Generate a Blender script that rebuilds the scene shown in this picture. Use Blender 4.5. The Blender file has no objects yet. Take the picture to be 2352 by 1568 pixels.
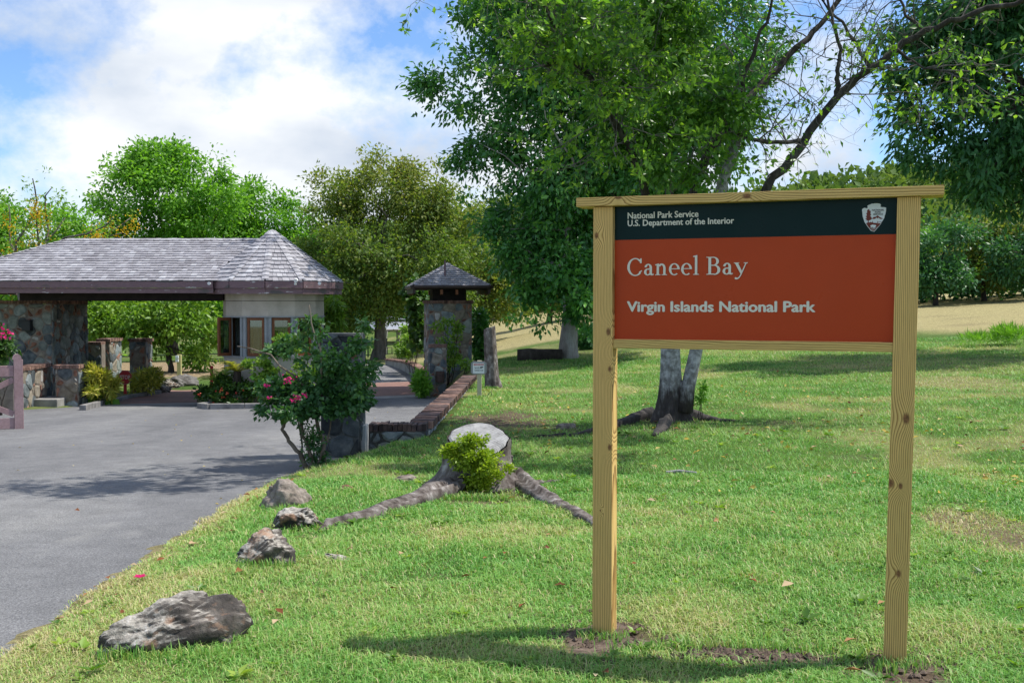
import bpy, bmesh, math, random
import numpy as np
from mathutils import Vector, Matrix, Quaternion

random.seed(7)
RNG = np.random.default_rng(7)
S = bpy.context.scene
COL = S.collection

# ------------------------------------------------------------------ camera, sky, sun, exposure
F = 2450.0 / 2352.0            # focal length in image widths
PITCH = math.atan(84.0 / 2450.0)
EYE = 1.6
cam = bpy.data.cameras.new('camera')
cam.sensor_width = 36.0
cam.lens = 36.0 * F
cam.clip_start = 0.05
cam.clip_end = 3000
camo = bpy.data.objects.new('camera', cam)
COL.objects.link(camo)
camo.location = (0, 0, EYE)
camo.rotation_euler = (math.pi / 2 - PITCH, 0, 0)
S.camera = camo

SUN_EL, SUN_AZ = math.radians(61), math.radians(14)      # azimuth measured from +X towards +Y
SUN_DIR = Vector((math.cos(SUN_EL) * math.cos(SUN_AZ), math.cos(SUN_EL) * math.sin(SUN_AZ), math.sin(SUN_EL)))
w = bpy.data.worlds.new('World')
S.world = w
w.use_nodes = True
nt = w.node_tree
for n in list(nt.nodes):
    nt.nodes.remove(n)
def wn(t, **k):
    n = nt.nodes.new(t)
    for a, b in k.items():
        setattr(n, a, b)
    return n
wl = nt.links.new
sky = wn('ShaderNodeTexSky', sky_type='NISHITA', sun_disc=False, sun_elevation=SUN_EL,
         sun_rotation=math.pi / 2 - SUN_AZ, altitude=10, air_density=1.0, dust_density=0.2, ozone_density=1.5)
tc = wn('ShaderNodeTexCoord')
mp = wn('ShaderNodeMapping')
mp.inputs['Scale'].default_value = (1.0, 1.0, 1.35)
mp.inputs['Location'].default_value = (6.2, 0.12, 0.20)
wl(tc.outputs['Generated'], mp.inputs['Vector'])
n1 = wn('ShaderNodeTexNoise')
n1.inputs['Scale'].default_value = 3.3
n1.inputs['Detail'].default_value = 9
n1.inputs['Roughness'].default_value = 0.60
n1.inputs['Distortion'].default_value = 0.0
wl(mp.outputs[0], n1.inputs['Vector'])
r1 = wn('ShaderNodeValToRGB')
r1.color_ramp.elements[0].position = 0.445
r1.color_ramp.elements[0].color = (0, 0, 0, 1)
r1.color_ramp.elements[1].position = 0.565
r1.color_ramp.elements[1].color = (1, 1, 1, 1)
wl(n1.outputs[0], r1.inputs[0])
n2 = wn('ShaderNodeTexNoise')
n2.inputs['Scale'].default_value = 4.5
n2.inputs['Detail'].default_value = 6
n2.inputs['Roughness'].default_value = 0.5
mp2 = wn('ShaderNodeMapping')
mp2.inputs['Scale'].default_value = (1.0, 1.0, 2.2)
mp2.inputs['Location'].default_value = (2.3, 0.7, 0.4)
wl(tc.outputs['Generated'], mp2.inputs['Vector'])
wl(mp2.outputs[0], n2.inputs['Vector'])
r2 = wn('ShaderNodeValToRGB')                  # cloud tone: shaded bases to lit tops
r2.color_ramp.elements[0].position = 0.36
r2.color_ramp.elements[0].color = (2.2, 2.55, 3.1, 1)
r2.color_ramp.elements[1].position = 0.62
r2.color_ramp.elements[1].color = (3.95, 4.05, 4.15, 1)
wl(n2.outputs[0], r2.inputs[0])
gain = wn('ShaderNodeMix', data_type='RGBA', blend_type='MULTIPLY')
gain.inputs['Factor'].default_value = 1
gain.inputs[7].default_value = (.44, .55, .70, 1)
wl(sky.outputs[0], gain.inputs[6])
mx = wn('ShaderNodeMix', data_type='RGBA')
wl(r1.outputs[0], mx.inputs['Factor'])
wl(gain.outputs[2], mx.inputs[6])
wl(r2.outputs[0], mx.inputs[7])
bg = wn('ShaderNodeBackground')
bg.inputs['Strength'].default_value = 0.15
wl(mx.outputs[2], bg.inputs['Color'])
wo = wn('ShaderNodeOutputWorld')
wl(bg.outputs[0], wo.inputs['Surface'])

sl = bpy.data.lights.new('sun', 'SUN')
sl.energy = 3.3
sl.angle = math.radians(0.55)
sl.color = (1.0, 0.955, 0.88)
so = bpy.data.objects.new('sun', sl)
COL.objects.link(so)
so.rotation_euler = SUN_DIR.to_track_quat('Z', 'Y').to_euler()
so.location = SUN_DIR * 60

S.render.engine = 'CYCLES'
S.cycles.max_bounces = 6
S.cycles.diffuse_bounces = 3
S.cycles.glossy_bounces = 2
S.cycles.transmission_bounces = 4
S.cycles.transparent_max_bounces = 6
S.cycles.use_denoising = True
S.view_settings.view_transform = 'Standard'
S.view_settings.look = 'None'
S.view_settings.exposure = 0.82
S.view_settings.gamma = 1.0
S.view_settings.use_curve_mapping = False

# ------------------------------------------------------------------ helpers
def ray(u, v):
    """direction of the picture point (u, v), in a 2352 x 1568 picture, scaled to one metre of depth"""
    x = (u - 1176) / 2450.0
    y = (784 - v) / 2450.0
    c, s = math.cos(PITCH), math.sin(PITCH)
    d = Vector((x, c + y * s, -s + y * c))
    return d / d.y
def P(u, v, Y):
    d = ray(u, v)
    return Vector((d.x * Y, Y, EYE + d.z * Y))

def lerp(a, b, t):
    return a + (b - a) * t
def sstep(a, b, x):
    t = np.clip((np.asarray(x, float) - a) / (b - a), 0, 1)
    return t * t * (3 - 2 * t)
def vnoise(x, y, seed=0):
    x = np.asarray(x, float); y = np.asarray(y, float)
    xi = np.floor(x).astype(np.int64); yi = np.floor(y).astype(np.int64)
    fx = x - xi; fy = y - yi
    fx = fx * fx * (3 - 2 * fx); fy = fy * fy * (3 - 2 * fy)
    def h(a, b):
        n = (a * 374761393 + b * 668265263 + seed * 1274126177) & 0x7fffffff
        n = ((n ^ (n >> 13)) * 1274126177) & 0x7fffffff
        return ((n ^ (n >> 16)) & 0xffff) / 65535.0
    return lerp(lerp(h(xi, yi), h(xi + 1, yi), fx), lerp(h(xi, yi + 1), h(xi + 1, yi + 1), fx), fy)
def fbm(x, y, seed=0, octv=4):
    s = 0; a = 0.5; t = 0
    for i in range(octv):
        s = s + a * vnoise(np.asarray(x) * 2 ** i, np.asarray(y) * 2 ** i, seed + i); t += a; a *= 0.5
    return s / t

def ip(x, pts):
    return np.interp(x, [p[0] for p in pts], [p[1] for p in pts])
def zroad(Y):
    return ip(Y, [(-60, 0.3), (0, 0.08), (4, 0), (28, -0.96), (45, -0.96), (70, -1.6), (95, -1.0), (140, 0.5), (220, 2), (300, 4)])
def zlawn(X, Y):
    z = ip(Y, [(-60, 0.2), (4, 0), (8, -.1), (11, -.15), (15, -.18), (22, -.18), (28, -.15), (36, -.05), (60, .35), (90, .6), (140, 1.2), (220, 2.5), (300, 4)])
    return z + ip(Y, [(0, .005), (15, .03), (50, .055), (80, .055), (140, .02), (300, .01)]) * np.maximum(X, 0)
def xr(Y):
    return ip(Y, [(-60, -2.4), (5, -2.45), (7.2, -2.55), (11.3, -2.66), (13.7, -2.2), (14.35, -1.95), (14.36, -1.36), (26, -1.12), (30, -2.25), (36, -3.1), (40, -3.7), (47, -5.0), (60, -9)])
def xl(Y):
    return ip(Y, [(-60, -15), (20.5, -15), (22.0, -12.4), (24.5, -11.3), (25.6, -10.6), (30, -9.9), (33, -8.9), (37, -8.2), (47, -8.5), (60, -12)])
def xw(Y):
    return ip(Y, [(-60, 1.0), (14.3, 1.0), (14.36, .22), (26, .22), (30, 1.2), (40, 6), (60, 14)])
def gz(X, Y):
    X = np.asarray(X, float); Y = np.asarray(Y, float)
    t = sstep(0, 1, (X - xr(Y)) / xw(Y))
    z = lerp(zroad(Y), zlawn(X, Y), t)
    b = (fbm(X * .5, Y * .5, 3) - .5) * .06 + (fbm(X * 2.2, Y * 2.2, 5) - .5) * .03
    off = np.clip(np.maximum(X - xr(Y), xl(Y) - X) * 1.5, 0, 1)
    far = np.clip((Y - 40) / 40, 0, 1)
    hump = far * (fbm(X * .06, Y * .06, 9) - .5) * .6
    e = np.maximum(X - xr(Y), xl(Y) - X)
    lip = .022 * sstep(-.02, .22, e) - .05 * sstep(.02, .35, -e)
    lip = lip - .055 * np.exp(-((X - 1.70) / .5) ** 2 - ((Y - 4.62) / .4) ** 2) - .025 * np.exp(-((X - .45) / .35) ** 2 - ((Y - 5.1) / .3) ** 2)
    return z + b * off + hump + lip + (fbm(X * 5, Y * 5, 13) - .5) * .035 * np.exp(-(e / .25) ** 2)
def hit(u, v, y0=3.0, y1=120.0):
    """the point where the line of sight through (u, v) meets the ground"""
    d = ray(u, v); Y = y0
    while Y < y1:
        if EYE + d.z * Y <= float(gz(d.x * Y, Y)):
            break
        Y += .02
    return Vector((d.x * Y, Y, float(gz(d.x * Y, Y))))
def G(x, y):
    return float(gz(x, y))

# --- objects
def setp(o, label=None, cat=None, group=None, kind=None):
    if label: o['label'] = label
    if cat: o['category'] = cat
    if group: o['group'] = group
    if kind: o['kind'] = kind
    return o
def thing(name, label, cat, loc=(0, 0, 0), group=None):
    o = bpy.data.objects.new(name, None)
    o.empty_display_size = .2
    COL.objects.link(o)
    o.location = loc
    return setp(o, label, cat, group)
def rootloc(o):
    v = Vector((0, 0, 0))
    while o is not None:
        v += o.location
        o = o.parent
    return v
def npmesh(name, V, faces, mats=None, smooth=False, attrs=None, midx=None):
    """faces: an (n,3)/(n,4) int array, or a list of tuples of mixed sizes"""
    me = bpy.data.meshes.new(name)
    V = np.asarray(V, np.float32)
    if isinstance(faces, np.ndarray):
        k = faces.shape[1]; n = len(faces)
        me.vertices.add(len(V)); me.vertices.foreach_set('co', V.ravel())
        me.loops.add(n * k); me.loops.foreach_set('vertex_index', faces.astype(np.int32).ravel())
        me.polygons.add(n)
        me.polygons.foreach_set('loop_start', np.arange(0, n * k, k, dtype=np.int32))
        me.polygons.foreach_set('loop_total', np.full(n, k, dtype=np.int32))
        me.update(calc_edges=True)
    else:
        me.from_pydata([tuple(map(float, v)) for v in V], [], [tuple(map(int, f)) for f in faces])
    if mats is not None:
        for m in (mats if isinstance(mats, (list, tuple)) else [mats]):
            me.materials.append(m)
    if midx is not None:
        me.polygons.foreach_set('material_index', np.asarray(midx, np.int32))
    if attrs:
        for an, arr in attrs.items():
            arr = np.asarray(arr, np.float32)
            if arr.ndim == 1:
                a = me.attributes.new(an, 'FLOAT', 'POINT'); a.data.foreach_set('value', arr)
            else:
                a = me.attributes.new(an, 'FLOAT_COLOR', 'POINT')
                if arr.shape[1] == 3:
                    arr = np.concatenate([arr, np.ones((len(arr), 1), np.float32)], 1)
                a.data.foreach_set('color', arr.ravel())
    if smooth:
        me.polygons.foreach_set('use_smooth', np.ones(len(me.polygons), bool))
    me.update()
    return me
def obj(name, me, parent=None, world=True, kind=None, label=None):
    """link a mesh whose vertices are in world coordinates (shifted to its thing's base)"""
    o = bpy.data.objects.new(name, me)
    COL.objects.link(o)
    if parent is not None:
        o.parent = parent
        if world:
            L = rootloc(parent)
            me.transform(Matrix.Translation(-L))
    if kind: o['kind'] = kind
    if label: o['label'] = label
    return o
def piece(name, me, M, parent):
    """one small piece that shares its mesh: M is its world matrix"""
    o = bpy.data.objects.new(name, me)
    COL.objects.link(o)
    o.parent = parent
    o.matrix_basis = Matrix.Translation(-rootloc(parent)) @ M
    return o
class MB:
    """collects vertices and faces of one mesh"""
    def __init__(s): s.v = []; s.f = []; s.m = []
    def add(s, V, Fc, mi=0):
        n = len(s.v); s.v += [Vector(a) for a in V]; s.f += [tuple(i + n for i in f) for f in Fc]; s.m += [mi] * len(Fc)
    def box(s, lo, hi, M=None, mi=0, taper=None):
        x0, y0, z0 = lo; x1, y1, z1 = hi
        V = [Vector(p) for p in ((x0, y0, z0), (x1, y0, z0), (x1, y1, z0), (x0, y1, z0), (x0, y0, z1), (x1, y0, z1), (x1, y1, z1), (x0, y1, z1))]
        if M is not None: V = [M @ p for p in V]
        s.add(V, [(3, 2, 1, 0), (4, 5, 6, 7), (0, 1, 5, 4), (1, 2, 6, 5), (2, 3, 7, 6), (3, 0, 4, 7)], mi)
    def tube(s, pts, rad, n=8, cap=True, jit=0, mi=0, squash=1.0):
        pts = [Vector(p) for p in pts]; k = len(pts)
        if not hasattr(rad, '__len__'): rad = [rad] * k
        base = len(s.v); up = Vector((0, 0, 1)); prev = None
        for i, p in enumerate(pts):
            t = (pts[min(i + 1, k - 1)] - pts[max(i - 1, 0)]).normalized()
            if prev is None:
                a = t.orthogonal().normalized()
            else:
                a = (prev - t * prev.dot(t))
                a = a.normalized() if a.length > 1e-6 else t.orthogonal().normalized()
            prev = a; b = t.cross(a)
            for j in range(n):
                an = 2 * math.pi * j / n
                r = rad[i] * (1 + (random.uniform(-jit, jit) if jit else 0))
                s.v.append(p + (a * math.cos(an) + b * math.sin(an)) * r)
        for i in range(k - 1):
            for j in range(n):
                a0 = base + i * n + j; a1 = base + i * n + (j + 1) % n
                s.f.append((a0, a1, a1 + n, a0 + n)); s.m.append(mi)
        if cap:
            s.f.append(tuple(base + j for j in range(n))[::-1]); s.m.append(mi)
            s.f.append(tuple(base + (k - 1) * n + j for j in range(n))); s.m.append(mi)
    def mesh(s, name, mats, smooth=False, attrs=None):
        return npmesh(name, np.array([tuple(v) for v in s.v]), s.f, mats, smooth, attrs, s.m if isinstance(mats, (list, tuple)) else None)
    def build(s, name, mats, parent=None, smooth=False, bevel=0, kind=None, label=None):
        me = s.mesh(name, mats, smooth)
        if bevel:
            bm = bmesh.new(); bm.from_mesh(me)
            bmesh.ops.remove_doubles(bm, verts=bm.verts, dist=1e-5)
            bmesh.ops.bevel(bm, geom=list(bm.edges), offset=bevel, segments=2, affect='EDGES', profile=.6)
            bm.to_mesh(me); bm.free()
        return obj(name, me, parent, kind=kind, label=label)

# --- materials
def newmat(name):
    m = bpy.data.materials.new(name); m.use_nodes = True
    t = m.node_tree
    b = t.nodes['Principled BSDF']
    return m, t, b
class NB:
    """small node builder"""
    def __init__(s, t): s.t = t
    def n(s, typ, **k):
        n = s.t.nodes.new(typ)
        for a, b in k.items():
            if a == 'i':
                for kk, vv in b.items(): n.inputs[kk].default_value = vv
            else: setattr(n, a, b)
        return n
    def l(s, a, b): s.t.links.new(a, b)
    def ramp(s, src, stops):
        r = s.n('ShaderNodeValToRGB'); e = r.color_ramp.elements
        while len(e) < len(stops): e.new(.5)
        for k, (p, c) in enumerate(stops):
            e[k].position = p; e[k].color = tuple(c) + (1,) if len(c) == 3 else c
        s.l(src, r.inputs[0]); return r.outputs[0]
    def mix(s, f, a, b, bt='MIX'):
        m = s.n('ShaderNodeMix', data_type='RGBA', blend_type=bt)
        for v, i in ((f, 0), (a, 6), (b, 7)):
            if hasattr(v, 'node'): s.l(v, m.inputs[i])
            elif i == 0: m.inputs[0].default_value = v
            else: m.inputs[i].default_value = tuple(v) + (1,) if len(v) == 3 else v
        return m.outputs[2]
    def math(s, op, a, b=None):
        m = s.n('ShaderNodeMath', operation=op)
        for i, v in enumerate((a, b)):
            if v is None: continue
            if hasattr(v, 'node'): s.l(v, m.inputs[i])
            else: m.inputs[i].default_value = v
        return m.outputs[0]
    def noise(s, vec, scale, detail=4, rough=.55, dist=0):
        n = s.n('ShaderNodeTexNoise', i={'Scale': scale, 'Detail': detail, 'Roughness': rough, 'Distortion': dist})
        if vec is not None: s.l(vec, n.inputs['Vector'])
        return n.outputs[0]
    def coord(s, which='Object', scale=(1, 1, 1), loc=(0, 0, 0), rot=(0, 0, 0)):
        c = s.n('ShaderNodeTexCoord'); m = s.n('ShaderNodeMapping')
        m.inputs['Scale'].default_value = scale; m.inputs['Location'].default_value = loc; m.inputs['Rotation'].default_value = rot
        s.l(c.outputs[which], m.inputs['Vector']); return m.outputs[0]
    def wcoord(s, scale=(1, 1, 1), loc=(0, 0, 0)):
        c = s.n('ShaderNodeNewGeometry'); m = s.n('ShaderNodeMapping')
        m.inputs['Scale'].default_value = scale; m.inputs['Location'].default_value = loc
        s.l(c.outputs['Position'], m.inputs['Vector']); return m.outputs[0]
    def bump(s, h, bsdf, strength=.5, dist=.01):
        b = s.n('ShaderNodeBump', i={'Strength': strength, 'Distance': dist})
        s.l(h, b.inputs['Height']); s.l(b.outputs[0], bsdf.inputs['Normal'])
def M_noise(name, cols, scale=6, rough=.85, bump=.4, bdist=.01, stretch=(1, 1, 1), fine=60, spec=.3, rand=0, detail=5, contrast=(.32, .68)):
    """mottled surface: a ramp of colours over noise plus fine grain; rand varies brightness from object to object"""
    m, t, b = newmat(name); N = NB(t)
    vec = N.wcoord(stretch)
    a = N.noise(vec, scale, detail, .6)
    k = len(cols)
    c = N.ramp(a, [(lerp(contrast[0], contrast[1], i / max(1, k - 1)), cols[i]) for i in range(k)])
    f = N.noise(vec, fine, 3, .6)
    c = N.mix(.45, c, N.ramp(f, [(.3, (.45, .45, .45)), (.7, (1.0, 1.0, 1.0))]), 'MULTIPLY') if fine else c
    if rand:
        oi = N.n('ShaderNodeObjectInfo')
        rr = N.ramp(oi.outputs['Random'], [(0, (1 - rand,) * 3), (1, (1 + rand * .6,) * 3)])
        c = N.mix(1.0, c, rr, 'MULTIPLY')
    N.l(c, b.inputs['Base Color'])
    b.inputs['Roughness'].default_value = rough
    b.inputs['Specular IOR Level'].default_value = spec
    if bump:
        N.bump(N.math('ADD', a, N.math('MULTIPLY', f, .35)), b, bump, bdist)
    return m
def M_leaf(name, cols, rough=.45, trans=.35, spec=.35, tcol=None):
    """leaves: colour from the leaf's own tint, with light passing through the blade"""
    m, t, b = newmat(name); N = NB(t)
    a = N.n('ShaderNodeAttribute', attribute_name='tint')
    k = len(cols)
    c = N.ramp(a.outputs['Fac'], [(i / max(1, k - 1), cols[i]) for i in range(k)])
    N.l(c, b.inputs['Base Color'])
    b.inputs['Roughness'].default_value = rough
    b.inputs['Specular IOR Level'].default_value = spec
    tr = N.n('ShaderNodeBsdfTranslucent')
    tc_ = N.mix(1.0, c, tcol or (1.5, 1.6, .6), 'MULTIPLY')
    N.l(tc_, tr.inputs['Color'])
    ms = N.n('ShaderNodeMixShader', i={0: trans})
    N.l(b.outputs[0], ms.inputs[1]); N.l(tr.outputs[0], ms.inputs[2])
    N.l(ms.outputs[0], t.nodes['Material Output'].inputs['Surface'])
    return m
def M_plain(name, col, rough=.5, spec=.4, metal=0, grain=0, gscale=40):
    m, t, b = newmat(name)
    b.inputs['Base Color'].default_value = tuple(col) + (1,)
    b.inputs['Roughness'].default_value = rough
    b.inputs['Specular IOR Level'].default_value = spec
    b.inputs['Metallic'].default_value = metal
    if grain:
        N = NB(t)
        f = N.noise(N.wcoord(), gscale, 5, .6)
        c = N.mix(1.0, col, N.ramp(f, [(.3, (1 - grain,) * 3), (.7, (1 + grain * .5,) * 3)]), 'MULTIPLY')
        N.l(c, b.inputs['Base Color'])
    return m

# ------------------------------------------------------------------ materials shared by the place
STONE = [
    M_noise('stone_bluegrey', [(.14, .17, .178), (.23, .27, .275), (.34, .37, .365)], 7, .8, .5, .012, rand=.35, fine=45),
    M_noise('stone_greygreen', [(.155, .175, .16), (.255, .28, .25), (.37, .385, .34)], 6, .8, .5, .012, rand=.35, fine=45),
    M_noise('stone_dark', [(.05, .06, .067), (.10, .117, .125), (.18, .2, .2)], 6, .75, .5, .012, rand=.3, fine=45),
    M_noise('stone_tan', [(.20, .165, .12), (.30, .26, .20), (.38, .34, .28)], 6, .85, .5, .012, rand=.3, fine=45),
]
CHIP = M_noise('brick_chip', [(.19, .085, .06), (.31, .15, .10), (.40, .23, .16)], 9, .9, .4, .01, rand=.3)
PALE = M_noise('pale_coral', [(.42, .40, .36), (.60, .58, .54)], 12, .9, .4, .01, rand=.2)
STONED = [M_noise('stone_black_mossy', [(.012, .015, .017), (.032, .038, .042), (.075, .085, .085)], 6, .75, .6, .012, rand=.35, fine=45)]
BRICK = M_noise('brick_cap', [(.11, .065, .055), (.25, .145, .11), (.37, .235, .18)], 7, .9, .5, .008, rand=.45, fine=70)
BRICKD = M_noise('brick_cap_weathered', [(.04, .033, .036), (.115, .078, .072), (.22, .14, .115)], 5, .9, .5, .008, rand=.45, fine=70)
MORTAR = M_noise('mortar', [(.17, .145, .12), (.25, .21, .175), (.34, .28, .23)], 5, .95, .6, .012, fine=80)
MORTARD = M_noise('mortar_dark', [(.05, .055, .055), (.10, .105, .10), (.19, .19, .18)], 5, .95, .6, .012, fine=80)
CONC = M_noise('concrete', [(.22, .215, .20), (.32, .31, .29), (.40, .385, .36)], 3, .9, .3, .006, fine=90)
WHITEWASH = M_noise('whitewashed_render', [(.30, .31, .31), (.48, .49, .49)], 8, .9, .5, .008, fine=60)
FASCIA = None

# ------------------------------------------------------------------ the ground
EL = []       # (x, y, rx, ry, soil, dry) patches
def patch(u, v, wu, wv, soil=0, dry=0):
    a = hit(u, v); b = hit(u + wu, v); c = hit(u, v - wv)
    EL.append((a.x, a.y, abs(b.x - a.x), abs(c.y - a.y), soil, dry))
patch(1150, 962, 130, 20, soil=.95)
patch(1290, 985, 60, 12, soil=.5)
patch(1390, 1482, 125, 55, soil=1.5)
patch(1560, 1485, 120, 22, soil=.62)
patch(1760, 1508, 230, 26, soil=.95)
patch(2060, 1545, 150, 50, soil=1.5)
patch(1360, 1530, 90, 16, soil=.5)
patch(2260, 1215, 150, 60, soil=.62, dry=.8)
patch(2330, 1240, 90, 40, soil=.8, dry=.5)
patch(1890, 1105, 45, 9, soil=.55, dry=.7)
patch(1790, 972, 60, 7, soil=.5, dry=.4)
patch(1410, 915, 40, 6, soil=.5, dry=.4)
patch(1100, 1500, 260, 40, dry=.55)
patch(1000, 1400, 300, 70, dry=.25)
patch(1560, 1400, 260, 60, dry=.3)
patch(1500, 1200, 260, 50, dry=.2)
patch(2200, 880, 200, 26, dry=.6, soil=.2)
patch(1960, 840, 180, 12, dry=.5, soil=.1)
patch(2180, 1440, 200, 60, dry=.35)
patch(1120, 1145, 130, 22, soil=.75, dry=.3)
patch(700, 1240, 40, 20, soil=.4)
patch(1540, 975, 120, 14, soil=.55)
def cover(X, Y):
    """how bare (soil) and how dry the grass is"""
    X = np.asarray(X, float); Y = np.asarray(Y, float)
    soil = np.zeros_like(X); dry = np.zeros_like(X)
    wob = (fbm(X * 3.5, Y * 3.5, 21) - .5) * 1.1
    for (ex, ey, rx, ry, s, d) in EL:
        q = np.sqrt(((X - ex) / rx) ** 2 + ((Y - ey) / ry) ** 2) + wob
        k = 1 - sstep(.45, 1.15, q)
        soil = np.maximum(soil, s * k); dry = np.maximum(dry, d * k)
    e = X - xr(Y)
    dry = np.maximum(dry, np.where(Y < 14.3, .85 * (1 - sstep(.05, .55, e + wob * .3)), 0))
    dry = np.maximum(dry, sstep(.50, .74, fbm(X * .9, Y * .9, 31)) * .55)
    dry = np.maximum(dry, sstep(.50, .8, fbm(X * .22, Y * .22, 35)) * .5 * sstep(10, 20, Y))
    soil = np.maximum(soil, sstep(.66, .8, fbm(X * 1.3, Y * 1.3, 41)) * .35)
    soil = np.maximum(soil, np.where((Y < 14) & (e < .12), .35, 0))
    far = sstep(-2, 3, Y - (46 - .6 * np.clip(X, 0, 16)) + (fbm(X * .12, Y * .12, 51) - .5) * 7) * sstep(-9, -3, X)
    dry = np.maximum(dry, far)
    return soil, dry
def leftdirt(X, Y):
    return sstep(36.6, 38, Y) * (1 - sstep(47, 50, Y)) * (1 - sstep(-7.2, -6.2, X))
def ground_colour(X, Y):
    soil, dry = cover(X, Y)
    g = np.stack([np.full_like(X, .082), np.full_like(X, .150), np.full_like(X, .032)], -1)
    v = fbm(X * .6, Y * .6, 61)[..., None]
    g = g * (.75 + .5 * v)
    d = np.array([.46, .385, .215]); s = np.array([.15, .112, .085])
    c = lerp(g, d, np.clip(dry, 0, 1)[..., None] * .8)
    c = lerp(c, s, np.clip(soil, 0, 1)[..., None])
    ld = leftdirt(X, Y)[..., None]
    return lerp(c, np.array([.33, .25, .17]), ld)
def axis(parts):
    out = []
    for a, b, st in parts:
        out += list(np.arange(a, b, st))
    return np.array(out + [parts[-1][1]])
xs = axis([(-160, -60, 10), (-60, -18, 2), (-18, -3.2, .6), (-3.2, 4.2, .1), (4.2, 14, .35), (14, 40, 1.5), (40, 160, 10)])
ys = axis([(-12, 3, 1), (3, 14.1, .12), (14.1, 15, .06), (15, 31, .25), (31, 60, 1), (60, 140, 3), (140, 300, 10)])
XX, YY = np.meshgrid(xs, ys)
ZZ = gz(XX, YY)
V = np.stack([XX.ravel(), YY.ravel(), ZZ.ravel()], -1)
ny, nx = XX.shape
ii = (np.arange(ny - 1)[:, None] * nx + np.arange(nx - 1)[None, :]).ravel()
FQ = np.stack([ii, ii + 1, ii + 1 + nx, ii + nx], -1)
m, t, b = newmat('turf_and_soil'); N = NB(t)
at = N.n('ShaderNodeAttribute', attribute_name='col')
vec = N.wcoord()
f1 = N.noise(vec, 9, 6, .65); f2 = N.noise(vec, 70, 4, .7)
c = N.mix(1.0, at.outputs['Color'], N.ramp(f1, [(.3, (.62, .62, .58)), (.7, (1.25, 1.22, 1.15))]), 'MULTIPLY')
c = N.mix(.8, c, N.ramp(f2, [(.32, (.45, .45, .42)), (.68, (1.25, 1.25, 1.2))]), 'MULTIPLY')
N.l(c, b.inputs['Base Color']); b.inputs['Roughness'].default_value = .95; b.inputs['Specular IOR Level'].default_value = .1
N.bump(N.math('ADD', f1, f2), b, .7, .03)
TURF = m
gcol = ground_colour(XX.ravel(), YY.ravel())
setp(obj('ground', npmesh('ground', V, FQ, TURF, True, {'col': gcol})), kind='structure')

# --- asphalt road, its two lanes past the gate booth, concrete strip, brick pavers
def sheet(name, yy, fx0, fx1, nxx, dz, mat, fz=zroad, label=None):
    yy = np.asarray(yy, float); s = np.linspace(0, 1, nxx)
    Xg = fx0(yy)[:, None] + (fx1(yy) - fx0(yy))[:, None] * s[None, :]
    Yg = np.repeat(yy[:, None], nxx, 1)
    Zg = fz(Yg) + dz
    Vv = np.stack([Xg.ravel(), Yg.ravel(), Zg.ravel()], -1)
    i2 = (np.arange(len(yy) - 1)[:, None] * nxx + np.arange(nxx - 1)[None, :]).ravel()
    return setp(obj(name, npmesh(name, Vv, np.stack([i2, i2 + 1, i2 + 1 + nxx, i2 + nxx], -1), mat, True)), kind='structure')
m, t, b = newmat('asphalt'); N = NB(t)
vec = N.wcoord()
big = N.noise(N.wcoord((1, .35, 1)), .55, 5, .6); mid = N.noise(vec, 3, 5, .6)
fine = N.n('ShaderNodeTexVoronoi', i={'Scale': 95}); N.l(vec, fine.inputs['Vector'])
fi = N.noise(vec, 75, 4, .8)
c = N.ramp(big, [(.3, (.135, .135, .139)), (.5, (.178, .178, .181)), (.72, (.235, .232, .225))])
c = N.mix(.5, c, N.ramp(mid, [(.3, (.62, .62, .63)), (.7, (1.15, 1.15, 1.15))]), 'MULTIPLY')
c = N.mix(.85, c, N.ramp(fi, [(.32, (.35, .35, .36)), (.5, (.95, .95, .95)), (.68, (1.8, 1.8, 1.78))]), 'MULTIPLY')
stn = N.noise(N.wcoord((1, .5, 1), (3, 1, 0)), 1.1, 6, .7)
c = N.mix(N.ramp(stn, [(.60, (0, 0, 0)), (.72, (.6, .6, .6))]), c, (.10, .10, .102))
c = N.mix(N.ramp(stn, [(.26, (.5, .5, .5)), (.38, (0, 0, 0))]), c, (.27, .265, .25))
sp = N.math('LESS_THAN', fine.outputs['Distance'], .16)
rnd = N.math('GREATER_THAN', N.n('ShaderNodeSeparateColor').outputs[0], .5)
sepc = [n for n in t.nodes if n.type == 'SEPARATE_COLOR'][0]; N.l(fine.outputs['Color'], sepc.inputs[0])
pale = N.math('MULTIPLY', sp, N.math('GREATER_THAN', sepc.outputs[0], .72))
c = N.mix(N.math('MULTIPLY', pale, .7), c, (.42, .41, .40))
N.l(c, b.inputs['Base Color']); b.inputs['Roughness'].default_value = .92; b.inputs['Specular IOR Level'].default_value = .15
N.bump(N.math('ADD', fi, fine.outputs['Distance']), b, .5, .006)
ASPH = m
wobx = lambda y: (fbm(y * 1.7, y * 0 + 3.1, 71) - .5) * .28 + (fbm(y * 7, y * 0 + 1.1, 73) - .5) * .09
yy = np.concatenate([np.arange(-12, 14.3, .06), [14.33]])
sheet('road', yy, lambda y: xl(y), lambda y: xr(y) + .30, 30, .006, ASPH)
yy = np.concatenate([[14.34, 14.6], np.arange(15, 47, .25)])
sheet('road', yy, lambda y: xl(y), lambda y: np.where(y < 26, -1.36, xr(y)), 24, .006, ASPH)
sheet('road', [14.33, 14.34], lambda y: xl(y), lambda y: y * 0 - 2.3, 3, .0061, ASPH)
gate_y = lambda X: 25.75 + (X + 10.6) * .47
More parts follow.
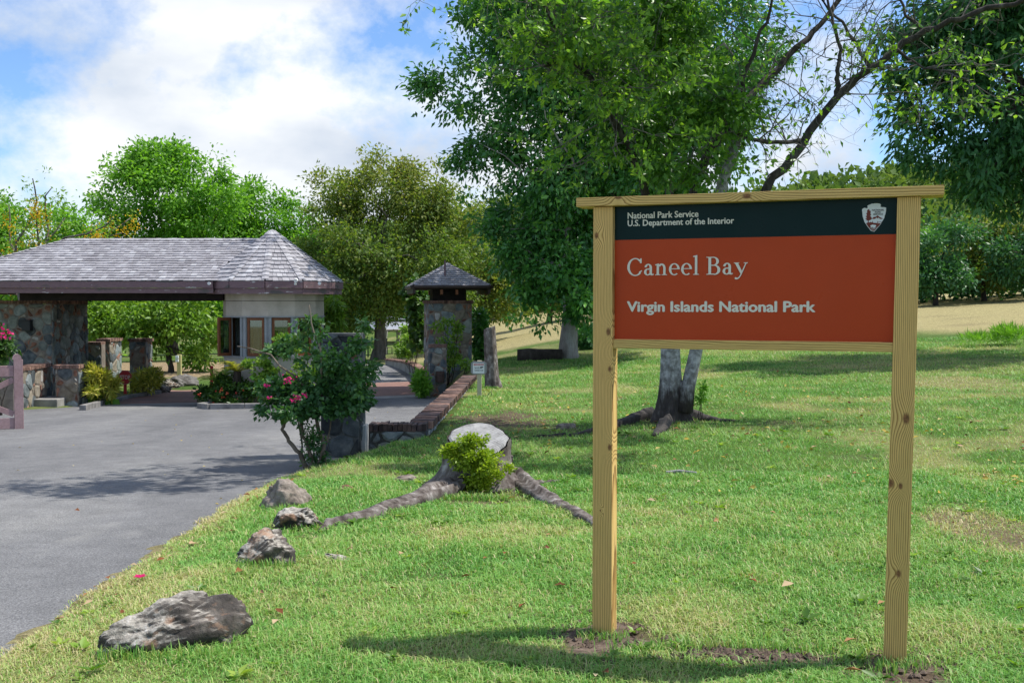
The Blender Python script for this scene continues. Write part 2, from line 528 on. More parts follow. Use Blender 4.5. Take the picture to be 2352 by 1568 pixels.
def slab(name, x0, x1, off0, off1, dz, mat):
    X = np.linspace(x0, x1, 24)
    A = np.stack([X, gate_y(X) + off0, zroad(gate_y(X) + off0) + dz], -1)
    B = np.stack([X, gate_y(X) + off1, zroad(gate_y(X) + off1) + dz], -1)
    Vv = np.concatenate([A, B]); n = len(X)
    k = np.arange(n - 1)
    return setp(obj(name, npmesh(name, Vv, np.stack([k, k + 1, k + 1 + n, k + n], -1), mat)), kind='structure')
slab('concrete_strip', -10.65, -2.35, 0, .75, .012, CONC)
m, t, b = newmat('brick_pavers'); N = NB(t)
br = N.n('ShaderNodeTexBrick', i={'Scale': 4.6, 'Mortar Size': .012, 'Color1': (.28, .15, .115, 1), 'Color2': (.20, .105, .085, 1), 'Mortar': (.12, .10, .09, 1)})
N.l(N.wcoord(), br.inputs['Vector'])
c = N.mix(.6, br.outputs[0], N.ramp(N.noise(N.wcoord(), 1.6, 5), [(.3, (.6, .6, .6)), (.7, (1.25, 1.2, 1.2))]), 'MULTIPLY')
N.l(c, b.inputs['Base Color']); b.inputs['Roughness'].default_value = .9
slab('brick_pavement', -10.4, -2.4, .76, 6.2, .016, m)

# --- grass blades (uncountable)
def grass(name, n, y0, y1, seg, rho_pow, hgt, wid, label, seed, x_of=None):
    r = np.random.default_rng(seed)
    q = r.random(n * 2)
    p = 2 - rho_pow                                   # density falls as Y**-rho_pow while the width grows as Y
    Y = (y0 ** p + q * (y1 ** p - y0 ** p)) ** (1 / p)
    X = lerp(-2.75, .56 * Y + 1.2, r.random(n * 2))
    keep = r.random(n * 2) < np.clip((.56 * Y + 3.95) / (1.35 * Y), 0, 1)
    soil, dry = cover(X, Y)
    e = X - xr(Y) + wobx(Y) * .6 * (Y < 14.3) - .02
    keep &= (e > .0 + .05 * r.random(n * 2)) & ((Y < 14.2) | (X > -.98 + (Y - 14.3) * .02)) & (r.random(n * 2) > soil * .97)
    X, Y, soil, dry = X[keep][:n], Y[keep][:n], soil[keep][:n], dry[keep][:n]
    k = len(X)
    Z = gz(X, Y) - .004
    cl = fbm(X * 2.2, Y * 2.2, 81)
    H = hgt * (.5 + 1.0 * r.random(k)) * (.35 + 1.4 * cl) * (1 - .35 * dry) * (Y / 5) ** .35
    W = wid * (.7 + .6 * r.random(k)) * (Y / 4.6) ** .85
    a = r.random(k) * 6.283; lean = .5 + 1.8 * r.random(k)
    dx, dy = np.cos(a), np.sin(a); sx, sy = -dy, dx
    base = np.stack([X, Y, Z], -1); side = np.stack([sx, sy, sx * 0], -1) * W[:, None] * .5
    fwd = np.stack([dx, dy, dx * 0], -1)
    big = fbm(X * .8, Y * .8, 83)
    tint = np.clip(.40 * r.random(k) + .34 * cl + .5 * (big - .5) + .06 + dry * .55 * (.4 + r.random(k)) + .5 * (r.random(k) < .10), 0, 1)
    if seg == 2:
        midp = base + fwd * (H * lean * .22)[:, None] + np.array([0, 0, 1]) * (H * .6)[:, None]
        tip = base + fwd * (H * lean * .75)[:, None] + np.array([0, 0, 1]) * (H * (1 - .2 * lean))[:, None]
        Vv = np.stack([base - side, base + side, midp + side * .8, midp - side * .8, tip], 1).reshape(-1, 3)
        j = np.arange(k)[:, None] * 5
        Fc = np.concatenate([j + np.array([[0, 1, 2]]), j + np.array([[0, 2, 3]]), j + np.array([[3, 2, 4]])])
        tt = np.repeat(tint, 5)
    else:
        tip = base + fwd * (H * lean * .7)[:, None] + np.array([0, 0, 1]) * (H * .9)[:, None]
        Vv = np.stack([base - side, base + side, tip], 1).reshape(-1, 3)
        Fc = np.arange(k * 3).reshape(-1, 3); tt = np.repeat(tint, 3)
    return setp(obj(name, npmesh(name, Vv, Fc, GRASS, False, {'tint': tt})), label, 'grass', kind='stuff')
GRASS = M_leaf('grass_blade', [(.06, .20, .030), (.125, .335, .058), (.225, .455, .092), (.40, .49, .15), (.58, .49, .27)], .5, .30, .30, (1.1, 1.15, .6))
grass('lawn_grass', 270000, 3.7, 10.5, 2, 1.35, .034, .0042, 'short green lawn grass around the park sign in the foreground', 11)
grass('lawn_grass', 250000, 10.2, 34, 1, 1.2, .026, .0034, 'mown lawn grass under the trees behind the park sign', 12)

# --- loose soil round the two sign posts
def soil_heap(name, c, rx, ry, h, seed, label):
    r = np.random.default_rng(seed)
    n = 46
    g = np.linspace(-1, 1, n); A, B = np.meshgrid(g, g)
    X = c.x + A * rx; Y = c.y + B * ry
    q = np.sqrt(A ** 2 + B ** 2) + (fbm(X * 6, Y * 6, seed) - .5) * 1.5
    hh = h * (1 - sstep(.0, .9, q)) * (.4 + 1.2 * fbm(X * 22, Y * 22, seed + 3)) - .012 * sstep(.75, 1.1, q) - .006
    Vv = np.stack([X.ravel(), Y.ravel(), (gz(X, Y) + hh).ravel()], -1)
    i2 = (np.arange(n - 1)[:, None] * n + np.arange(n - 1)[None, :]).ravel()
    Fc = [tuple(f) for f in np.stack([i2, i2 + 1, i2 + 1 + n, i2 + n], -1)]
    Vl = [tuple(p) for p in Vv]
    for k in range(520):
        a = r.random() * 6.283; d = abs(r.normal(0, .75))
        x = c.x + math.cos(a) * d * rx; y = c.y + math.sin(a) * d * ry
        s = .004 + .017 * r.random() ** 3
        z = G(x, y) + max(0, h * (1 - d)) * .5 + s * .3
        b0 = len(Vl); pp = r.normal(0, 1, (6, 3)) * .15
        for o6, q6 in zip(((1, 0, 0), (-1, 0, 0), (0, 1, 0), (0, -1, 0), (0, 0, 1), (0, 0, -1)), pp):
            Vl.append((x + (o6[0] + q6[0]) * s, y + (o6[1] + q6[1]) * s, z + (o6[2] + q6[2]) * s * .8))
        Fc += [tuple(b0 + i for i in f) for f in ((0, 2, 4), (2, 1, 4), (1, 3, 4), (3, 0, 4), (2, 0, 5), (1, 2, 5), (3, 1, 5), (0, 3, 5))]
    setp(obj(name, npmesh(name, np.array(Vl), Fc, SOIL)), label, 'soil', kind='stuff')
SOIL = M_noise('loose_soil', [(.075, .052, .038), (.135, .098, .073), (.20, .15, .115)], 18, .95, .6, .01, fine=120)
soil_heap('loose_soil', hit(1395, 1468), .40, .32, .022, 3, 'loose brown soil heaped round the foot of the left sign post')
soil_heap('loose_soil', hit(2062, 1535), .46, .28, .018, 4, 'loose brown soil heaped round the foot of the right sign post')
soil_heap('loose_soil', hit(1720, 1505), .42, .09, .02, 5, 'thin scatter of loose soil between the two sign posts')

# ------------------------------------------------------------------ the park sign
def M_wood(name, axis, x0, y0, tx, ty, freq, knots, seed):
    """treated pine: growth rings cut by the board's faces, so that arches and stripes run along its length"""
    m, t, b = newmat(name); N = NB(t)
    perm = {'Z': (0, 1, 2), 'X': (2, 1, 0)}[axis]
    tcn = N.n('ShaderNodeTexCoord'); sp = N.n('ShaderNodeSeparateXYZ'); N.l(tcn.outputs['Object'], sp.inputs[0])
    X, Y, Z = [sp.outputs[i] for i in perm]
    cb = N.n('ShaderNodeCombineXYZ'); N.l(X, cb.inputs[0]); N.l(Y, cb.inputs[1]); N.l(N.math('MULTIPLY', Z, .16), cb.inputs[2])
    v = cb.outputs[0]
    mp_ = N.n('ShaderNodeMapping'); mp_.inputs['Location'].default_value = (seed * 3.1, seed * 1.7, seed * .9); N.l(v, mp_.inputs[0]); v = mp_.outputs[0]
    wob = N.math('MULTIPLY', N.math('SUBTRACT', N.noise(v, 3.2, 3, .45), .5), .06)
    wob2 = N.math('MULTIPLY', N.math('SUBTRACT', N.noise(v, 40, 2, .5), .5), .004)
    dx = N.math('ADD', N.math('SUBTRACT', X, x0), N.math('MULTIPLY', Z, tx))
    dy = N.math('ADD', N.math('SUBTRACT', Y, y0), N.math('MULTIPLY', Z, ty))
    r = N.math('SQRT', N.math('ADD', N.math('MULTIPLY', dx, dx), N.math('MULTIPLY', dy, dy)))
    r = N.math('ADD', N.math('ADD', r, wob), wob2)
    kmask = None
    for (kx, kz, kr) in knots:
        a = N.math('SUBTRACT', X, kx); c_ = N.math('MULTIPLY', N.math('SUBTRACT', Z, kz), .62)
        d = N.math('SQRT', N.math('ADD', N.math('MULTIPLY', a, a), N.math('MULTIPLY', c_, c_)))
        g = N.math('POWER', 2.718, N.math('MULTIPLY', N.math('MULTIPLY', d, d), -1 / (2 * (kr * 2.0) ** 2)))
        r = N.math('ADD', r, N.math('MULTIPLY', g, .028))
        mk = N.n('ShaderNodeMapRange', i={1: kr * 1.15, 2: kr * .55}); N.l(d, mk.inputs[0])
        kmask = mk.outputs[0] if kmask is None else N.math('MAXIMUM', kmask, mk.outputs[0])
    fr = N.math('FRACT', N.math('MULTIPLY', r, freq))
    ring = N.ramp(fr, [(0, (.78, .53, .20)), (.5, (.71, .47, .168)), (.80, (.39, .225, .07)), (.93, (.26, .135, .038)), (1.0, (.62, .42, .17))])
    st = N.n('ShaderNodeCombineXYZ'); N.l(N.math('MULTIPLY', X, 260), st.inputs[0]); N.l(N.math('MULTIPLY', Y, 260), st.inputs[1]); N.l(N.math('MULTIPLY', Z, 9), st.inputs[2])
    fib = N.noise(st.outputs[0], 1, 3, .6)
    c = N.mix(.5, ring, N.ramp(fib, [(.3, (.72, .72, .72)), (.7, (1.15, 1.15, 1.12))]), 'MULTIPLY')
    c = N.mix(.5, c, N.ramp(N.noise(v, 3, 3), [(.35, (.86, .92, .80)), (.65, (1.1, 1.05, 1.0))]), 'MULTIPLY')
    if kmask is not None:
        kc = N.ramp(N.noise(tcn.outputs['Object'], 90, 3), [(.35, (.10, .045, .02)), (.65, (.27, .115, .05))])
        c = N.mix(N.math('MULTIPLY', kmask, .92), c, kc)
    N.l(c, b.inputs['Base Color']); b.inputs['Roughness'].default_value = .75; b.inputs['Specular IOR Level'].default_value = .25
    N.bump(N.math('ADD', fib, fr), b, .18, .002)
    return m
TH = math.radians(20.2)
fl = hit(1360, 1460)
SIGN_O = Vector((fl.x, fl.y, 0))
sign = thing('park_sign', 'large brown and black park sign on two new timber posts', 'sign', SIGN_O)
sign.rotation_euler = (0, 0, -TH)
SM = Matrix.Translation(SIGN_O) @ Matrix.Rotation(-TH, 4, 'Z')
SI = SM.inverted()
PW, SW = .098, 1.482
def spart(name, mb, mat, parent=sign, bevel=.003, smooth=False):
    me = mb.mesh(name, mat)
    if bevel:
        bm = bmesh.new(); bm.from_mesh(me)
        bmesh.ops.bevel(bm, geom=list(bm.edges), offset=bevel, segments=2, affect='EDGES', profile=.6)
        bm.to_mesh(me); bm.free()
    o = bpy.data.objects.new(name, me); COL.objects.link(o); o.parent = parent
    return o
WL = M_wood('pine_left_post', 'Z', -.16, .06, .012, .02, 135, [(.017, 1.935, .011), (.078, 1.47, .013), (.085, 1.29, .010), (.086, .91, .011), (.040, .60, .004)], 1)
WR = M_wood('pine_right_post', 'Z', 1.60, .10, -.016, .03, 120, [(1.432, 1.10, .017), (1.372, .81, .014), (1.412, .80, .010), (1.408, .41, .012)], 2)
WT = M_wood('pine_top_rail', 'X', 2.23, .09, .015, .01, 120, [(2.097, .735, .014), (2.113, .13, .012)], 3)
WB = M_wood('pine_lower_rail', 'X', 1.5, .12, .014, .02, 150, [], 4)
b_ = MB(); b_.box((0, 0, -.35), (PW, PW, 2.072)); pl_ = spart('post', b_, WL)
b_ = MB(); b_.box((SW - PW, 0, -.35), (SW, PW, 2.072))
b_.v = [Vector((p.x - .034 * max(0, 1.40 - p.z) / 1.40, p.y, p.z)) for p in b_.v]      # this post leans a little
pr_ = spart('post', b_, WR)
b_ = MB(); b_.box((-.08, -.022, 2.074), (SW + .092, PW + .02, 2.116)); spart('top_rail', b_, WT)
b_ = MB(); b_.box((PW + .0005, .006, 1.391), (SW - PW - .0005, .088, 1.433)); spart('lower_rail', b_, WB)
PF = .036                                     # depth of the panel's face behind the posts' face
def M_panel(name, col):
    m, t, b = newmat(name); N = NB(t)
    c = N.coord('Object')
    n_ = N.noise(c, 3, 5, .6); f_ = N.noise(c, 220, 2, .6)
    cc = N.mix(.5, col, N.ramp(n_, [(.3, (.90, .90, .90)), (.7, (1.08, 1.08, 1.08))]), 'MULTIPLY')
    cc = N.mix(.35, cc, N.ramp(f_, [(.3, (.8, .8, .8)), (.7, (1.15, 1.15, 1.15))]), 'MULTIPLY')
    N.l(cc, b.inputs['Base Color'])
    N.l(N.ramp(N.noise(c, 7, 4), [(.3, (.26,) * 3), (.7, (.36,) * 3)]), b.inputs['Roughness'])
    b.inputs['Specular IOR Level'].default_value = .13
    return m
b_ = MB(); b_.box((PW + .0005, PF, 1.434), (SW - PW - .0005, PF + .02, 1.9125)); pan = spart('brown_panel', b_, M_panel('panel_rust_brown', (.48, .060, .014)), bevel=0)
b_ = MB(); b_.box((PW + .0005, PF, 1.913), (SW - PW - .0005, PF + .02, 2.0735)); band = spart('black_band', b_, M_panel('panel_black', (.001, .017, .016)), bevel=0)
LET = M_plain('sign_lettering', (.74, .70, .58), .45, .35)
WHT = M_plain('emblem_white', (.66, .69, .68), .45, .35)
EMB = M_plain('emblem_brown', (.16, .03, .018), .5, .3)
EMT = M_plain('emblem_text', (.03, .018, .018), .5, .3)
def on_panel(u, v):
    """picture point -> (s, z) on the sign's face"""
    d = SI.to_3x3() @ ray(u, v); o = SI @ Vector((0, 0, EYE))
    k = (PF - o.y) / d.y
    q = o + d * k
    return q.x, q.z
def flat(name, polys, mat, parent, y, world=None):
    """flat print: filled outlines (lists of (x, z)), each a hair prouder than the last"""
    V, Fc = [], []
    for k, p in enumerate(polys):
        a = sum(p[i][0] * p[(i + 1) % len(p)][1] - p[(i + 1) % len(p)][0] * p[i][1] for i in range(len(p)))
        if a < 0: p = p[::-1]
        n = len(V)
        V += [(x, y - k * .00012, z) for x, z in p]
        Fc.append(tuple(range(n, n + len(p))))
    me = npmesh(name, np.array(V), Fc, mat)
    bm = bmesh.new(); bm.from_mesh(me); bmesh.ops.triangulate(bm, faces=bm.faces[:]); bm.to_mesh(me); bm.free()
    o = bpy.data.objects.new(name, me); COL.objects.link(o); o.parent = parent
    return o
def text_mesh(body, bold=0.0):
    cu = bpy.data.curves.new('lettering', 'FONT'); cu.body = body; cu.resolution_u = 3; cu.offset = bold
    ob = bpy.data.objects.new('lettering', cu); COL.objects.link(ob)
    bpy.context.view_layer.update()
    me = bpy.data.meshes.new_from_object(ob.evaluated_get(bpy.context.evaluated_depsgraph_get()))
    bpy.data.objects.remove(ob); bpy.data.curves.remove(cu)
    me.name = 'lettering'
    co = np.empty(len(me.vertices) * 3, np.float32); me.vertices.foreach_get('co', co)
    return me, co.reshape(-1, 3)
def put_text(body, x0, x1, zb, cap, y, mat, parent, bold=.012, M=None, name='lettering'):
    """text fitted between x0 and x1, baseline at zb, capital height cap, on the plane y (facing -y)"""
    ref, rc = text_mesh('H', bold); hcap = rc[:, 1].max(); bpy.data.meshes.remove(ref)
    me, co = text_mesh(body, bold)
    a, c = co[:, 0].min(), co[:, 0].max()
    q = np.empty_like(co)
    q[:, 0] = x0 + (co[:, 0] - a) / (c - a) * (x1 - x0); q[:, 1] = y; q[:, 2] = zb + co[:, 1] * cap / hcap
    if M is not None:
        q = np.array([tuple(M @ Vector(p)) for p in q], np.float32)
    me.vertices.foreach_set('co', q.ravel()); me.materials.clear(); me.materials.append(mat); me.update()
    o = bpy.data.objects.new(name, me); COL.objects.link(o); o.parent = parent
    return o
def line(body, u0, v0, u1, vcap, par, bold):
    x0, zb = on_panel(u0, v0); _, zc = on_panel(u0, vcap)
    # the right end: same height, find s by stepping along u
    x1, _ = on_panel(u1, v0)
    o = put_text(body, x0, x1, zb, zc - zb, PF - .0012, LET, par, .004)
    # heavier strokes: the same outlines laid again a little to each side
    me = o.data; co = np.empty(len(me.vertices) * 3, np.float32); me.vertices.foreach_get('co', co); co = co.reshape(-1, 3)
    fc = [tuple(p.vertices) for p in me.polygons]; V = []; Fc = []
    for k, (dx, dz) in enumerate(((-1, 0), (1, 0), (0, .6), (0, -.6), (0, 0))):
        n = len(V); q = co + np.array([dx * bold * (zc - zb), -k * .00015, dz * bold * (zc - zb)], np.float32)
        V += [tuple(p) for p in q]; Fc += [tuple(i + n for i in f) for f in fc]
    o.data = npmesh('lettering', np.array(V), Fc, LET)
    return o
line('National Park Service', 1442, 502.5, 1604, 488.5, band, .030)
line('U.S. Department of the Interior', 1442, 519.5, 1686, 506, band, .030)
line('Virgin Islands National Park', 1441, 715, 1872, 692.5, pan, .055)
# "Caneel Bay" in an old-style roman: the letters are drawn here
def ring(cx, cz, rx, rz, tx, tz, a0, a1, n=26):
    out = [(cx + rx * math.cos(a), cz + rz * math.sin(a)) for a in np.linspace(math.radians(a0), math.radians(a1), n)]
    inn = [(cx + (rx - tx) * math.cos(a), cz + (rz - tz) * math.sin(a)) for a in np.linspace(math.radians(a1), math.radians(a0), n)]
    return out + inn
def rect(x0, z0, x1, z1): return [(x0, z0), (x1, z0), (x1, z1), (x0, z1)]
def serif(x, z, w_, up=True, h=.05):
    s_ = 1 if up else -1
    return [(x - w_, z), (x + w_, z), (x + w_, z + s_ * h * .6), (x + w_ * .5, z + s_ * h), (x - w_ * .5, z + s_ * h), (x - w_, z + s_ * h * .6)]
def gC(): return .80, [ring(.42, .48, .40, .52, .125, .062, 42, 318), [(.66, .70), (.74, .70), (.735, .98), (.69, .98), (.64, .88)], [(.62, .10), (.70, .17), (.77, .27), (.73, .29), (.60, .19)]]
def ga(): return .53, [rect(.30, .06, .42, .46), ring(.235, .44, .185, .215, .115, .065, 0, 165), [(.05, .47), (.145, .44), (.17, .53), (.10, .58), (.06, .53)],
                       ring(.215, .185, .19, .20, .12, .06, 60, 330), [(.22, .32), (.32, .34), (.32, .40), (.18, .37)], [(.31, .10), (.42, .12), (.45, .06), (.52, .09), (.50, .02), (.43, -.015), (.34, .01)]]
def gn(): return .64, [rect(.09, .03, .205, .58), [(.01, .61), (.20, .67), (.20, .57), (.02, .56)], ring(.335, .40, .195, .265, .115, .10, 0, 150), rect(.415, .03, .53, .42), serif(.147, 0, .135), serif(.472, 0, .135)]
def ge(): return .56, [ring(.285, .325, .265, .345, .118, .058, 0, 310), rect(.10, .33, .535, .375), [(.46, .33), (.55, .325), (.55, .375), (.44, .40)]]
def gl(): return .32, [rect(.095, .03, .21, 1.06), [(.0, 1.06), (.21, 1.12), (.21, 1.02), (.02, 1.01)], serif(.152, 0, .145)]
def gB(): return .74, [rect(.12, .03, .25, .97), serif(.185, 0, .17), serif(.185, 1.0, .17, False), rect(.2, .945, .40, 1.0), rect(.2, .495, .42, .55), rect(.2, 0, .42, .055),
                       ring(.37, .75, .25, .25, .125, .055, -92, 92), ring(.40, .265, .29, .285, .135, .055, -94, 96)]
def gy(): return .58, [[(.04, .62), (.19, .62), (.38, .16), (.31, .02)], [(.53, .62), (.585, .62), (.335, -.06), (.255, -.19), (.22, -.15), (.285, -.03)], serif(.115, .66, .13, False), serif(.55, .66, .10, False),
                       [(.30, -.10), (.24, -.22), (.13, -.29), (.04, -.27), (.03, -.19), (.09, -.155), (.14, -.2), (.21, -.16)]]
x0, zb = on_panel(1440, 632.5); _, zc = on_panel(1440, 593); x1, _ = on_panel(1714, 632.5)
pen = 0; polys = []
for g in (gC, ga, gn, ge, ge, gl, None, gB, ga, gy):
    if g is None: pen += .27; continue
    adv, pp = g()
    for p in pp: polys.append([(x + pen, z) for x, z in p])
    pen += adv + .035
pen -= .05
cap = zc - zb
polys = [[(x0 + x / pen * (x1 - x0), zb + z * cap) for x, z in p] for p in polys]
flat('lettering', polys, LET, pan, PF - .0012)
# the arrowhead emblem
ax0, az1 = on_panel(1980, 467); ax1, az0 = on_panel(2035, 531.5); 
_, azt = on_panel(2005, 467); _, azb = on_panel(2009, 532)
def E(px, py):      # emblem drawing units: x 590..1435, y 275..1290 (top to bottom)
    return (ax0 + (px - 590) / 845.0 * (ax1 - ax0), azt + (py - 275) / 1015.0 * (azb - azt))
arrow = [(1020, 285), (1105, 278), (1210, 298), (1252, 335), (1252, 358), (1228, 385), (1240, 405), (1285, 425), (1380, 430), (1432, 450), (1430, 520), (1425, 575), (1405, 680), (1380, 740), (1375, 800), (1320, 900), (1280, 955), (1250, 1030), (1200, 1095), (1140, 1160), (1090, 1230), (1030, 1288), (960, 1278), (900, 1250), (850, 1180), (790, 1105), (735, 1020), (685, 940), (650, 830), (620, 740), (605, 600), (592, 500), (605, 465), (670, 430), (720, 440), (765, 450), (790, 425), (790, 400), (772, 360), (840, 325), (930, 292)]
emb = flat('emblem', [[E(*p) for p in arrow]], WHT, band, PF - .0012)
ground_e = [(735, 985), (800, 960), (900, 945), (1000, 975), (1120, 985), (1150, 950), (1270, 945), (1235, 1030), (1180, 1095), (1120, 1150), (1080, 1215), (1025, 1268), (960, 1262), (915, 1235), (870, 1175), (810, 1100), (760, 1020)]
tree_e = [(835, 478), (860, 540), (900, 545), (890, 640), (915, 690), (880, 720), (930, 790), (945, 830), (900, 870), (830, 890), (830, 960), (800, 960), (800, 890), (720, 880), (770, 850), (705, 820), (770, 780), (718, 740), (770, 700), (740, 640), (775, 600), (770, 520)]
mount = [(945, 835), (1000, 765), (1060, 765), (1140, 715), (1200, 765), (1330, 840), (1240, 845), (1160, 790), (1130, 830), (1100, 780), (1060, 830), (1010, 840)]
flat('emblem_drawing', [[E(*p) for p in q] for q in (ground_e, tree_e, mount, [(985, 980), (965, 890), (950, 980)], [(910, 980), (900, 915), (885, 980)], [(1125, 985), (1140, 900), (1155, 985)])], EMB, emb, PF - .0020)
bison = [(888, 1075), (930, 1050), (980, 1040), (1085, 1060), (1090, 1110), (1060, 1125), (1010, 1160), (990, 1125), (920, 1130), (895, 1105)]
flat('emblem_bison', [[E(*p) for p in q] for q in (bison, [(1130, 985), (1200, 965), (1270, 962), (1250, 995), (1170, 1000)], [(870, 1150), (1100, 1160), (1090, 1172), (880, 1160)], [(900, 1205), (1070, 1195), (1060, 1210), (920, 1218)])], WHT, emb, PF - .0030)
for body, a, c, yb, yt in (('NATIONAL', 940, 1365, 552, 495), ('PARK', 1045, 1255, 625, 570), ('SERVICE', 985, 1320, 700, 645)):
    p0 = E(a, yb); p1 = E(c, yb); p2 = E(a, yt)
    put_text(body, p0[0], p1[0], p0[1], p2[1] - p0[1], PF - .0032, EMT, emb, .02)

# ------------------------------------------------------------------ masonry
def clip_poly(poly, nx_, ny_, c_):
    out = []
    for i in range(len(poly)):
        a = poly[i]; b2 = poly[(i + 1) % len(poly)]
        da = a[0] * nx_ + a[1] * ny_ - c_; db = b2[0] * nx_ + b2[1] * ny_ - c_
        if da <= 0: out.append(a)
        if (da < 0 < db) or (db < 0 < da):
            t_ = da / (da - db); out.append((a[0] + (b2[0] - a[0]) * t_, a[1] + (b2[1] - a[1]) * t_))
    return out
def cells(w_, h_, size, seed, chips=.0):
    """irregular stone outlines filling a w x h rectangle"""
    r = random.Random(seed)
    pts = []
    tries = 0
    n = int(w_ * h_ / size ** 2 * 1.25) + 4
    while len(pts) < n and tries < n * 60:
        tries += 1
        small = r.random() < chips
        rad = size * (.28 if small else r.uniform(.62, 1.05))
        p = (r.uniform(-.3 * size, w_ + .3 * size), r.uniform(-.3 * size, h_ + .3 * size))
        if all((p[0] - q[0]) ** 2 + (p[1] - q[1]) ** 2 > ((rad + q[2]) * .5) ** 2 for q in pts):
            pts.append((p[0], p[1], rad, small))
    out = []
    for i, p in enumerate(pts):
        poly = [(0, 0), (w_, 0), (w_, h_), (0, h_)]
        near = sorted((q for j, q in enumerate(pts) if j != i), key=lambda q: (q[0] - p[0]) ** 2 + (q[1] - p[1]) ** 2)[:16]
        for q in near:
            dx, dy = q[0] - p[0], q[1] - p[1]
            d2 = dx * dx + dy * dy
            # power diagram keeps small chips small
            k = (d2 + p[2] ** 2 * .55 - q[2] ** 2 * .55) / 2
            poly = clip_poly(poly, dx, dy, dx * p[0] + dy * p[1] + k)
            if len(poly) < 3: break
        if len(poly) >= 3:
            out.append((poly, p[3]))
    return out
def stone_face(parent, O, U, Nn, w_, h_, size, seed, mats=None, gap=.013, proud=.026, chips=.25, chipmats=None):
    """build each stone of one wall face as a piece: O lower-left corner, U along the wall, Nn outwards"""
    r = random.Random(seed + 99)
    U = Vector(U).normalized(); Nn = Vector(Nn).normalized(); Zv = Vector((0, 0, 1))
    mats = mats or STONE; chipmats = chipmats or [CHIP, CHIP, CHIP, PALE, STONE[3]]
    base = rootloc(parent)
    for poly, small in cells(w_, h_, size, seed, chips):
        cx = sum(p[0] for p in poly) / len(poly); cy = sum(p[1] for p in poly) / len(poly)
        # round the corners, then leave the joint
        q = []
        for i in range(len(poly)):
            a = poly[i]; b2 = poly[(i + 1) % len(poly)]
            if math.hypot(b2[0] - a[0], b2[1] - a[1]) < .012: continue
            q += [(lerp(a[0], b2[0], .22), lerp(a[1], b2[1], .22)), (lerp(a[0], b2[0], .78), lerp(a[1], b2[1], .78))]
        rm = max((math.hypot(p[0] - cx, p[1] - cy) for p in q), default=0)
        if len(q) < 5 or rm < .025: continue
        g_ = gap * (.6 if small else 1) + (rm * .42 if small else 0)
        ins = lambda p, s_: (cx + (p[0] - cx) * max(.1, 1 - s_ / max(.01, math.hypot(p[0] - cx, p[1] - cy))), cy + (p[1] - cy) * max(.1, 1 - s_ / max(.01, math.hypot(p[0] - cx, p[1] - cy))))
        pr = proud * r.uniform(.5, 1.3)
        tilt = (r.uniform(-.05, .05), r.uniform(-.05, .05))
        n = len(q); V = []
        for (s_, d_) in ((g_ * .5, -.02), (g_ * .62, pr * .45), (g_ + rm * .13, pr)):
            for p in q:
                a = ins(p, s_ * r.uniform(.8, 1.25))
                dd = d_ + (tilt[0] * (a[0] - cx) + tilt[1] * (a[1] - cy) if d_ > 0 else 0) + (r.uniform(-.25, .25) * pr if d_ > 0 else 0)
                V.append(U * (a[0] - cx) + Zv * (a[1] - cy) + Nn * dd)
        Fc = []
        for k in (0, 1):
            for i in range(n):
                Fc.append((k * n + i, k * n + (i + 1) % n, (k + 1) * n + (i + 1) % n, (k + 1) * n + i))
        Fc.append(tuple(2 * n + i for i in range(n)))
        # faces must look outwards
        if U.cross(Zv).dot(Nn) < 0: Fc = [f[::-1] for f in Fc]
        mt = r.choice(chipmats) if small else r.choice(mats)
        me = npmesh('brick_chip' if mt is CHIP else 'stone', np.array([tuple(v) for v in V]), Fc, mt)
        o = bpy.data.objects.new('brick_chip' if mt is CHIP else 'stone', me); COL.objects.link(o); o.parent = parent
        o.location = Vector(O) + U * cx + Zv * cy - base
BRM = []
for k in range(6):
    mb = MB(); mb.box((-.5, -.5, -.5), (.5, .5, .5))
    mb.v = [Vector((v.x + random.uniform(-.035, .035), v.y + random.uniform(-.02, .02), v.z + random.uniform(-.05, .05))) for v in mb.v]
    BRM.append(mb.mesh('brick', BRICK))
BRMD = []
for k in range(6):
    mb = MB(); mb.box((-.5, -.5, -.5), (.5, .5, .5))
    mb.v = [Vector((v.x + random.uniform(-.04, .04), v.y + random.uniform(-.03, .03), v.z + random.uniform(-.07, .07))) for v in mb.v]
    BRMD.append(mb.mesh('brick', BRICKD))
def bricks(parent, A, B, depth, hgt, pitch=.078, meshes=None, gap=.010, jit=.004):
    """a course of bricks on edge from A to B (A, B at the course's mid height and mid depth)"""
    A = Vector(A); B = Vector(B); d = B - A; n = max(1, round(d.length / pitch)); ux = d / n
    hx = Vector((d.x, d.y, 0)).normalized(); hy = Vector((-hx.y, hx.x, 0))
    for i in range(n):
        c = A + ux * (i + .5) + Vector((random.uniform(-jit, jit), random.uniform(-jit, jit), random.uniform(-jit, jit)))
        R = Matrix((hx, hy, Vector((0, 0, 1)))).transposed().to_4x4() @ Matrix.Rotation(random.uniform(-.02, .02), 4, 'Z')
        piece('brick', random.choice(meshes or BRM), Matrix.Translation(c) @ R @ Matrix.Diagonal((ux.length - gap, depth * random.uniform(.96, 1.02), hgt * random.uniform(.93, 1.05), 1)), parent)
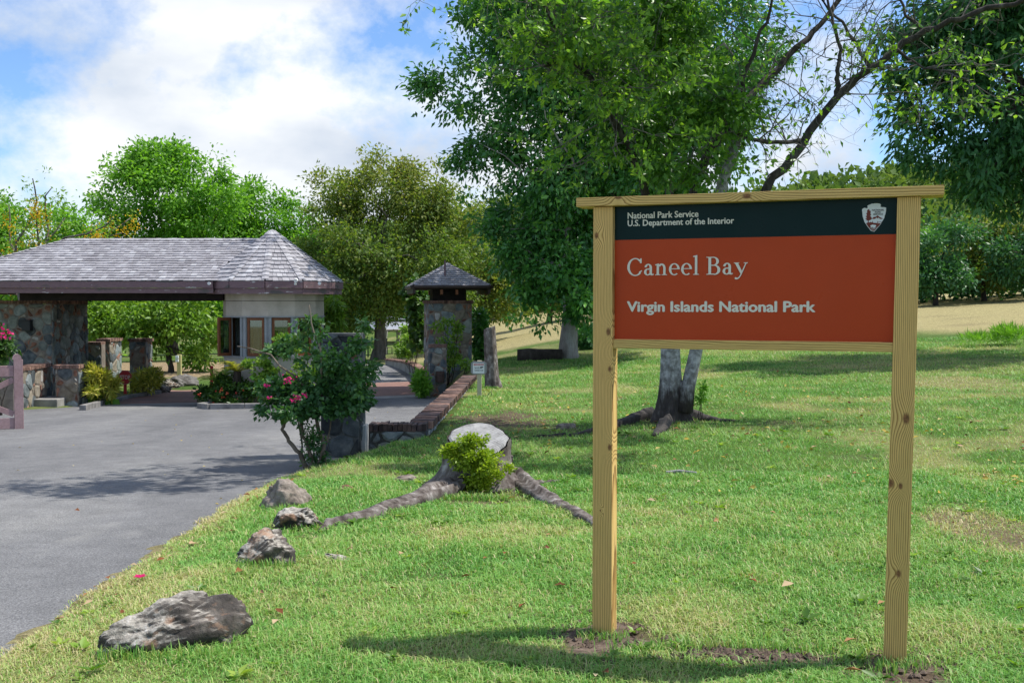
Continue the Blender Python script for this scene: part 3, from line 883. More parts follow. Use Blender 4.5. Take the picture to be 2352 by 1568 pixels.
def pillar(label, c, w_, d_, z0, z1, rot, size, seed, capw=.045, caph=.085, mats=None, mortar=None, brm=None, faces='FRL', cap=True, chips=.3, name='stone_pillar', pitch=.085, group=None, proud=.022):
    """stone pillar with a course of bricks on top; c = centre of its front face at ground"""
    th = thing(name, label, 'pillar', (c[0], c[1], z0), group)
    R = Matrix.Rotation(rot, 4, 'Z'); X = R @ Vector((1, 0, 0)); Yv = R @ Vector((0, 1, 0)); C = Vector((c[0], c[1], 0))
    mb = MB(); Mx = Matrix.Translation(C) @ R
    top = z1 - (caph if cap else 0)
    mb.box((-w_ / 2, 0, z0 - .15), (w_ / 2, d_, top), Mx); core = mb.build('mortar', mortar or MORTAR, th)
    h_ = top - z0
    if 'F' in faces: stone_face(th, C - X * w_ / 2 + Vector((0, 0, z0)), X, -Yv, w_, h_, size, seed, mats, chips=chips, proud=proud)
    if 'R' in faces: stone_face(th, C + X * w_ / 2 + Vector((0, 0, z0)), Yv, X, d_, h_, size, seed + 1, mats, chips=chips, proud=proud)
    if 'L' in faces: stone_face(th, C - X * w_ / 2 + Yv * d_ + Vector((0, 0, z0)), -Yv, -X, d_, h_, size, seed + 2, mats, chips=chips, proud=proud)
    if cap:
        zc_ = z1 - caph / 2; e = capw
        bl = .10
        F0 = C - X * (w_ / 2 + e) + Yv * (bl / 2 - e); F1 = C + X * (w_ / 2 + e) + Yv * (bl / 2 - e)
        up = Vector((0, 0, zc_))
        bricks(th, F0 + up, F1 + up, bl, caph, pitch, brm)
        K0 = C - X * (w_ / 2 + e) + Yv * (d_ + e - bl / 2); K1 = C + X * (w_ / 2 + e) + Yv * (d_ + e - bl / 2)
        bricks(th, K0 + up, K1 + up, bl, caph, pitch, brm)
        for sgn in (-1, 1):
            S0 = C + X * sgn * (w_ / 2 + e - bl / 2) + Yv * (bl - e + .004); S1 = C + X * sgn * (w_ / 2 + e - bl / 2) + Yv * (d_ + e - bl - .004)
            bricks(th, S0 + up, S1 + up, bl, caph, pitch, brm)
        mb = MB(); mb.box((-w_ / 2 + bl - e + .004, bl - e + .004, top + .001), (w_ / 2 - bl + e - .004, d_ + e - bl - .004, z1 - .012), Mx); mb.build('cap_filling', mortar or MORTAR, th)
    return th

# --- pillar beside the bougainvillea, low wall running from it along the lawn
zb_ = G(-2.3, 13.9)
pc = P(775, 1050, 13.9)
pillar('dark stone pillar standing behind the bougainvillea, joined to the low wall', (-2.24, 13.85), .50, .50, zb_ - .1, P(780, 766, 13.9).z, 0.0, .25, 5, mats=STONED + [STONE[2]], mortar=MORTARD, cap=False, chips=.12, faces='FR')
mb = MB(); mb.box((-1.985, 13.80, -.75), (-1.885, 14.28, .0)); 
wallA = thing('low_wall', 'low stone wall with dark weathered brick coping bordering the lawn beside the drive', 'wall', (-1.2, 14.3, -.3))
W1a, W1b = -1.93, -1.13
zt1 = .0
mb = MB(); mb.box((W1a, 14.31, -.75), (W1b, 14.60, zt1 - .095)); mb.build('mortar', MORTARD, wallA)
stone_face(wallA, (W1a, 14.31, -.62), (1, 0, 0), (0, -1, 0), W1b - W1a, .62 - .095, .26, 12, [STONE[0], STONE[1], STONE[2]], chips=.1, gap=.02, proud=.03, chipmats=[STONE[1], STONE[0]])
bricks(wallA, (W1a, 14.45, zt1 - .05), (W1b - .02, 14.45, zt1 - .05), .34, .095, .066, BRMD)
mb = MB(); mb.box((-2.0, 13.98, -.75), (-1.925, 14.27, zt1 + .015)); mb.build('whitewashed_end', WHITEWASH, wallA, bevel=.012)
# the long stretch
A2 = Vector((-1.25, 14.64, zt1 - .05)); B2 = Vector((-.99, 25.0, -.095))
d2 = (B2 - A2); nb = Vector((d2.y, -d2.x, 0)).normalized()
mb = MB()
h2 = Vector((0, 0, -.05))
pts = [A2 - nb * .15, A2 + nb * .13, B2 + nb * .13, B2 - nb * .15]
Vb = [Vector((p.x, p.y, -1.3)) for p in pts] + [p + h2 for p in pts]
mb.add(Vb, [(0, 1, 2, 3), (7, 6, 5, 4), (4, 5, 1, 0), (5, 6, 2, 1), (6, 7, 3, 2), (7, 4, 0, 3)]); mb.build('mortar', MORTARD, wallA)
bricks(wallA, A2, B2, .32, .095, .073, BRM[:3] + BRMD[:4])
stone_face(wallA, A2 + nb * .13 + Vector((0, 0, -.40)), d2, nb, d2.length, .34, .24, 15, STONE[:2] + [STONE[3]], chips=.15, gap=.02, proud=.02)
stone_face(wallA, (W1b, 14.31, -.45), (0, 1, 0), (1, 0, 0), .28, .355, .2, 16, STONE[:2])
# brick-capped end wall of the planting bed behind the warning sign
ew = thing('low_wall', 'short brick-capped wall end of the planting bed behind the warning sign', 'wall', (-.8, 27.5, -.2))
a_ = P(1086, 834, 27.5); b2_ = P(1118, 833, 27.5)
mb = MB(); mb.box((a_.x, 27.5, -.8), (b2_.x, 27.8, a_.z - .05)); mb.build('mortar', MORTAR, ew)
bricks(ew, (a_.x, 27.65, a_.z), (b2_.x, 27.65, a_.z), .34, .09, .08)
stone_face(ew, (a_.x, 27.5, -.5), (1, 0, 0), (0, -1, 0), b2_.x - a_.x, .42, .2, 18, chips=.2)

# ------------------------------------------------------------------ shingled roofs
m, t, b = newmat('cedar_shingle'); N = NB(t)
oi = N.n('ShaderNodeObjectInfo'); at = N.n('ShaderNodeAttribute', attribute_name='tint')
vec = N.wcoord((1, 1, 1))
rnd = N.math('FRACT', N.math('ADD', at.outputs['Fac'], N.math('MULTIPLY', oi.outputs['Random'], 1.0)))
c = N.ramp(rnd, [(0, (.30, .292, .31)), (.4, (.355, .347, .365)), (.8, (.41, .402, .422)), (.93, (.45, .445, .46)), (1, (.52, .52, .535))])
st = N.noise(vec, 1.3, 4, .6)
c = N.mix(.7, c, N.ramp(st, [(.32, (.62, .60, .62)), (.66, (1.15, 1.15, 1.17))]), 'MULTIPLY')
gr = N.noise(N.wcoord((30, 12, 6)), 3, 4, .65)
c = N.mix(.55, c, N.ramp(gr, [(.3, (.6, .6, .6)), (.7, (1.2, 1.2, 1.2))]), 'MULTIPLY')
N.l(c, b.inputs['Base Color']); b.inputs['Roughness'].default_value = .8; b.inputs['Specular IOR Level'].default_value = .3
N.bump(gr, b, .5, .006)
SHING = m
def shingle_mesh(k):
    mb = MB()
    # wedge: thin at the top, thick at the butt; x across, y up the slope, z out of the slope
    t0, t1 = .004, .020
    j = lambda: random.uniform(-.025, .025)
    V = [(-.5 + j() * .4, -.5 + j(), 0), (.5 + j() * .4, -.5 + j(), 0), (.5, .5, 0), (-.5, .5, 0), (-.5, -.5 + j(), t1), (.5, -.5 + j(), t1), (.5, .5, t0), (-.5, .5, t0)]
    mb.add(V, [(4, 5, 6, 7), (0, 1, 5, 4), (1, 2, 6, 5), (3, 0, 4, 7)])
    return npmesh('shingle', np.array([tuple(v) for v in mb.v]), mb.f, SHING, False, {'tint': np.full(8, k / 8.0)})
SHM = [shingle_mesh(k) for k in range(8)]
SHQ = {}       # roof object -> list of (matrix, mesh index)
def shingle_facet(key, poly, expo=.165, wid=.14, lift=.004, seed=0):
    """courses of shingles over a planar convex roof facet; poly[0]-poly[1] is its eave"""
    r = random.Random(seed)
    poly = [Vector(p) for p in poly]
    ex = (poly[1] - poly[0]).normalized(); nn = (poly[1] - poly[0]).cross(poly[-1] - poly[0]).normalized()
    if nn.z < 0: nn = -nn
    ey = nn.cross(ex)
    if ey.z < 0: ey = -ey
    pl = [((p - poly[0]).dot(ex), (p - poly[0]).dot(ey)) for p in poly]
    ymax = max(p[1] for p in pl); y = -.03
    R = Matrix((ex, ey, nn)).transposed().to_4x4()
    while y < ymax - .02:
        ym = max(0.001, min(y + expo * .5, ymax - .001))
        xsn = []
        for i in range(len(pl)):
            a = pl[i]; b2 = pl[(i + 1) % len(pl)]
            if (a[1] - ym) * (b2[1] - ym) <= 0 and abs(a[1] - b2[1]) > 1e-9:
                xsn.append(a[0] + (b2[0] - a[0]) * (ym - a[1]) / (b2[1] - a[1]))
        if len(xsn) >= 2:
            x0, x1 = min(xsn), max(xsn); x = x0
            while x < x1 - .01:
                ww = min(r.uniform(.7, 1.35) * wid, x1 - x)
                if x1 - (x + ww) < .04: ww = x1 - x
                tl = Matrix.Rotation(r.uniform(-.02, .03), 4, 'X')
                dy_ = r.uniform(-.012, .012)
                lh = expo * 1.35
                c_ = poly[0] + ex * (x + ww / 2) + ey * (y + dy_ + lh / 2) + nn * (lift + r.uniform(0, .004))
                slope = Matrix.Rotation(-.075, 4, 'X')
                SHQ.setdefault(key, []).append((Matrix.Translation(c_) @ R @ slope @ tl @ Matrix.Diagonal((max(.02, ww - .008), lh, 1, 1)), r.randrange(8)))
                x += ww
        y += expo
def flush_shingles(key, roof, limit=300, keyf=None):
    q = SHQ[key]
    q.sort(key=keyf or (lambda a: a[0].translation.y))
    for M_, k in q[:limit]:
        piece('shingle', SHM[k], M_, roof)
    rest = q[limit:]
    if rest:
        V, Fc, T = [], [], []
        cos = [[v.co.copy() for v in me.vertices] for me in SHM]; fcs = [[tuple(p.vertices) for p in me.polygons] for me in SHM]
        rr = random.Random(5)
        for M_, k in rest:
            n = len(V); V += [tuple(M_ @ c) for c in cos[k]]; Fc += [tuple(i + n for i in f) for f in fcs[k]]; T += [rr.random()] * 8
        obj('shingles', npmesh('shingles', np.array(V), Fc, SHING, False, {'tint': np.array(T)}), roof, kind='stuff')
def hip_caps(roof, A, B, n1, n2, step=.16, name='ridge_cap'):
    """cap shingles folded over a hip or ridge from A (low) to B (high); n1, n2 the two roof normals"""
    A = Vector(A); B = Vector(B); d = (B - A); L = d.length; d.normalize()
    n1 = Vector(n1).normalized(); n2 = Vector(n2).normalized()
    a = d.cross(n1).normalized(); b3 = n2.cross(d).normalized()
    nm = (n1 + n2).normalized()
    if a.dot(n2) > 0: a = -a
    if b3.dot(n1) > 0: b3 = -b3
    n = int(L / step)
    V = []
    wd = .085
    for (s_, l_) in ((0, .045), (step * 1.35 / 1, .022)):
        for q in (a * wd, Vector((0, 0, 0)), b3 * wd):
            V.append(d * s_ + q + nm * l_)
    V += [v - nm * .014 for v in V[:3]]
    me = npmesh('ridge_cap', np.array([tuple(v) for v in V]), [(0, 1, 4, 3), (1, 2, 5, 4), (6, 7, 1, 0), (7, 8, 2, 1)], SHING, False, {'tint': np.full(9, .1)})
    for i in range(n):
        piece(name, me, Matrix.Translation(A + d * (i * L / n)), roof)

# --- gate house: long hipped roof over the entry lane, with a twelve-sided booth at its right end
m, t, b = newmat('fascia_peeling_mauve_paint'); N = NB(t)
v_ = N.wcoord((.5, 1, 2.2))
pn = N.noise(v_, 2.2, 6, .65); fn = N.noise(N.wcoord((1, 1, 5)), 9, 5, .6)
c = N.mix(.6, (.185, .115, .125), N.ramp(fn, [(.3, (.65, .62, .62)), (.7, (1.2, 1.2, 1.2))]), 'MULTIPLY')
c = N.mix(N.ramp(pn, [(.56, (0, 0, 0)), (.60, (1, 1, 1))]), c, (.10, .085, .08))
c = N.mix(N.ramp(N.noise(v_, 5.5, 4, .6), [(.665, (0, 0, 0)), (.68, (1, 1, 1))]), c, (.46, .43, .43))
N.l(c, b.inputs['Base Color']); b.inputs['Roughness'].default_value = .7
FASCIA = m
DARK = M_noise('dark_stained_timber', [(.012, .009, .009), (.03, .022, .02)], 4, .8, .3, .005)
PLAST = M_noise('beige_plaster', [(.47, .42, .345), (.56, .50, .42), (.62, .56, .47)], 3, .9, .25, .004, fine=110)
POSTG = M_noise('grey_painted_post', [(.30, .32, .33), (.38, .40, .41)], 5, .85, .2, .004)
FRAME = M_noise('varnished_window_wood', [(.16, .055, .022), (.27, .10, .038)], 9, .5, .2, .003, stretch=(6, 6, 1))
m, t, b = newmat('window_glass'); N = NB(t)
gl_ = N.n('ShaderNodeBsdfGlossy', i={'Roughness': .02, 'Color': (.9, .95, .95, 1)}); tr_ = N.n('ShaderNodeBsdfTransparent', i={'Color': (.62, .70, .68, 1)})
lw = N.n('ShaderNodeLayerWeight', i={'Blend': .35}); ms_ = N.n('ShaderNodeMixShader')
N.l(N.math('ADD', N.math('MULTIPLY', lw.outputs['Fresnel'], .8), .10), ms_.inputs[0]); N.l(tr_.outputs[0], ms_.inputs[1]); N.l(gl_.outputs[0], ms_.inputs[2])
N.l(ms_.outputs[0], t.nodes['Material Output'].inputs['Surface'])
GLASS = m
YE, YR = 26.45, 29.05                   # front eave and ridge
ZE = P(300, 645, YE).z; ZR = P(300, 552, YR).z
XL = P(150, 552, YR).x - 2.6; XRr = P(600, 552, YR).x
BC = Vector((P(628, 600, 27.8).x, 27.8, 0)); BR = 1.76      # booth centre, roof circumradius
gh = thing('gate_house', 'gate house with grey shingled hip roof, stone pier and polygonal guard booth', 'building', (BC.x, BC.y, -.96))
roof = MB()
ridgeL = Vector((XL + 2.6, YR, ZR)); ridgeR = Vector((BC.x, YR, ZR))
e0 = Vector((XL, YE, ZE)); e1 = Vector((BC.x, YE, ZE)); f0 = Vector((XL, 2 * YR - YE, ZE)); f1 = Vector((BC.x, 2 * YR - YE, ZE))
roof.add([e0, e1, ridgeR, ridgeL, f0, f1], [(0, 1, 2, 3), (5, 4, 3, 2), (4, 0, 3)])
roofo = roof.build('roof', DARK, gh)
apex = P(622, 527, 27.8); apex.x = BC.x - .03
NG = 12
def ngon(r_, z_, k, off=6.0):
    a = math.radians(-90 + off + 30 * k)
    return Vector((BC.x + r_ * math.cos(a), BC.y + r_ * math.sin(a), z_))
def inwing(p):      # the wing's roof height at p
    if p.x > BC.x: return -9
    dy_ = abs(p.y - YR); return ZR - (ZR - ZE) * dy_ / 2.6
cone = MB()
cp = [ngon(BR, ZE + .0, k) for k in range(NG)]
cone.add(cp + [apex], [(k, (k + 1) % NG, NG) for k in range(NG)])
coneo = cone.build('booth_roof', DARK, gh)
shingle_facet('wing', [e0, e1, ridgeR, ridgeL], seed=1)
shingle_facet('wing', [f0, e0, ridgeL], seed=2)
nF = Vector((0, -(ZR - ZE), 2.6)).normalized(); nL = Vector((-(ZR - ZE), 0, 2.6)).normalized(); nB = Vector((0, (ZR - ZE), 2.6)).normalized()
for k in range(NG):
    a = cp[k]; c_ = cp[(k + 1) % NG]
    if (a.y + c_.y) / 2 < BC.y + 1.2 and (a.x + c_.x) / 2 > BC.x - 1.6:
        shingle_facet('cone', [a, c_, apex], wid=.13, seed=20 + k)
# leave out shingles of one roof that would lie inside the other
def cone_z(p):
    d = p - BC; a = math.degrees(math.atan2(d.y, d.x)); k = ((a + 90 - 6) % 30) - 15
    ap = math.hypot(d.x, d.y) * math.cos(math.radians(k)) / (BR * math.cos(math.radians(15)))
    return lerp(apex.z, ZE, ap) if ap <= 1.02 else -9
SHQ['wing'] = [q for q in SHQ['wing'] if q[0].translation.z > cone_z(q[0].translation) - .0]
SHQ['cone'] = [q for q in SHQ['cone'] if q[0].translation.z > inwing(q[0].translation) - .0]
flush_shingles('wing', roofo, 300, lambda a: (a[0].translation.y, abs(a[0].translation.x + 8)))
flush_shingles('cone', coneo, 300)
hip_caps(roofo, e0, ridgeL, nF, nL)
hip_caps(roofo, ridgeL, Vector((BC.x - .25, YR, ZR)), nF, nB, .17)
def fn_(k):
    a = cp[k % NG]; c_ = cp[(k + 1) % NG]; n = (c_ - a).cross(apex - a).normalized()
    return n if n.z > 0 else -n
for k in range(NG):
    if cp[k].y < BC.y + 1.0 and cp[k].x > BC.x - 1.0:
        hip_caps(coneo, cp[k] + (apex - cp[k]) * .01, cp[k].lerp(apex, .95), fn_(k - 1), fn_(k), .16)
# fascia boards: an upper and a lower board along the eaves
def board(A, B, z0, z1, th_, out, name, mat=FASCIA):
    A = Vector(A); B = Vector(B); n = Vector(((B - A).y, -(B - A).x, 0)).normalized()
    mb = MB(); q = [A + n * out, B + n * out, B + n * (out - th_), A + n * (out - th_)]
    mb.add([Vector((p.x, p.y, z0)) for p in q] + [Vector((p.x, p.y, z1)) for p in q], [(3, 2, 1, 0), (4, 5, 6, 7), (0, 1, 5, 4), (1, 2, 6, 5), (2, 3, 7, 6), (3, 0, 4, 7)])
    return mb.build(name, mat, gh)
zf1 = ZE - .015; zf2 = P(300, 661, YE).z; zf3 = P(300, 673, YE).z
xj = BC.x - 1.2
board((XL - .03, YE, 0), (xj, YE, 0), zf2, zf1, .05, .03, 'fascia_board')
board((XL, YE, 0), (xj - .004, YE, 0), zf3, zf2 - .003, .05, -.012, 'lower_fascia_board')
board((XL, 2 * YR - YE, 0), (XL, YE, 0), zf2, zf1, .05, .03, 'fascia_board')
board((XL, 2 * YR - YE, 0), (XL, YE, 0), zf3, zf2 - .003, .05, -.012, 'lower_fascia_board')
for k in range(NG):
    a = cp[k]; c_ = cp[(k + 1) % NG]
    if max(a.x, c_.x) > BC.x - 1.7 and a.y < BC.y + 1.6:
        board(a + (c_ - a) * .004, c_ - (c_ - a) * .004, zf2 - .01, zf1 + .0, .05, .035, 'fascia_board')
        board(a + (c_ - a) * .006, c_ - (c_ - a) * .006, zf3 - .02, zf2 - .014, .05, -.005, 'lower_fascia_board')
# soffit and the deep dark beam over the lane
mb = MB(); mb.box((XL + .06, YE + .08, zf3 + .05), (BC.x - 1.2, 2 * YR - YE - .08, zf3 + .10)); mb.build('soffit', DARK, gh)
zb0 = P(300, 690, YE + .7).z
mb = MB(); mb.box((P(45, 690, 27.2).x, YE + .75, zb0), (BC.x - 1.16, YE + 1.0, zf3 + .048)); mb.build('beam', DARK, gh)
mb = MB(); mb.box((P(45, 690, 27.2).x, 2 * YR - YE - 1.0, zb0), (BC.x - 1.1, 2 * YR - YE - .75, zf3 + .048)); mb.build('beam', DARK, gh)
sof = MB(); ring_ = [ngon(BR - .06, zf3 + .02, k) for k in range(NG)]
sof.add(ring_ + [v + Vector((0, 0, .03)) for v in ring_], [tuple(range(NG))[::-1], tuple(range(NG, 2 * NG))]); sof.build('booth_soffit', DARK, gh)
# booth walls: plaster band, posts, casement windows, low wall
BW = P(742, 700, 27.8).x - BC.x + .0
def wallring(z0, z1, r0, r1, name, mat):
    mb = MB()
    for k in range(NG):
        a0, a1 = ngon(r0, z0, k), ngon(r0, z0, k + 1); b0, b1 = ngon(r1, z0, k), ngon(r1, z0, k + 1); up = Vector((0, 0, z1 - z0))
        mb.add([a0, a1, b1, b0, a0 + up, a1 + up, b1 + up, b0 + up], [(0, 1, 5, 4), (2, 3, 7, 6), (4, 5, 6, 7), (3, 2, 1, 0)])
    return mb.build(name, mat, gh)
RW = BW / math.cos(math.radians(6)); 
zg = P(628, 691, 26.9).z; zw1 = P(628, 727, 26.9).z; zw0 = P(628, 817, 26.9).z
wallring(zg + .006, zf3 + .015, RW, RW - .14, 'plaster_band', PLAST)
wallring(zw1 + .012, zg - .006, RW, RW - .14, 'plaster_band', PLAST)
wallring(zg - .0055, zg + .0055, RW - .015, RW - .14, 'band_groove', DARK)
wallring(zw1 - .02, zw1 + .0115, RW + .02, RW - .14, 'drip_mould', POSTG)
wallring(-1.0, zw0 - .06, RW - .01, RW - .16, 'booth_base', PLAST)
wallring(zw0 - .059, zw0, RW + .03, RW - .16, 'window_sill', CONC)
for k in range(NG):
    a = ngon(RW - .01, 0, k); rd = (a - BC).normalized(); tg = Vector((-rd.y, rd.x, 0))
    mb = MB(); Mx = Matrix.Translation(Vector((a.x, a.y, 0))) @ Matrix((rd, tg, Vector((0, 0, 1)))).transposed().to_4x4()
    mb.box((-.13, -.085, zw0 + .001), (-.005, -.03, zw1 - .021), Mx); mb.box((-.13, .03, zw0 + .001), (-.005, .085, zw1 - .021), Mx); mb.box((-.13, -.03, zw0 + .001), (-.03, .03, zw1 - .021), Mx)
    mb.build('window_post', POSTG, gh)
    a1 = ngon(RW - .06, 0, k); b1 = ngon(RW - .06, 0, k + 1); u_ = (b1 - a1).normalized(); L = (b1 - a1).length
    nrm = Vector((u_.y, -u_.x, 0))
    s0, s1 = .095, L - .095
    opening = k in (11, 10)
    Mw = Matrix.Translation(Vector((a1.x, a1.y, 0))) @ Matrix((u_, -nrm, Vector((0, 0, 1)))).transposed().to_4x4()
    if k == 10:      # this casement stands open
        Mw = Mw @ Matrix.Translation((s0, 0, 0)) @ Matrix.Rotation(math.radians(-80), 4, 'Z') @ Matrix.Translation((-s0, 0, 0))
    fr_ = MB(); w5 = .06
    fr_.box((s0, -.02, zw0 + .004), (s0 + w5, .03, zw1 - .022), Mw); fr_.box((s1 - w5, -.02, zw0 + .004), (s1, .03, zw1 - .022), Mw)
    fr_.box((s0 + w5, -.02, zw0 + .004), (s1 - w5, .03, zw0 + .08), Mw); fr_.box((s0 + w5, -.02, zw1 - .09), (s1 - w5, .03, zw1 - .022), Mw)
    wf = fr_.build('window', FRAME, gh, label='casement window standing open' if k == 10 else None)
    gm = MB(); gm.box((s0 + w5, .002, zw0 + .08), (s1 - w5, .007, zw1 - .09), Mw); gm.build('pane', GLASS, wf)
mb = MB(); ring_ = [ngon(RW - .17, zg, k) for k in range(NG)]; mb.add(ring_, [tuple(range(NG))]); mb.build('ceiling', PLAST, gh)
mb = MB(); ring_ = [ngon(RW - .17, -.85, k) for k in range(NG)]; mb.add(ring_, [tuple(range(NG))]); mb.build('booth_floor', CONC, gh)
# stone pier carrying the left end of the roof
px1 = P(120, 800, 28).x; pz1 = P(120, 690, 28).z
pier = MB(); pier.box((px1 - 3.0, 28.0, -1.1), (px1, 30.35, pz1 - .09)); piero = pier.build('stone_pier', MORTAR, gh)
DKS = [STONE[0], STONE[1], STONE[2], STONE[1]]
stone_face(piero, (px1 - 3.0, 28.0, -1.0), (1, 0, 0), (0, -1, 0), 3.0, pz1 - .09 + 1.0, .25, 31, DKS, chips=.35)
stone_face(piero, (px1, 28.0, -1.0), (0, 1, 0), (1, 0, 0), 2.35, pz1 - .09 + 1.0, .25, 32, DKS, chips=.35)
bricks(piero, (px1 - 3.0, 28.06, pz1 - .045), (px1 + .02, 28.06, pz1 - .045), .16, .088, .085)
bricks(piero, (px1 - .06, 28.15, pz1 - .045), (px1 - .06, 30.35, pz1 - .045), .16, .088, .085)

# --- the other stone pillars and walls of the gate
lamp_boxes = []
pillar('left front stone pillar with brick cap at the kerb beside the wooden gate', (P(154, 900, 25.9).x, 25.9), .55, .55, -.95, P(154, 838, 25.9).z, math.radians(0), .24, 41, chips=.4)
a_ = P(116, 833, 26.6); b2_ = P(30, 848, 24.2)
lw_ = thing('low_wall', 'brick-capped stone wall running from the left pillar towards the wooden gate', 'wall', (a_.x, a_.y, -.95))
dv = (a_ - b2_); dv.z = 0; nv = Vector((dv.y, -dv.x, 0)).normalized()
mb = MB(); zt_ = a_.z - .09
q = [b2_, a_, a_ - nv * .3, b2_ - nv * .3]
mb.add([Vector((p.x, p.y, -1.1)) for p in q] + [Vector((p.x, p.y, zt_)) for p in q], [(3, 2, 1, 0), (4, 5, 6, 7), (0, 1, 5, 4), (1, 2, 6, 5), (2, 3, 7, 6), (3, 0, 4, 7)])
mb.build('mortar', MORTAR, lw_)
stone_face(lw_, Vector((b2_.x, b2_.y, -1.0)), dv, nv, dv.length, zt_ + 1.0, .26, 43, chips=.45)
bricks(lw_, Vector((b2_.x, b2_.y, zt_ + .045)) - nv * .13, Vector((a_.x, a_.y, zt_ + .045)) - nv * .13, .36, .088, .085)
sl_ = thing('stone_step', 'low concrete step in front of the brick-capped wall at left', 'step', (P(100, 930, 25.6).x, 25.6, -.95))
mb = MB(); mb.box((P(72, 930, 25.4).x, 25.4, -1.0), (P(131, 930, 25.4).x, 26.4, P(100, 917, 25.4).z)); mb.build('slab', CONC, sl_, bevel=.015)
pillar('stone pillar with brick cap right of the stop sign, under the gate roof', (P(316, 800, 31.0).x, 31.0), .47, .55, -.96, P(316, 778, 31.0).z, 0, .24, 44, chips=.45)
pillar('stone pillar with brick cap left of the stop sign, next to the pier', (P(238, 800, 33.0).x, 33.0), .36, 1.0, -.96, P(244, 778, 33.0).z, 0, .24, 47, chips=.45)
lw2 = thing('low_wall', 'stone wall stub with brick coping between the pier and the pillar', 'wall', (P(215, 800, 32.2).x, 32.2, -.96))
mb = MB(); x0_, x1_ = P(196, 790, 32.2).x, P(233, 790, 32.2).x; z_ = P(215, 785, 32.2).z
mb.box((x0_, 32.2, -1.0), (x1_, 32.5, z_ - .08)); mb.build('mortar', MORTAR, lw2)
stone_face(lw2, (x0_, 32.2, -.9), (1, 0, 0), (0, -1, 0), x1_ - x0_, z_ - .08 + .9, .24, 48, chips=.4)
bricks(lw2, (x0_, 32.35, z_ - .04), (x1_, 32.35, z_ - .04), .36, .08, .085)
# small lamp pillar and roofed pillar right of the drive
pillar('short stone pillar with brick cap and wall lamp at the right of the drive', (P(1006, 850, 29.6).x, 29.6), .46, .42, -.96, P(1006, 791, 29.6).z, math.radians(6), .2, 51, chips=.4, capw=.03)
rp_c = P(1034, 690, 31.8)
RPW = 1.30
rp = pillar('tall square stone pillar under a small shingled pyramid roof', (rp_c.x, 31.8), RPW, RPW, -.96, rp_c.z, math.radians(10), .25, 54, capw=.05, caph=.09, chips=.35, name='roofed_pillar', mats=[STONE[0], STONE[1], STONE[0], STONE[3]], faces='FL')
R_ = Matrix.Rotation(math.radians(10), 4, 'Z'); Cc = Vector((rp_c.x, 31.8, 0)) + R_ @ Vector((0, RPW / 2, 0))
Mr = Matrix.Translation(Cc) @ R_
ze_ = P(1034, 655, 31.2).z; hw = 1.12; ap_ = P(1022, 606, 32.4); zap = ap_.z
rb = MB(); cr = [Mr @ Vector((x * hw, y * hw, ze_)) for x, y in ((-1, -1), (1, -1), (1, 1), (-1, 1))]; apx = Mr @ Vector((0, 0, zap))
rb.add(cr + [apx], [(k, (k + 1) % 4, 4) for k in range(4)]); rbo = rb.build('roof', DARK, rp)
for k in range(4):
    if k in (0, 1, 3): shingle_facet('pyr', [cr[k], cr[(k + 1) % 4], apx], expo=.125, wid=.15, seed=60 + k)
flush_shingles('pyr', rbo, 300)
def nk(k):
    n = (cr[(k + 1) % 4] - cr[k % 4]).cross(apx - cr[k % 4]).normalized(); return n if n.z > 0 else -n
for k in (0, 1, 3): hip_caps(rbo, cr[k], apx, nk((k - 1) % 4), nk(k), .15)
GUT = M_noise('brown_gutter', [(.035, .025, .022), (.075, .05, .042)], 5, .5, .1, .003)
for k in range(4):
    a = cr[k]; c_ = cr[(k + 1) % 4]; out = ((a + c_) / 2 - Vector((Cc.x, Cc.y, ze_))).normalized()
    mb = MB(); mb.tube([a + out * .05 - Vector((0, 0, .05)), c_ + out * .05 - Vector((0, 0, .05))], .055, 10); mb.build('gutter', GUT, rp, smooth=False)
    for s_ in ((.36, .56) if k == 0 else (.3, .7)):
        p_ = a.lerp(c_, s_); q_ = MB(); Mq = Matrix.Translation(Vector((p_.x, p_.y, ze_ - .27)) - out * .02) @ R_
        q_.box((-.035, -.035 - (.1 if k in (0, 2) else 0), 0), (.035, .035, .14), Mq); q_.build('rafter_end', FRAME, rp)
mb = MB(); mb.box((-hw + .05, -hw + .05, ze_ - .12), (hw - .05, hw - .05, ze_ - .09), Mr); mb.build('soffit', DARK, rp)
for sx in (-1, 1):
    mb = MB(); mb.box((sx * hw * .99 - .04, -hw - .02, ze_ - .24), (sx * hw * .99 + .04, hw + .02, ze_ - .07), Mr); mb.build('beam', GUT, rp)
mb = MB(); mb.box((-RPW / 2 + .15, -RPW / 2 + .15, rp_c.z + .001), (RPW / 2 - .15, RPW / 2 - .15, ze_ - .121), Mr); mb.build('vent_core', DARK, rp)
mb = MB(); pp_ = P(1022, 634, 31.75); pt_ = P(1022, 598, 31.75); mb.box((pp_.x - .028, 31.72, pp_.z - .1), (pp_.x + .028, 31.78, pt_.z)); mb.build('roof_post', FASCIA, rp)

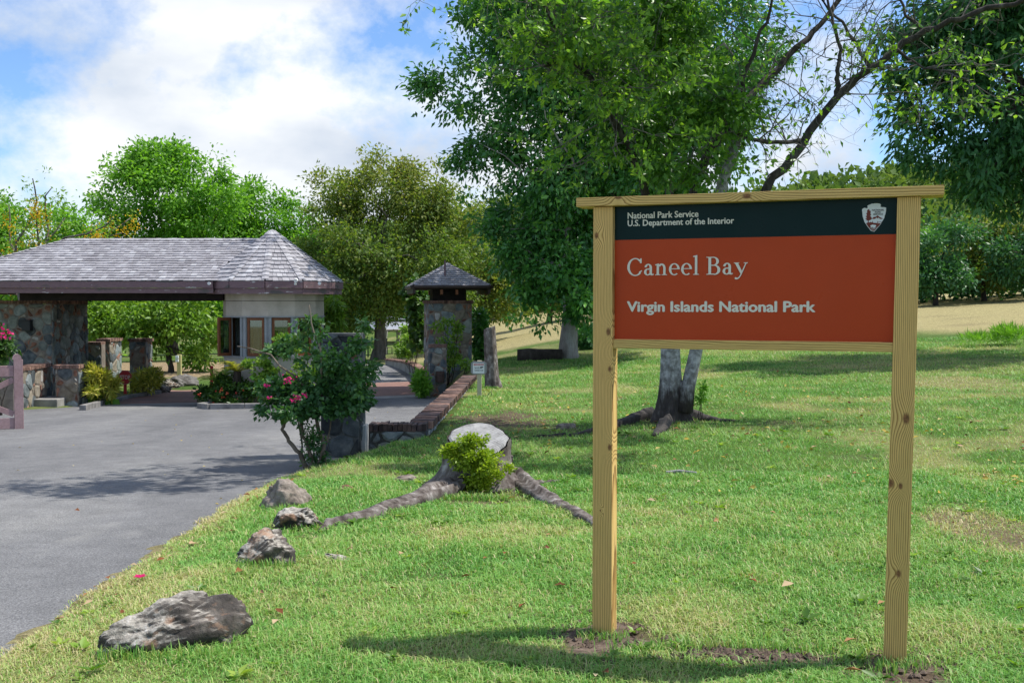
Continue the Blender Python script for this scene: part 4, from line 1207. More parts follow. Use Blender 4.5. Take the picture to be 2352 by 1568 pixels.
# ------------------------------------------------------------------ trees and shrubs
def unit(v):
    return v / np.maximum(1e-9, np.linalg.norm(v, axis=-1, keepdims=True))
def leaf_mesh(name, Pp, D, Nm, L, Wd, tint, mat, fold=.18, curl=.0):
    """folded diamond leaves, two triangles each"""
    D = unit(D); Sd = unit(np.cross(D, Nm)); Nn = np.cross(Sd, D)
    L = L[:, None]; Wd = Wd[:, None]
    mid = Pp + D * L * .42
    a = mid - Sd * Wd * .5 + Nn * Wd * fold; c = mid + Sd * Wd * .5 + Nn * Wd * fold
    tip = Pp + D * L - Nn * L * curl
    k = len(Pp)
    V = np.stack([Pp, c, tip, a], 1).reshape(-1, 3)
    j = np.arange(k)[:, None] * 4
    Fc = np.concatenate([j + np.array([[0, 1, 2]]), j + np.array([[0, 2, 3]])])
    return npmesh(name, V, Fc, mat, False, {'tint': np.repeat(tint, 4)})
def blob_points(blobs, n, r, shell=.55, group=13):
    """clump centres spread through a set of ellipsoids (cx, cy, cz, rx, ry, rz), thicker towards their outside"""
    vol = np.array([b[3] * b[4] * b[5] for b in blobs]) ** .72; vol = vol / vol.sum()
    idx = r.choice(len(blobs), n, p=vol)
    B = np.array(blobs)[idx]
    d = unit(r.normal(0, 1, (n, 3)))
    q = (shell + (1 - shell) * r.random(n)) ** .8
    q = np.where(r.random(n) < .22, q * r.random(n), q)
    C = B[:, :3] + d * B[:, 3:6] * q[:, None]
    if n > 150 and group:
        # sprays: gather the clumps round the ends of boughs, leaving gaps between
        ns = max(8, n // group); S_ = C[:ns]
        sc = B[:, 3:6].mean(1)[:, None] * .30
        k = r.integers(0, ns, n)
        C2 = S_[k] + unit(r.normal(0, 1, (n, 3))) * (r.random(n) ** .6)[:, None] * sc[k] * np.array([1, 1, .55])
        pick = r.random(n) < .78
        C = np.where(pick[:, None], C2, C); d = np.where(pick[:, None], unit(C2 - B[k][:, :3]), d)
    return C, d
def clumps(C, Dout, r, nleaf, crad, L, aspect, droop=.35, flat_=.6, tintn=None, spread=1.0):
    n = len(C); k = n * nleaf
    off = unit(r.normal(0, 1, (k, 3))) * (r.random(k) ** .5)[:, None]
    cr_ = np.repeat(crad, nleaf)[:, None]
    Pp = np.repeat(C, nleaf, 0) + off * cr_ * np.array([1, 1, .75])
    D = off * .9 + np.repeat(Dout, nleaf, 0) * .35 + r.normal(0, .55, (k, 3)) * spread
    D[:, 2] -= droop
    Nm = np.array([0, 0, 1.0]) * flat_ + r.normal(0, .5, (k, 3)) + off * .35
    Ls = L * (.65 + .7 * r.random(k)); W_ = Ls * aspect
    t0 = np.repeat(tintn if tintn is not None else r.random(n), nleaf)
    tint = np.clip(t0 * .62 + r.random(k) * .38, 0, 1)
    return Pp, D, Nm, Ls, W_, tint
def wander(a, b2, n, amp, r, sag=0.0):
    a = np.array(a, float); b2 = np.array(b2, float)
    t_ = np.linspace(0, 1, n)
    out = a + (b2 - a) * t_[:, None]
    L = np.linalg.norm(b2 - a)
    ph = r.random(6) * 6.28
    for ax in range(3):
        out[:, ax] += amp * L * np.sin(t_ * math.pi) * (np.sin(t_ * 5 + ph[ax]) * .5 + np.sin(t_ * 11 + ph[ax + 3]) * .25)
    out[:, 2] += sag * L * np.sin(t_ * math.pi)
    return out
def bark(name, cols, scale=5, stretch=(1, 1, .25), bump=.8):
    return M_noise(name, cols, scale, .9, bump, .02, stretch, fine=30, contrast=(.3, .7), detail=6)
BARK_D = bark('bark_dark_brown', [(.02, .016, .013), (.055, .044, .036), (.11, .09, .075)])
BARK_W = bark('bark_pale_flaking', [(.16, .13, .11), (.34, .31, .28), (.50, .48, .45)], 5)
BARK_G = bark('bark_grey', [(.06, .052, .045), (.14, .125, .11), (.26, .24, .215)])
def tree(name, label, base, blobs, seed, nclump, nleaf, crad, L, mat, barkm=BARK_D, trunk_r=.25, fork=.35, aspect=.5, droop=.35, flat_=.6, limbs=7, cat='tree', group=None, fill=None, crown_name='crown', trunk_pts=None, twigs=True, shell=.55, tint_hi=None, tint_mul=1.0):
    """trunk, limbs reaching into the crown, and leaf clumps spread through the crown's volume"""
    r = np.random.default_rng(seed)
    base = Vector(base)
    th = thing(name, label, cat, base, group)
    C, Dd = blob_points(blobs, nclump, r, shell)
    cb = np.array(blobs); top = (cb[:, 2] + cb[:, 5]).max(); low = (cb[:, 2] - cb[:, 5]).min()
    cen = cb[:, :3].mean(0)
    tn = np.clip(r.normal(.42, .2, nclump), 0, 1)
    if tint_hi is not None: tn = tint_hi(C, tn, r)
    tn = tn * tint_mul
    Pp, D, Nm, Ls, W_, tint = clumps(C, Dd, r, nleaf, crad * (.6 + .8 * r.random(nclump)), L, aspect, droop, flat_, tn)
    obj(crown_name, leaf_mesh(crown_name, Pp, D, Nm, Ls, W_, tint, mat), th, kind='stuff')
    mb = MB()
    fk = np.array([lerp(base.x, cen[0], .35), lerp(base.y, cen[1], .35), lerp(base.z, max(low, base.z + .3), 1.0) if fork is None else base.z + fork * (top - base.z)])
    tp = trunk_pts or wander((base.x, base.y, base.z - .2), fk, 7, .04, r)
    tp = np.array([tuple(p) for p in tp])
    n = len(tp); rr = [trunk_r * lerp(1.0, .68, i / (n - 1)) * (1.35 if i == 0 else 1.1 if i == 1 else 1) for i in range(n)]
    mb.tube(tp, rr, 12, jit=.05)
    ends = C[r.choice(nclump, min(limbs, nclump), replace=False)]
    lp = []
    for e in ends:
        p = wander(tp[-1] - np.array([0, 0, .05]), lerp(tp[-1], e, .88), 8, .12, r, .08)
        mb.tube(p, [max(.012, trunk_r * .5 * (1 - i / 8.5)) for i in range(8)], 7, jit=.05); lp.append(p)
    if twigs and lp:
        allp = np.concatenate(lp)
        for c in C[r.choice(nclump, min(nclump, 70), replace=False)]:
            q = allp[np.argmin(((allp - c) ** 2).sum(1))]
            if np.linalg.norm(q - c) > .15:
                mb.tube(wander(q, c, 5, .15, r), [max(.006, trunk_r * .13 * (1 - i / 5.5)) for i in range(5)], 5)
    mb.build('trunk', barkm, th, smooth=True)
    return th
def sp(u, v, Y, ru, rv, ry=None):
    """ellipsoid seen at (u, v) at depth Y, ru x rv picture units in size"""
    c = P(u, v, Y); k = Y / 2450.0
    return (c.x, c.y, c.z, ru * k, ry if ry else (ru + rv) / 2 * k, rv * k)

LF_BRIGHT = M_leaf('leaf_bright_green', [(0.068, 0.181, 0.022), (0.129, 0.302, 0.033), (0.197, 0.408, 0.045), (0.302, 0.514, 0.076)], .5, .42)
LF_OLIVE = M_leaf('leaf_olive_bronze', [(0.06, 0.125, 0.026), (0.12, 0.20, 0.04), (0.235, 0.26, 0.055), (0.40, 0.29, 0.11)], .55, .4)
LF_DARK = M_leaf('leaf_dark_glossy', [(0.031, 0.109, 0.035), (0.056, 0.186, 0.048), (0.109, 0.295, 0.061), (0.262, 0.546, 0.088)], .33, .3, .5)
LF_DEEP = M_leaf('leaf_deep_green', [(0.024, 0.085, 0.034), (0.043, 0.139, 0.05), (0.074, 0.2, 0.065), (0.123, 0.277, 0.085)], .45, .3, .35)
LF_FRESH = M_leaf('leaf_fresh_green', [(0.062, 0.15, 0.02), (0.125, 0.25, 0.03), (0.213, 0.35, 0.044), (0.325, 0.438, 0.075)], .45, .35)
LF_LIME = M_leaf('leaf_lime', [(0.105, 0.179, 0.013), (0.21, 0.315, 0.021), (0.315, 0.42, 0.032), (0.441, 0.504, 0.063)], .4, .3)
LF_HILL = M_leaf('leaf_hillside', [(0.057, 0.115, 0.032), (0.103, 0.178, 0.046), (0.155, 0.23, 0.063), (0.218, 0.276, 0.092)], .7, .25, .15)

# --- main dark tree behind the sign, its crown hanging low to the left
tb = hit(1305, 822)
TBY = tb.y
blobsB = [sp(1420, 60, TBY - 2, 300, 260), sp(1180, 190, TBY - 3, 210, 130), sp(1060, 210, TBY - 3, 115, 70), sp(1180, 40, TBY - 2, 160, 110), sp(1330, 330, TBY - 3, 260, 170), sp(1190, 330, TBY - 2.5, 130, 110),
          sp(1270, 520, TBY - 2, 140, 150), sp(1210, 590, TBY - 3, 80, 90), sp(1300, 650, TBY - 3.5, 95, 90), sp(1200, 670, TBY - 3, 50, 45), sp(1500, 330, TBY, 220, 160), sp(1620, 130, TBY, 210, 180), sp(1340, 480, TBY + 1, 190, 150), sp(1470, 470, TBY + .5, 150, 110), sp(1110, 460, TBY - 2, 60, 55), sp(1180, 720, TBY - 4, 24, 26), sp(1300, -120, TBY - 2, 300, 130), sp(1270, 600, TBY - 2.5, 120, 110), sp(1230, 540, TBY - 3, 110, 90), sp(1320, 720, TBY - 3.2, 70, 55), sp(1250, 720, TBY - 3.5, 70, 40), sp(1200, 740, TBY - 4, 45, 30), sp(1390, 620, TBY - 1, 90, 120), sp(1150, 560, TBY - 3, 50, 60), sp(1560, 330, TBY + 1, 150, 110), sp(1640, 230, TBY + 2, 110, 130), sp(1480, 200, TBY - 1, 200, 150), sp(1400, 400, TBY - 2, 150, 100)]
tree('broadleaf_tree', 'huge dark glossy-leaved tree with low hanging branches left of the park sign', tb, blobsB, 101, 3600, 32, .46, .17, LF_DARK, BARK_W, .29, .30, .48, .45, .6, 12,
     tint_hi=lambda C, t_, r: np.clip(t_ * .8 + .4 * (r.random(len(t_)) > .93) + .35 * (1 - sstep(1.5, 4.5, C[:, 2])) * r.random(len(t_)), 0, 1),  # low-hanging leaves tinted brighter: sunlight put into their colour
     trunk_pts=[tb + Vector((0, 0, -.3)), tb + Vector((0, 0, .3)), tb + Vector((.05, 0, 1.0)), tb + Vector((.1, 0, 2.0)), tb + Vector((.2, -.2, 3.2)), tb + Vector((.4, -.4, 4.4))])

# --- pale-trunked tree beside the sign: two stems, flaring roots, long bare limbs to the upper right
ta = hit(1540, 968)
TAY = ta.y
m, t, b = newmat('bark_pale_lichen'); N = NB(t)
vec = N.wcoord((1, 1, 1.0))
pz = N.n('ShaderNodeSeparateXYZ'); gp = N.n('ShaderNodeNewGeometry'); N.l(gp.outputs['Position'], pz.inputs[0])
hz = N.math('ADD', N.math('SUBTRACT', pz.outputs[2], ta.z), N.math('MULTIPLY', N.math('SUBTRACT', N.noise(N.wcoord((3.5, 3.5, .8)), 2.2, 5, .7), .5), 1.1))
lich = N.ramp(N.noise(vec, 11, 6, .65), [(.36, (.13, .125, .115)), (.5, (.27, .27, .26)), (.62, (.45, .45, .44))])
darkb = N.ramp(N.noise(N.wcoord((1, 1, .3)), 14, 6, .65), [(.35, (.022, .018, .016)), (.6, (.06, .05, .043)), (.72, (.14, .125, .11))])
c = N.mix(N.ramp(hz, [(.38, (0, 0, 0)), (.62, (1, 1, 1))]), darkb, lich)
N.l(c, b.inputs['Base Color']); b.inputs['Roughness'].default_value = .9
N.bump(N.noise(N.wcoord((1, 1, .35)), 18, 6, .65), b, .8, .02)
BARK_P = m
def flare_trunk(mb, base, r0, r1, h, lean, nflare, famp, seed, n=40, levels=16, zlow=-.25):
    r = random.Random(seed); ph = [r.uniform(0, 6.28) for _ in range(4)]
    b0 = len(mb.v)
    for i in range(levels):
        t_ = i / (levels - 1); tz = t_ ** 1.7
        z = lerp(zlow, h, tz); k = math.exp(-max(0, z) / .28)
        for j in range(n):
            a = 2 * math.pi * j / n
            f = .5 + .5 * math.cos(nflare * a + ph[0] + .6 * math.sin(a + ph[1]))
            rr = lerp(r0, r1, t_) * (1 + .05 * math.sin(3 * a + ph[2] + z * 2) + .03 * math.sin(9 * a + ph[3])) + famp * k * (f ** 1.5) * r0 * 2.0 + k * r0 * .25
            mb.v.append(Vector((base.x + lean[0] * max(0, z) + math.cos(a) * rr, base.y + lean[1] * max(0, z) + math.sin(a) * rr, base.z + z)))
    for i in range(levels - 1):
        for j in range(n):
            a0 = b0 + i * n + j; a1 = b0 + i * n + (j + 1) % n
            mb.f.append((a0, a1, a1 + n, a0 + n)); mb.m.append(0)
    mb.f.append(tuple(b0 + (levels - 1) * n + j for j in range(n))); mb.m.append(0)
def root(mb, pts, rad, n=9, jit=.10):
    """surface root: picture points on the ground -> tapered tube half sunk into it"""
    q = []
    for i, (u, v) in enumerate(pts):
        h_ = hit(u, v); q.append(Vector((h_.x, h_.y, h_.z + rad[i] * .25)))
    P2, R2 = [], []
    for i in range(len(q) - 1):
        for k in range(4):
            t_ = k / 4; P2.append(q[i].lerp(q[i + 1], t_) + Vector((random.uniform(-.012, .012), random.uniform(-.012, .012), random.uniform(-.008, .008)))); R2.append(lerp(rad[i], rad[i + 1], t_))
    P2.append(q[-1]); R2.append(rad[-1])
    n = 14; b0 = len(mb.v); mb.tube(P2, R2, n)
    ph = [random.uniform(0, 6.28) for _ in range(4)]
    for i in range(len(P2)):
        for j in range(n):
            a = 2 * math.pi * j / n; k = b0 + i * n + j
            f = 1 + .16 * math.sin(3 * a + ph[0] + i * .10) + .13 * math.sin(5 * a + ph[1] - i * .13) + .10 * math.sin(i * .8 + ph[2] + 2 * a) + random.uniform(-.05, .05)
            mb.v[k] = P2[i] + (mb.v[k] - P2[i]) * f
TA = thing('pale_trunk_tree', 'pale two-stemmed tree with dark flaring roots seen under the park sign', 'tree', ta)
mb = MB(); flare_trunk(mb, ta, .145, .125, 2.6, (-.004, 0), 5, .6, 3); trk = mb.build('trunk', BARK_P, TA, smooth=True)
mb = MB()
s2 = [P(1572, 945, TAY - .08), P(1580, 890, TAY - .08), P(1600, 800, TAY), P(1622, 700, TAY), P(1640, 560, TAY + .05), P(1660, 420, TAY + .1), P(1700, 300, TAY + .1)]
mb.tube([tuple(p) for p in s2], [.125, .105, .095, .09, .088, .08, .07], 14, jit=.03); mb.build('second_stem', BARK_P, TA, smooth=True)
mb = MB()
for pts, rad in (([(1500, 960), (1460, 968), (1420, 978), (1370, 990), (1310, 1002)], [.12, .10, .075, .05, .03]), ([(1580, 955), (1612, 964), (1650, 968), (1690, 968)], [.10, .07, .04, .02]), ([(1530, 975), (1522, 990), (1500, 1003)], [.11, .07, .03]), ([(1300, 1001), (1260, 1003), (1225, 1004)], [.04, .03, .02])):
    mb = MB(); root(mb, pts, rad); mb.build('root', BARK_P, TA, smooth=True)
rA = np.random.default_rng(77)
leafP, leafD, tA = [], [], []
LIMBS = [
    [(1545, 620, 0), (1570, 500, 0), (1620, 370, .2), (1670, 270, .3), (1740, 205, .5), (1830, 110, .8), (1900, 40, 1.0), (1975, -60, 1.2)],
    [(1600, 700, 0), (1690, 540, .1), (1780, 412, .2), (1860, 305, .3), (1930, 213, .3), (2010, 150, .3), (2100, 82, .2), (2210, 40, 0), (2330, 8, -.2), (2420, -30, -.4)],
    [(1920, 225, .3), (1925, 170, .3), (1930, 110, .4), (1910, 40, .5), (1890, -40, .6)],
    [(2000, 155, .3), (1960, 90, .5), (1920, 40, .6), (1880, -10, .7)],
    [(2120, 72, .2), (2080, 30, .4), (2060, -30, .5)],
    [(1540, 640, 0), (1500, 480, -.3), (1440, 330, -.7), (1380, 200, -1.2), (1310, 140, -1.6), (1250, 150, -2.0)],
    [(1550, 600, 0), (1540, 420, .3), (1520, 220, .6), (1500, 20, .9), (1480, -120, 1.2)],
    [(1690, 260, .3), (1720, 150, .2), (1760, 50, .1), (1800, -60, 0)],
    [(1850, 320, .3), (1760, 330, 0), (1680, 300, -.3), (1600, 330, -.5)],
    [(1330, 150, -1.5), (1250, 20, -2.2), (1150, -120, -2.8), (1066, -225, -3.3)],  # added limb running out of view to the bough that shades the road
    [(2060, 110, .2), (2110, 150, 0), (2170, 165, -.2), (2240, 190, -.3)],
]
LR = [.085, .080, .04, .032, .03, .07, .07, .04, .035, .035, .022]
limbs_pts = []
BARK_L = bark('bark_limb_grey_brown', [(.022, .019, .017), (.06, .052, .046), (.12, .108, .098)], 9)
for k, lb in enumerate(LIMBS):
    pp = [np.array(tuple(P(u, v, TAY + dy_))) for u, v, dy_ in lb]
    q = []
    for i in range(len(pp) - 1):
        for s_ in range(4): q.append(lerp(pp[i], pp[i + 1], s_ / 4) + rA.normal(0, .018, 3))
    q.append(pp[-1])
    n = len(q); mb = MB(); mb.tube(q, [LR[k] * lerp(1, .38, i / (n - 1)) for i in range(n)], 9, jit=.06)
    mb.build('limb', BARK_L, TA, smooth=True)
    limbs_pts.append(q)
mbt = MB()
def twig(p, d, L, rad, depth, leafy):
    """a crooked twig that forks; leaves sit along its last reaches"""
    n = 6; pts = [p.copy()]; dd = d.copy()
    for i in range(n):
        dd = dd + rA.normal(0, .24, 3); dd[2] += .02; dd /= np.linalg.norm(dd)
        pts.append(pts[-1] + dd * L / n)
    mbt.tube(pts, [rad * lerp(1, .45, i / n) for i in range(n + 1)], 5 if depth else 4, cap=False)
    if depth > 0:
        for i in (2, 3, 4, 5, 6):
            if rA.random() < .80:
                nd = dd * .5 + rA.normal(0, .6, 3); nd /= np.linalg.norm(nd)
                twig(pts[i], nd, L * rA.uniform(.45, .75), rad * .5, depth - 1, leafy)
    if depth <= 1:
        m_ = rA.poisson(leafy * (7 if depth == 0 else 3))
        for _ in range(m_):
            i = rA.integers(2, n + 1); leafP.append(pts[i] + rA.normal(0, .02, 3)); ld = dd * .6 + rA.normal(0, .7, 3); ld[2] -= .3; leafD.append(ld); tA.append(rA.random())
leafy = [.14, .03, .03, .05, .04, 1.5, 1.3, .2, .3, 1.2, .8]
ntw = [11, 13, 6, 5, 4, 32, 28, 9, 14, 12, 10]
for k, q in enumerate(limbs_pts):
    n = len(q)
    for _ in range(ntw[k]):
        i = rA.integers(int(n * (.42 if k in (0, 1, 5, 6) else .15)), n)
        d = q[min(i + 1, n - 1)] - q[max(i - 1, 0)]; d = d / np.linalg.norm(d)
        nd = d * .4 + rA.normal(0, .75, 3); nd[2] += .15; nd /= np.linalg.norm(nd)
        far_ = i / n
        twig(q[i], nd, rA.uniform(.6, 1.25), .011, 2, leafy[k] * (1.6 if k == 1 and far_ < .45 else 1))
obj('twigs', mbt.mesh('twigs', bark('twig_bark_grey', [(.10, .09, .08), (.20, .185, .17)], 9)), TA, kind='stuff')
k = len(leafP); LP = np.array(leafP)
LF_A = M_leaf('leaf_light_green', [(0.043, 0.119, 0.024), (0.085, 0.203, 0.03), (0.169, 0.338, 0.044), (0.338, 0.524, 0.068)], .4, .38, .4)
Ls = .095 * (.6 + .8 * rA.random(k))
obj('crown', leaf_mesh('crown', LP, np.array(leafD), np.array([0, 0, .6]) + rA.normal(0, .55, (k, 3)), Ls, Ls * .5, np.array(tA), LF_A), TA, kind='stuff')
# leafier mass of the same tree above the sign, plus added unseen boughs
blobsA = [sp(1290, 150, TAY - 2.0, 75, 50), sp(1370, 190, TAY - 1.6, 60, 45), sp(1560, 90, TAY + .3, 130, 110), sp(1480, -60, TAY, 160, 120), sp(1500, 300, TAY - .5, 110, 70), sp(1630, 380, TAY - .3, 90, 45), sp(1300, -80, TAY - 1, 160, 90), sp(1720, 380, TAY + .2, 50, 30)]
blobsA += [sp(1600, 365, TAY - .8, 130, 60), sp(1510, 390, TAY - .9, 110, 45), sp(1660, 250, TAY - .5, 85, 75), sp(1450, 250, TAY - .8, 110, 90), sp(1560, 200, TAY - .6, 110, 80), (-.5, 12.0, 6.5, 1.1, 1.0, .5), (3.6, 12.6, 6.9, 1.5, 1.3, .8), (2.2, 14.0, 7.0, 1.5, 1.2, .8), (4.6, 15.0, 7.6, 1.6, 1.4, .9)]  # closing blobs are unseen boughs added above the frame to shade lawn and road
C, Dd = blob_points(blobsA, 1050, rA, .4)
tn = np.clip(rA.normal(.26, .18, len(C)) + .4 * ((C[:, 1] < TAY - 1.3)), 0, 1)  # nearer clumps get a lighter tint that stands in for sun on them
Pp, D, Nm, Ls, W_, tint = clumps(C, Dd, rA, 22, .26 * (.6 + .8 * rA.random(len(C))), .105, .5, .4, .55, tn)
obj('leafy_crown', leaf_mesh('leafy_crown', Pp, D, Nm, Ls, W_, tint, LF_A), TA, kind='stuff')

# --- dark drooping tree at the right edge
tg_ = hit(2560, 830)
GY = 27.0
gb = Vector((P(2520, 800, GY).x, GY, 0)); gb.z = G(gb.x, gb.y)
blobsG = [sp(2330, 60, GY, 280, 180), sp(2200, 250, GY - 1, 165, 160), sp(2330, 320, GY, 230, 160), sp(2140, 330, GY - 1, 85, 90), sp(2260, 430, GY - 1, 180, 75), sp(2400, 200, GY, 300, 300), sp(2120, 130, GY - .5, 60, 80), sp(2060, 330, GY + 1, 40, 30), sp(2420, -140, GY, 300, 160)]
tree('mahogany_tree', 'dense deep-green tree with drooping leaf sprays at the right edge', gb, blobsG, 103, 1250, 34, .46, .22, LF_DEEP, BARK_D, .4, .28, .36, .75, .6, 10)

# --- trees behind the gate
def back_tree(name, label, u, v, Y, blobs, seed, nc, nl, cr_, L, mat, tr=.3, **k):
    base = P(u, v, Y); base.z = G(base.x, Y) - .05
    return tree(name, label, base, blobs, seed, nc, nl, cr_, L, mat, trunk_r=tr, **k)
Y_ = 62
back_tree('round_crowned_tree', 'tall bright green round-crowned tree rising behind the gate house roof', 395, 700, Y_, [sp(370, 460, Y_, 150, 115), sp(280, 430, Y_, 78, 70), sp(440, 420, Y_ - 1, 95, 80), sp(370, 390, Y_, 90, 55), sp(470, 480, Y_ - 2, 90, 70), sp(350, 560, Y_ - 1, 150, 70), sp(260, 500, Y_, 60, 50), sp(430, 590, Y_, 140, 90), sp(320, 650, Y_, 130, 60)], 201, 1150, 26, .85, .25, LF_BRIGHT, .32, limbs=9)
Y_ = 66
back_tree('round_crowned_tree', 'smaller bright green tree behind the point of the booth roof', 600, 700, Y_, [sp(580, 490, Y_, 85, 62), sp(655, 500, Y_, 65, 60), sp(520, 540, Y_, 80, 70), sp(610, 590, Y_, 110, 80), sp(560, 470, Y_, 50, 40), sp(700, 560, Y_, 60, 60)], 202, 620, 26, .85, .25, LF_BRIGHT, .25, limbs=7)
Y_ = 54
cb_ = P(868, 812, Y_); cb_.z = G(cb_.x, Y_) - .05
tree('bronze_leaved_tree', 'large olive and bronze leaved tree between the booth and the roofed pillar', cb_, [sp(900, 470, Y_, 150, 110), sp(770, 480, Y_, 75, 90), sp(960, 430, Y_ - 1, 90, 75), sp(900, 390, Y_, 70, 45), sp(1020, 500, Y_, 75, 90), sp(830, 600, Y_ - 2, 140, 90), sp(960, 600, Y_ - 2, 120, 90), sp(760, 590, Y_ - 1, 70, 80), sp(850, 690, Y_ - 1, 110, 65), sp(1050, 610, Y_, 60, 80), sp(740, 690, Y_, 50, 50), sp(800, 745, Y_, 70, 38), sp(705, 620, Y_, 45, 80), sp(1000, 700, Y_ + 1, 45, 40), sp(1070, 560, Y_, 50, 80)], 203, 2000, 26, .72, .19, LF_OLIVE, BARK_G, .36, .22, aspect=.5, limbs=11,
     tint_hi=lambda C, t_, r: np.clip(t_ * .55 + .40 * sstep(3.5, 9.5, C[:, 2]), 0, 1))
Y_ = 40
back_tree('shade_tree', 'small spreading tree with dark forked trunks behind the stop sign', 395, 868, Y_, [sp(330, 740, Y_, 120, 50), sp(430, 745, Y_ - .5, 80, 48), sp(270, 720, Y_ + 1, 70, 50), sp(470, 770, Y_, 40, 35), sp(250, 780, Y_ + 1, 45, 40), sp(360, 790, Y_, 50, 25), sp(455, 815, Y_, 30, 22), sp(350, 690, Y_, 150, 35)], 204, 420, 26, .55, .20, LF_FRESH, .12, fork=.32, limbs=8)
tree_more = [
    ('shade_tree', 'leafy green tree filling the opening left of the booth', 470, 860, 50, [sp(460, 700, 50, 80, 60), sp(540, 700, 50, 60, 50), sp(400, 690, 50, 60, 50)], 205, 180, LF_BRIGHT),
    ('shade_tree', 'green tree behind the pier and the left stone pillar', 235, 860, 46, [sp(220, 700, 46, 60, 70), sp(235, 780, 46, 35, 45), sp(160, 690, 46, 60, 60)], 206, 200, LF_BRIGHT),
    ('woodland_tree', 'dark tree low behind the roofed pillar', 1110, 800, 58, [sp(1120, 620, 58, 80, 100), sp(1080, 690, 58, 60, 60), sp(1180, 680, 60, 70, 60), sp(1140, 500, 60, 60, 80)], 207, 330, LF_OLIVE),
    ('woodland_tree', 'shadowed tree behind the gazebo', 940, 800, 84, [sp(930, 690, 84, 90, 60), sp(830, 700, 84, 80, 60), sp(1020, 700, 84, 60, 60)], 208, 300, LF_DEEP),
    ('woodland_tree', 'green tree beyond the meadow left of the sign post', 1260, 770, 74, [sp(1250, 660, 74, 90, 70), sp(1330, 640, 74, 70, 80)], 209, 280, LF_OLIVE),
    ('woodland_tree', 'green tree behind the left end of the gate roof', 60, 700, 52, [sp(70, 545, 52, 110, 75), sp(180, 535, 52, 75, 55), sp(0, 505, 52, 65, 65), sp(220, 590, 54, 60, 50), sp(-80, 560, 52, 80, 90), sp(60, 660, 52, 110, 60)], 210, 380, LF_BRIGHT),
]
for nm, lb, u, v, Y_, bl, sd, nc, mt in tree_more:
    back_tree(nm, lb, u, v, Y_, bl, sd, int(nc * 1.7), 26, .8, .22, mt, .22, limbs=6)
# woodland edge on the right, beyond the mown meadow
edge = [('small feathery tree at the meadow edge just right of the sign', 2150, 590, 57, 80, 75), ('leafy tree at the meadow edge near the right side', 2260, 575, 59, 90, 80), ('bushy tree at the meadow edge at the far right', 2370, 570, 57, 90, 80), ('tree at the meadow edge seen behind the right sign post', 2050, 580, 62, 90, 80), ('dark tree at the meadow edge hidden behind the sign', 1900, 600, 64, 110, 80)]
for k, (lb, u, v, Y_, ru, rv) in enumerate(edge):
    g = hit(u, 700); 
    back_tree('woodland_tree', lb, u, 690, Y_, [sp(u, v, Y_, ru, rv), sp(u - 50, v + 30, Y_ - 1, ru * .6, rv * .5), sp(u + 40, v - 60, Y_ + 1, ru * .7, rv * .6), sp(u + 20, v + 45, Y_ - 1, ru * .8, rv * .45)], 220 + k, 260, 24, .75, .24, (LF_DEEP, LF_OLIVE, LF_DEEP, LF_BRIGHT, LF_DEEP)[k], .15, limbs=6)
# far wooded hill behind the trees
def hill_mass(name, label, n, seed, fn2, L, mat):
    r = np.random.default_rng(seed); C = fn2(r, n)
    tn = np.clip(.5 + .9 * (fbm(C[:, 0] * .09, C[:, 2] * .12, seed) - .5) + r.normal(0, .12, n), 0, 1)
    Pp, D, Nm, Ls, W_, tint = clumps(C, np.tile([0, -.4, .6], (n, 1)), r, 9, np.full(n, L * 2.2), L, .8, .1, .8, tn)
    return setp(obj(name, leaf_mesh(name, Pp, D, Nm, Ls, W_, tint, mat)), label, 'woodland', kind='stuff')
def hillA(r, n):
    Y_ = r.uniform(150, 230, n); u = r.uniform(500, 2700, n)
    topv = np.interp(u, [500, 1100, 1700, 1850, 1950, 2050, 2352, 2700], [600, 470, 430, 395, 378, 370, 340, 330])
    t_ = (Y_ - 150) / 80
    zt = EYE + (700 - topv) / 2450 * 200
    z = lerp(1.0, zt, t_ ** .8) + (fbm(u * .03, Y_ * .2, 5) - .5) * 7
    return np.stack([(u - 1176) / 2450 * Y_, Y_, z], -1)
hill_mass('wooded_hill', 'far green wooded hillside seen above the sign on the right', 7500, 301, hillA, 1.5, LF_HILL)
def hillB(r, n):
    Y_ = r.uniform(100, 125, n); u = r.uniform(-200, 2600, n)
    z = r.uniform(-1, 1, n) ** 1 * 2 + np.interp(u, [-200, 600, 1200, 2600], [3.0, 3.0, 3.5, 4.5])
    return np.stack([(u - 1176) / 2450 * Y_, Y_, z], -1)
hill_mass('far_woodland', 'dark belt of far woodland closing the meadow behind the trees', 4000, 302, hillB, .9, LF_DEEP)

def undergrowth(r, n):
    Y_ = r.uniform(60, 68, n); u = r.uniform(1780, 2620, n); X = (u - 1176) / 2450 * Y_
    z = gz(X, Y_) + r.random(n) ** .8 * (3.0 + 1.6 * fbm(u * .012, Y_ * .1, 7))
    return np.stack([X, Y_, z], -1)
hill_mass('undergrowth', 'dark tangled undergrowth along the edge of the dry meadow at right', 1500, 303, undergrowth, .36, LF_DEEP)

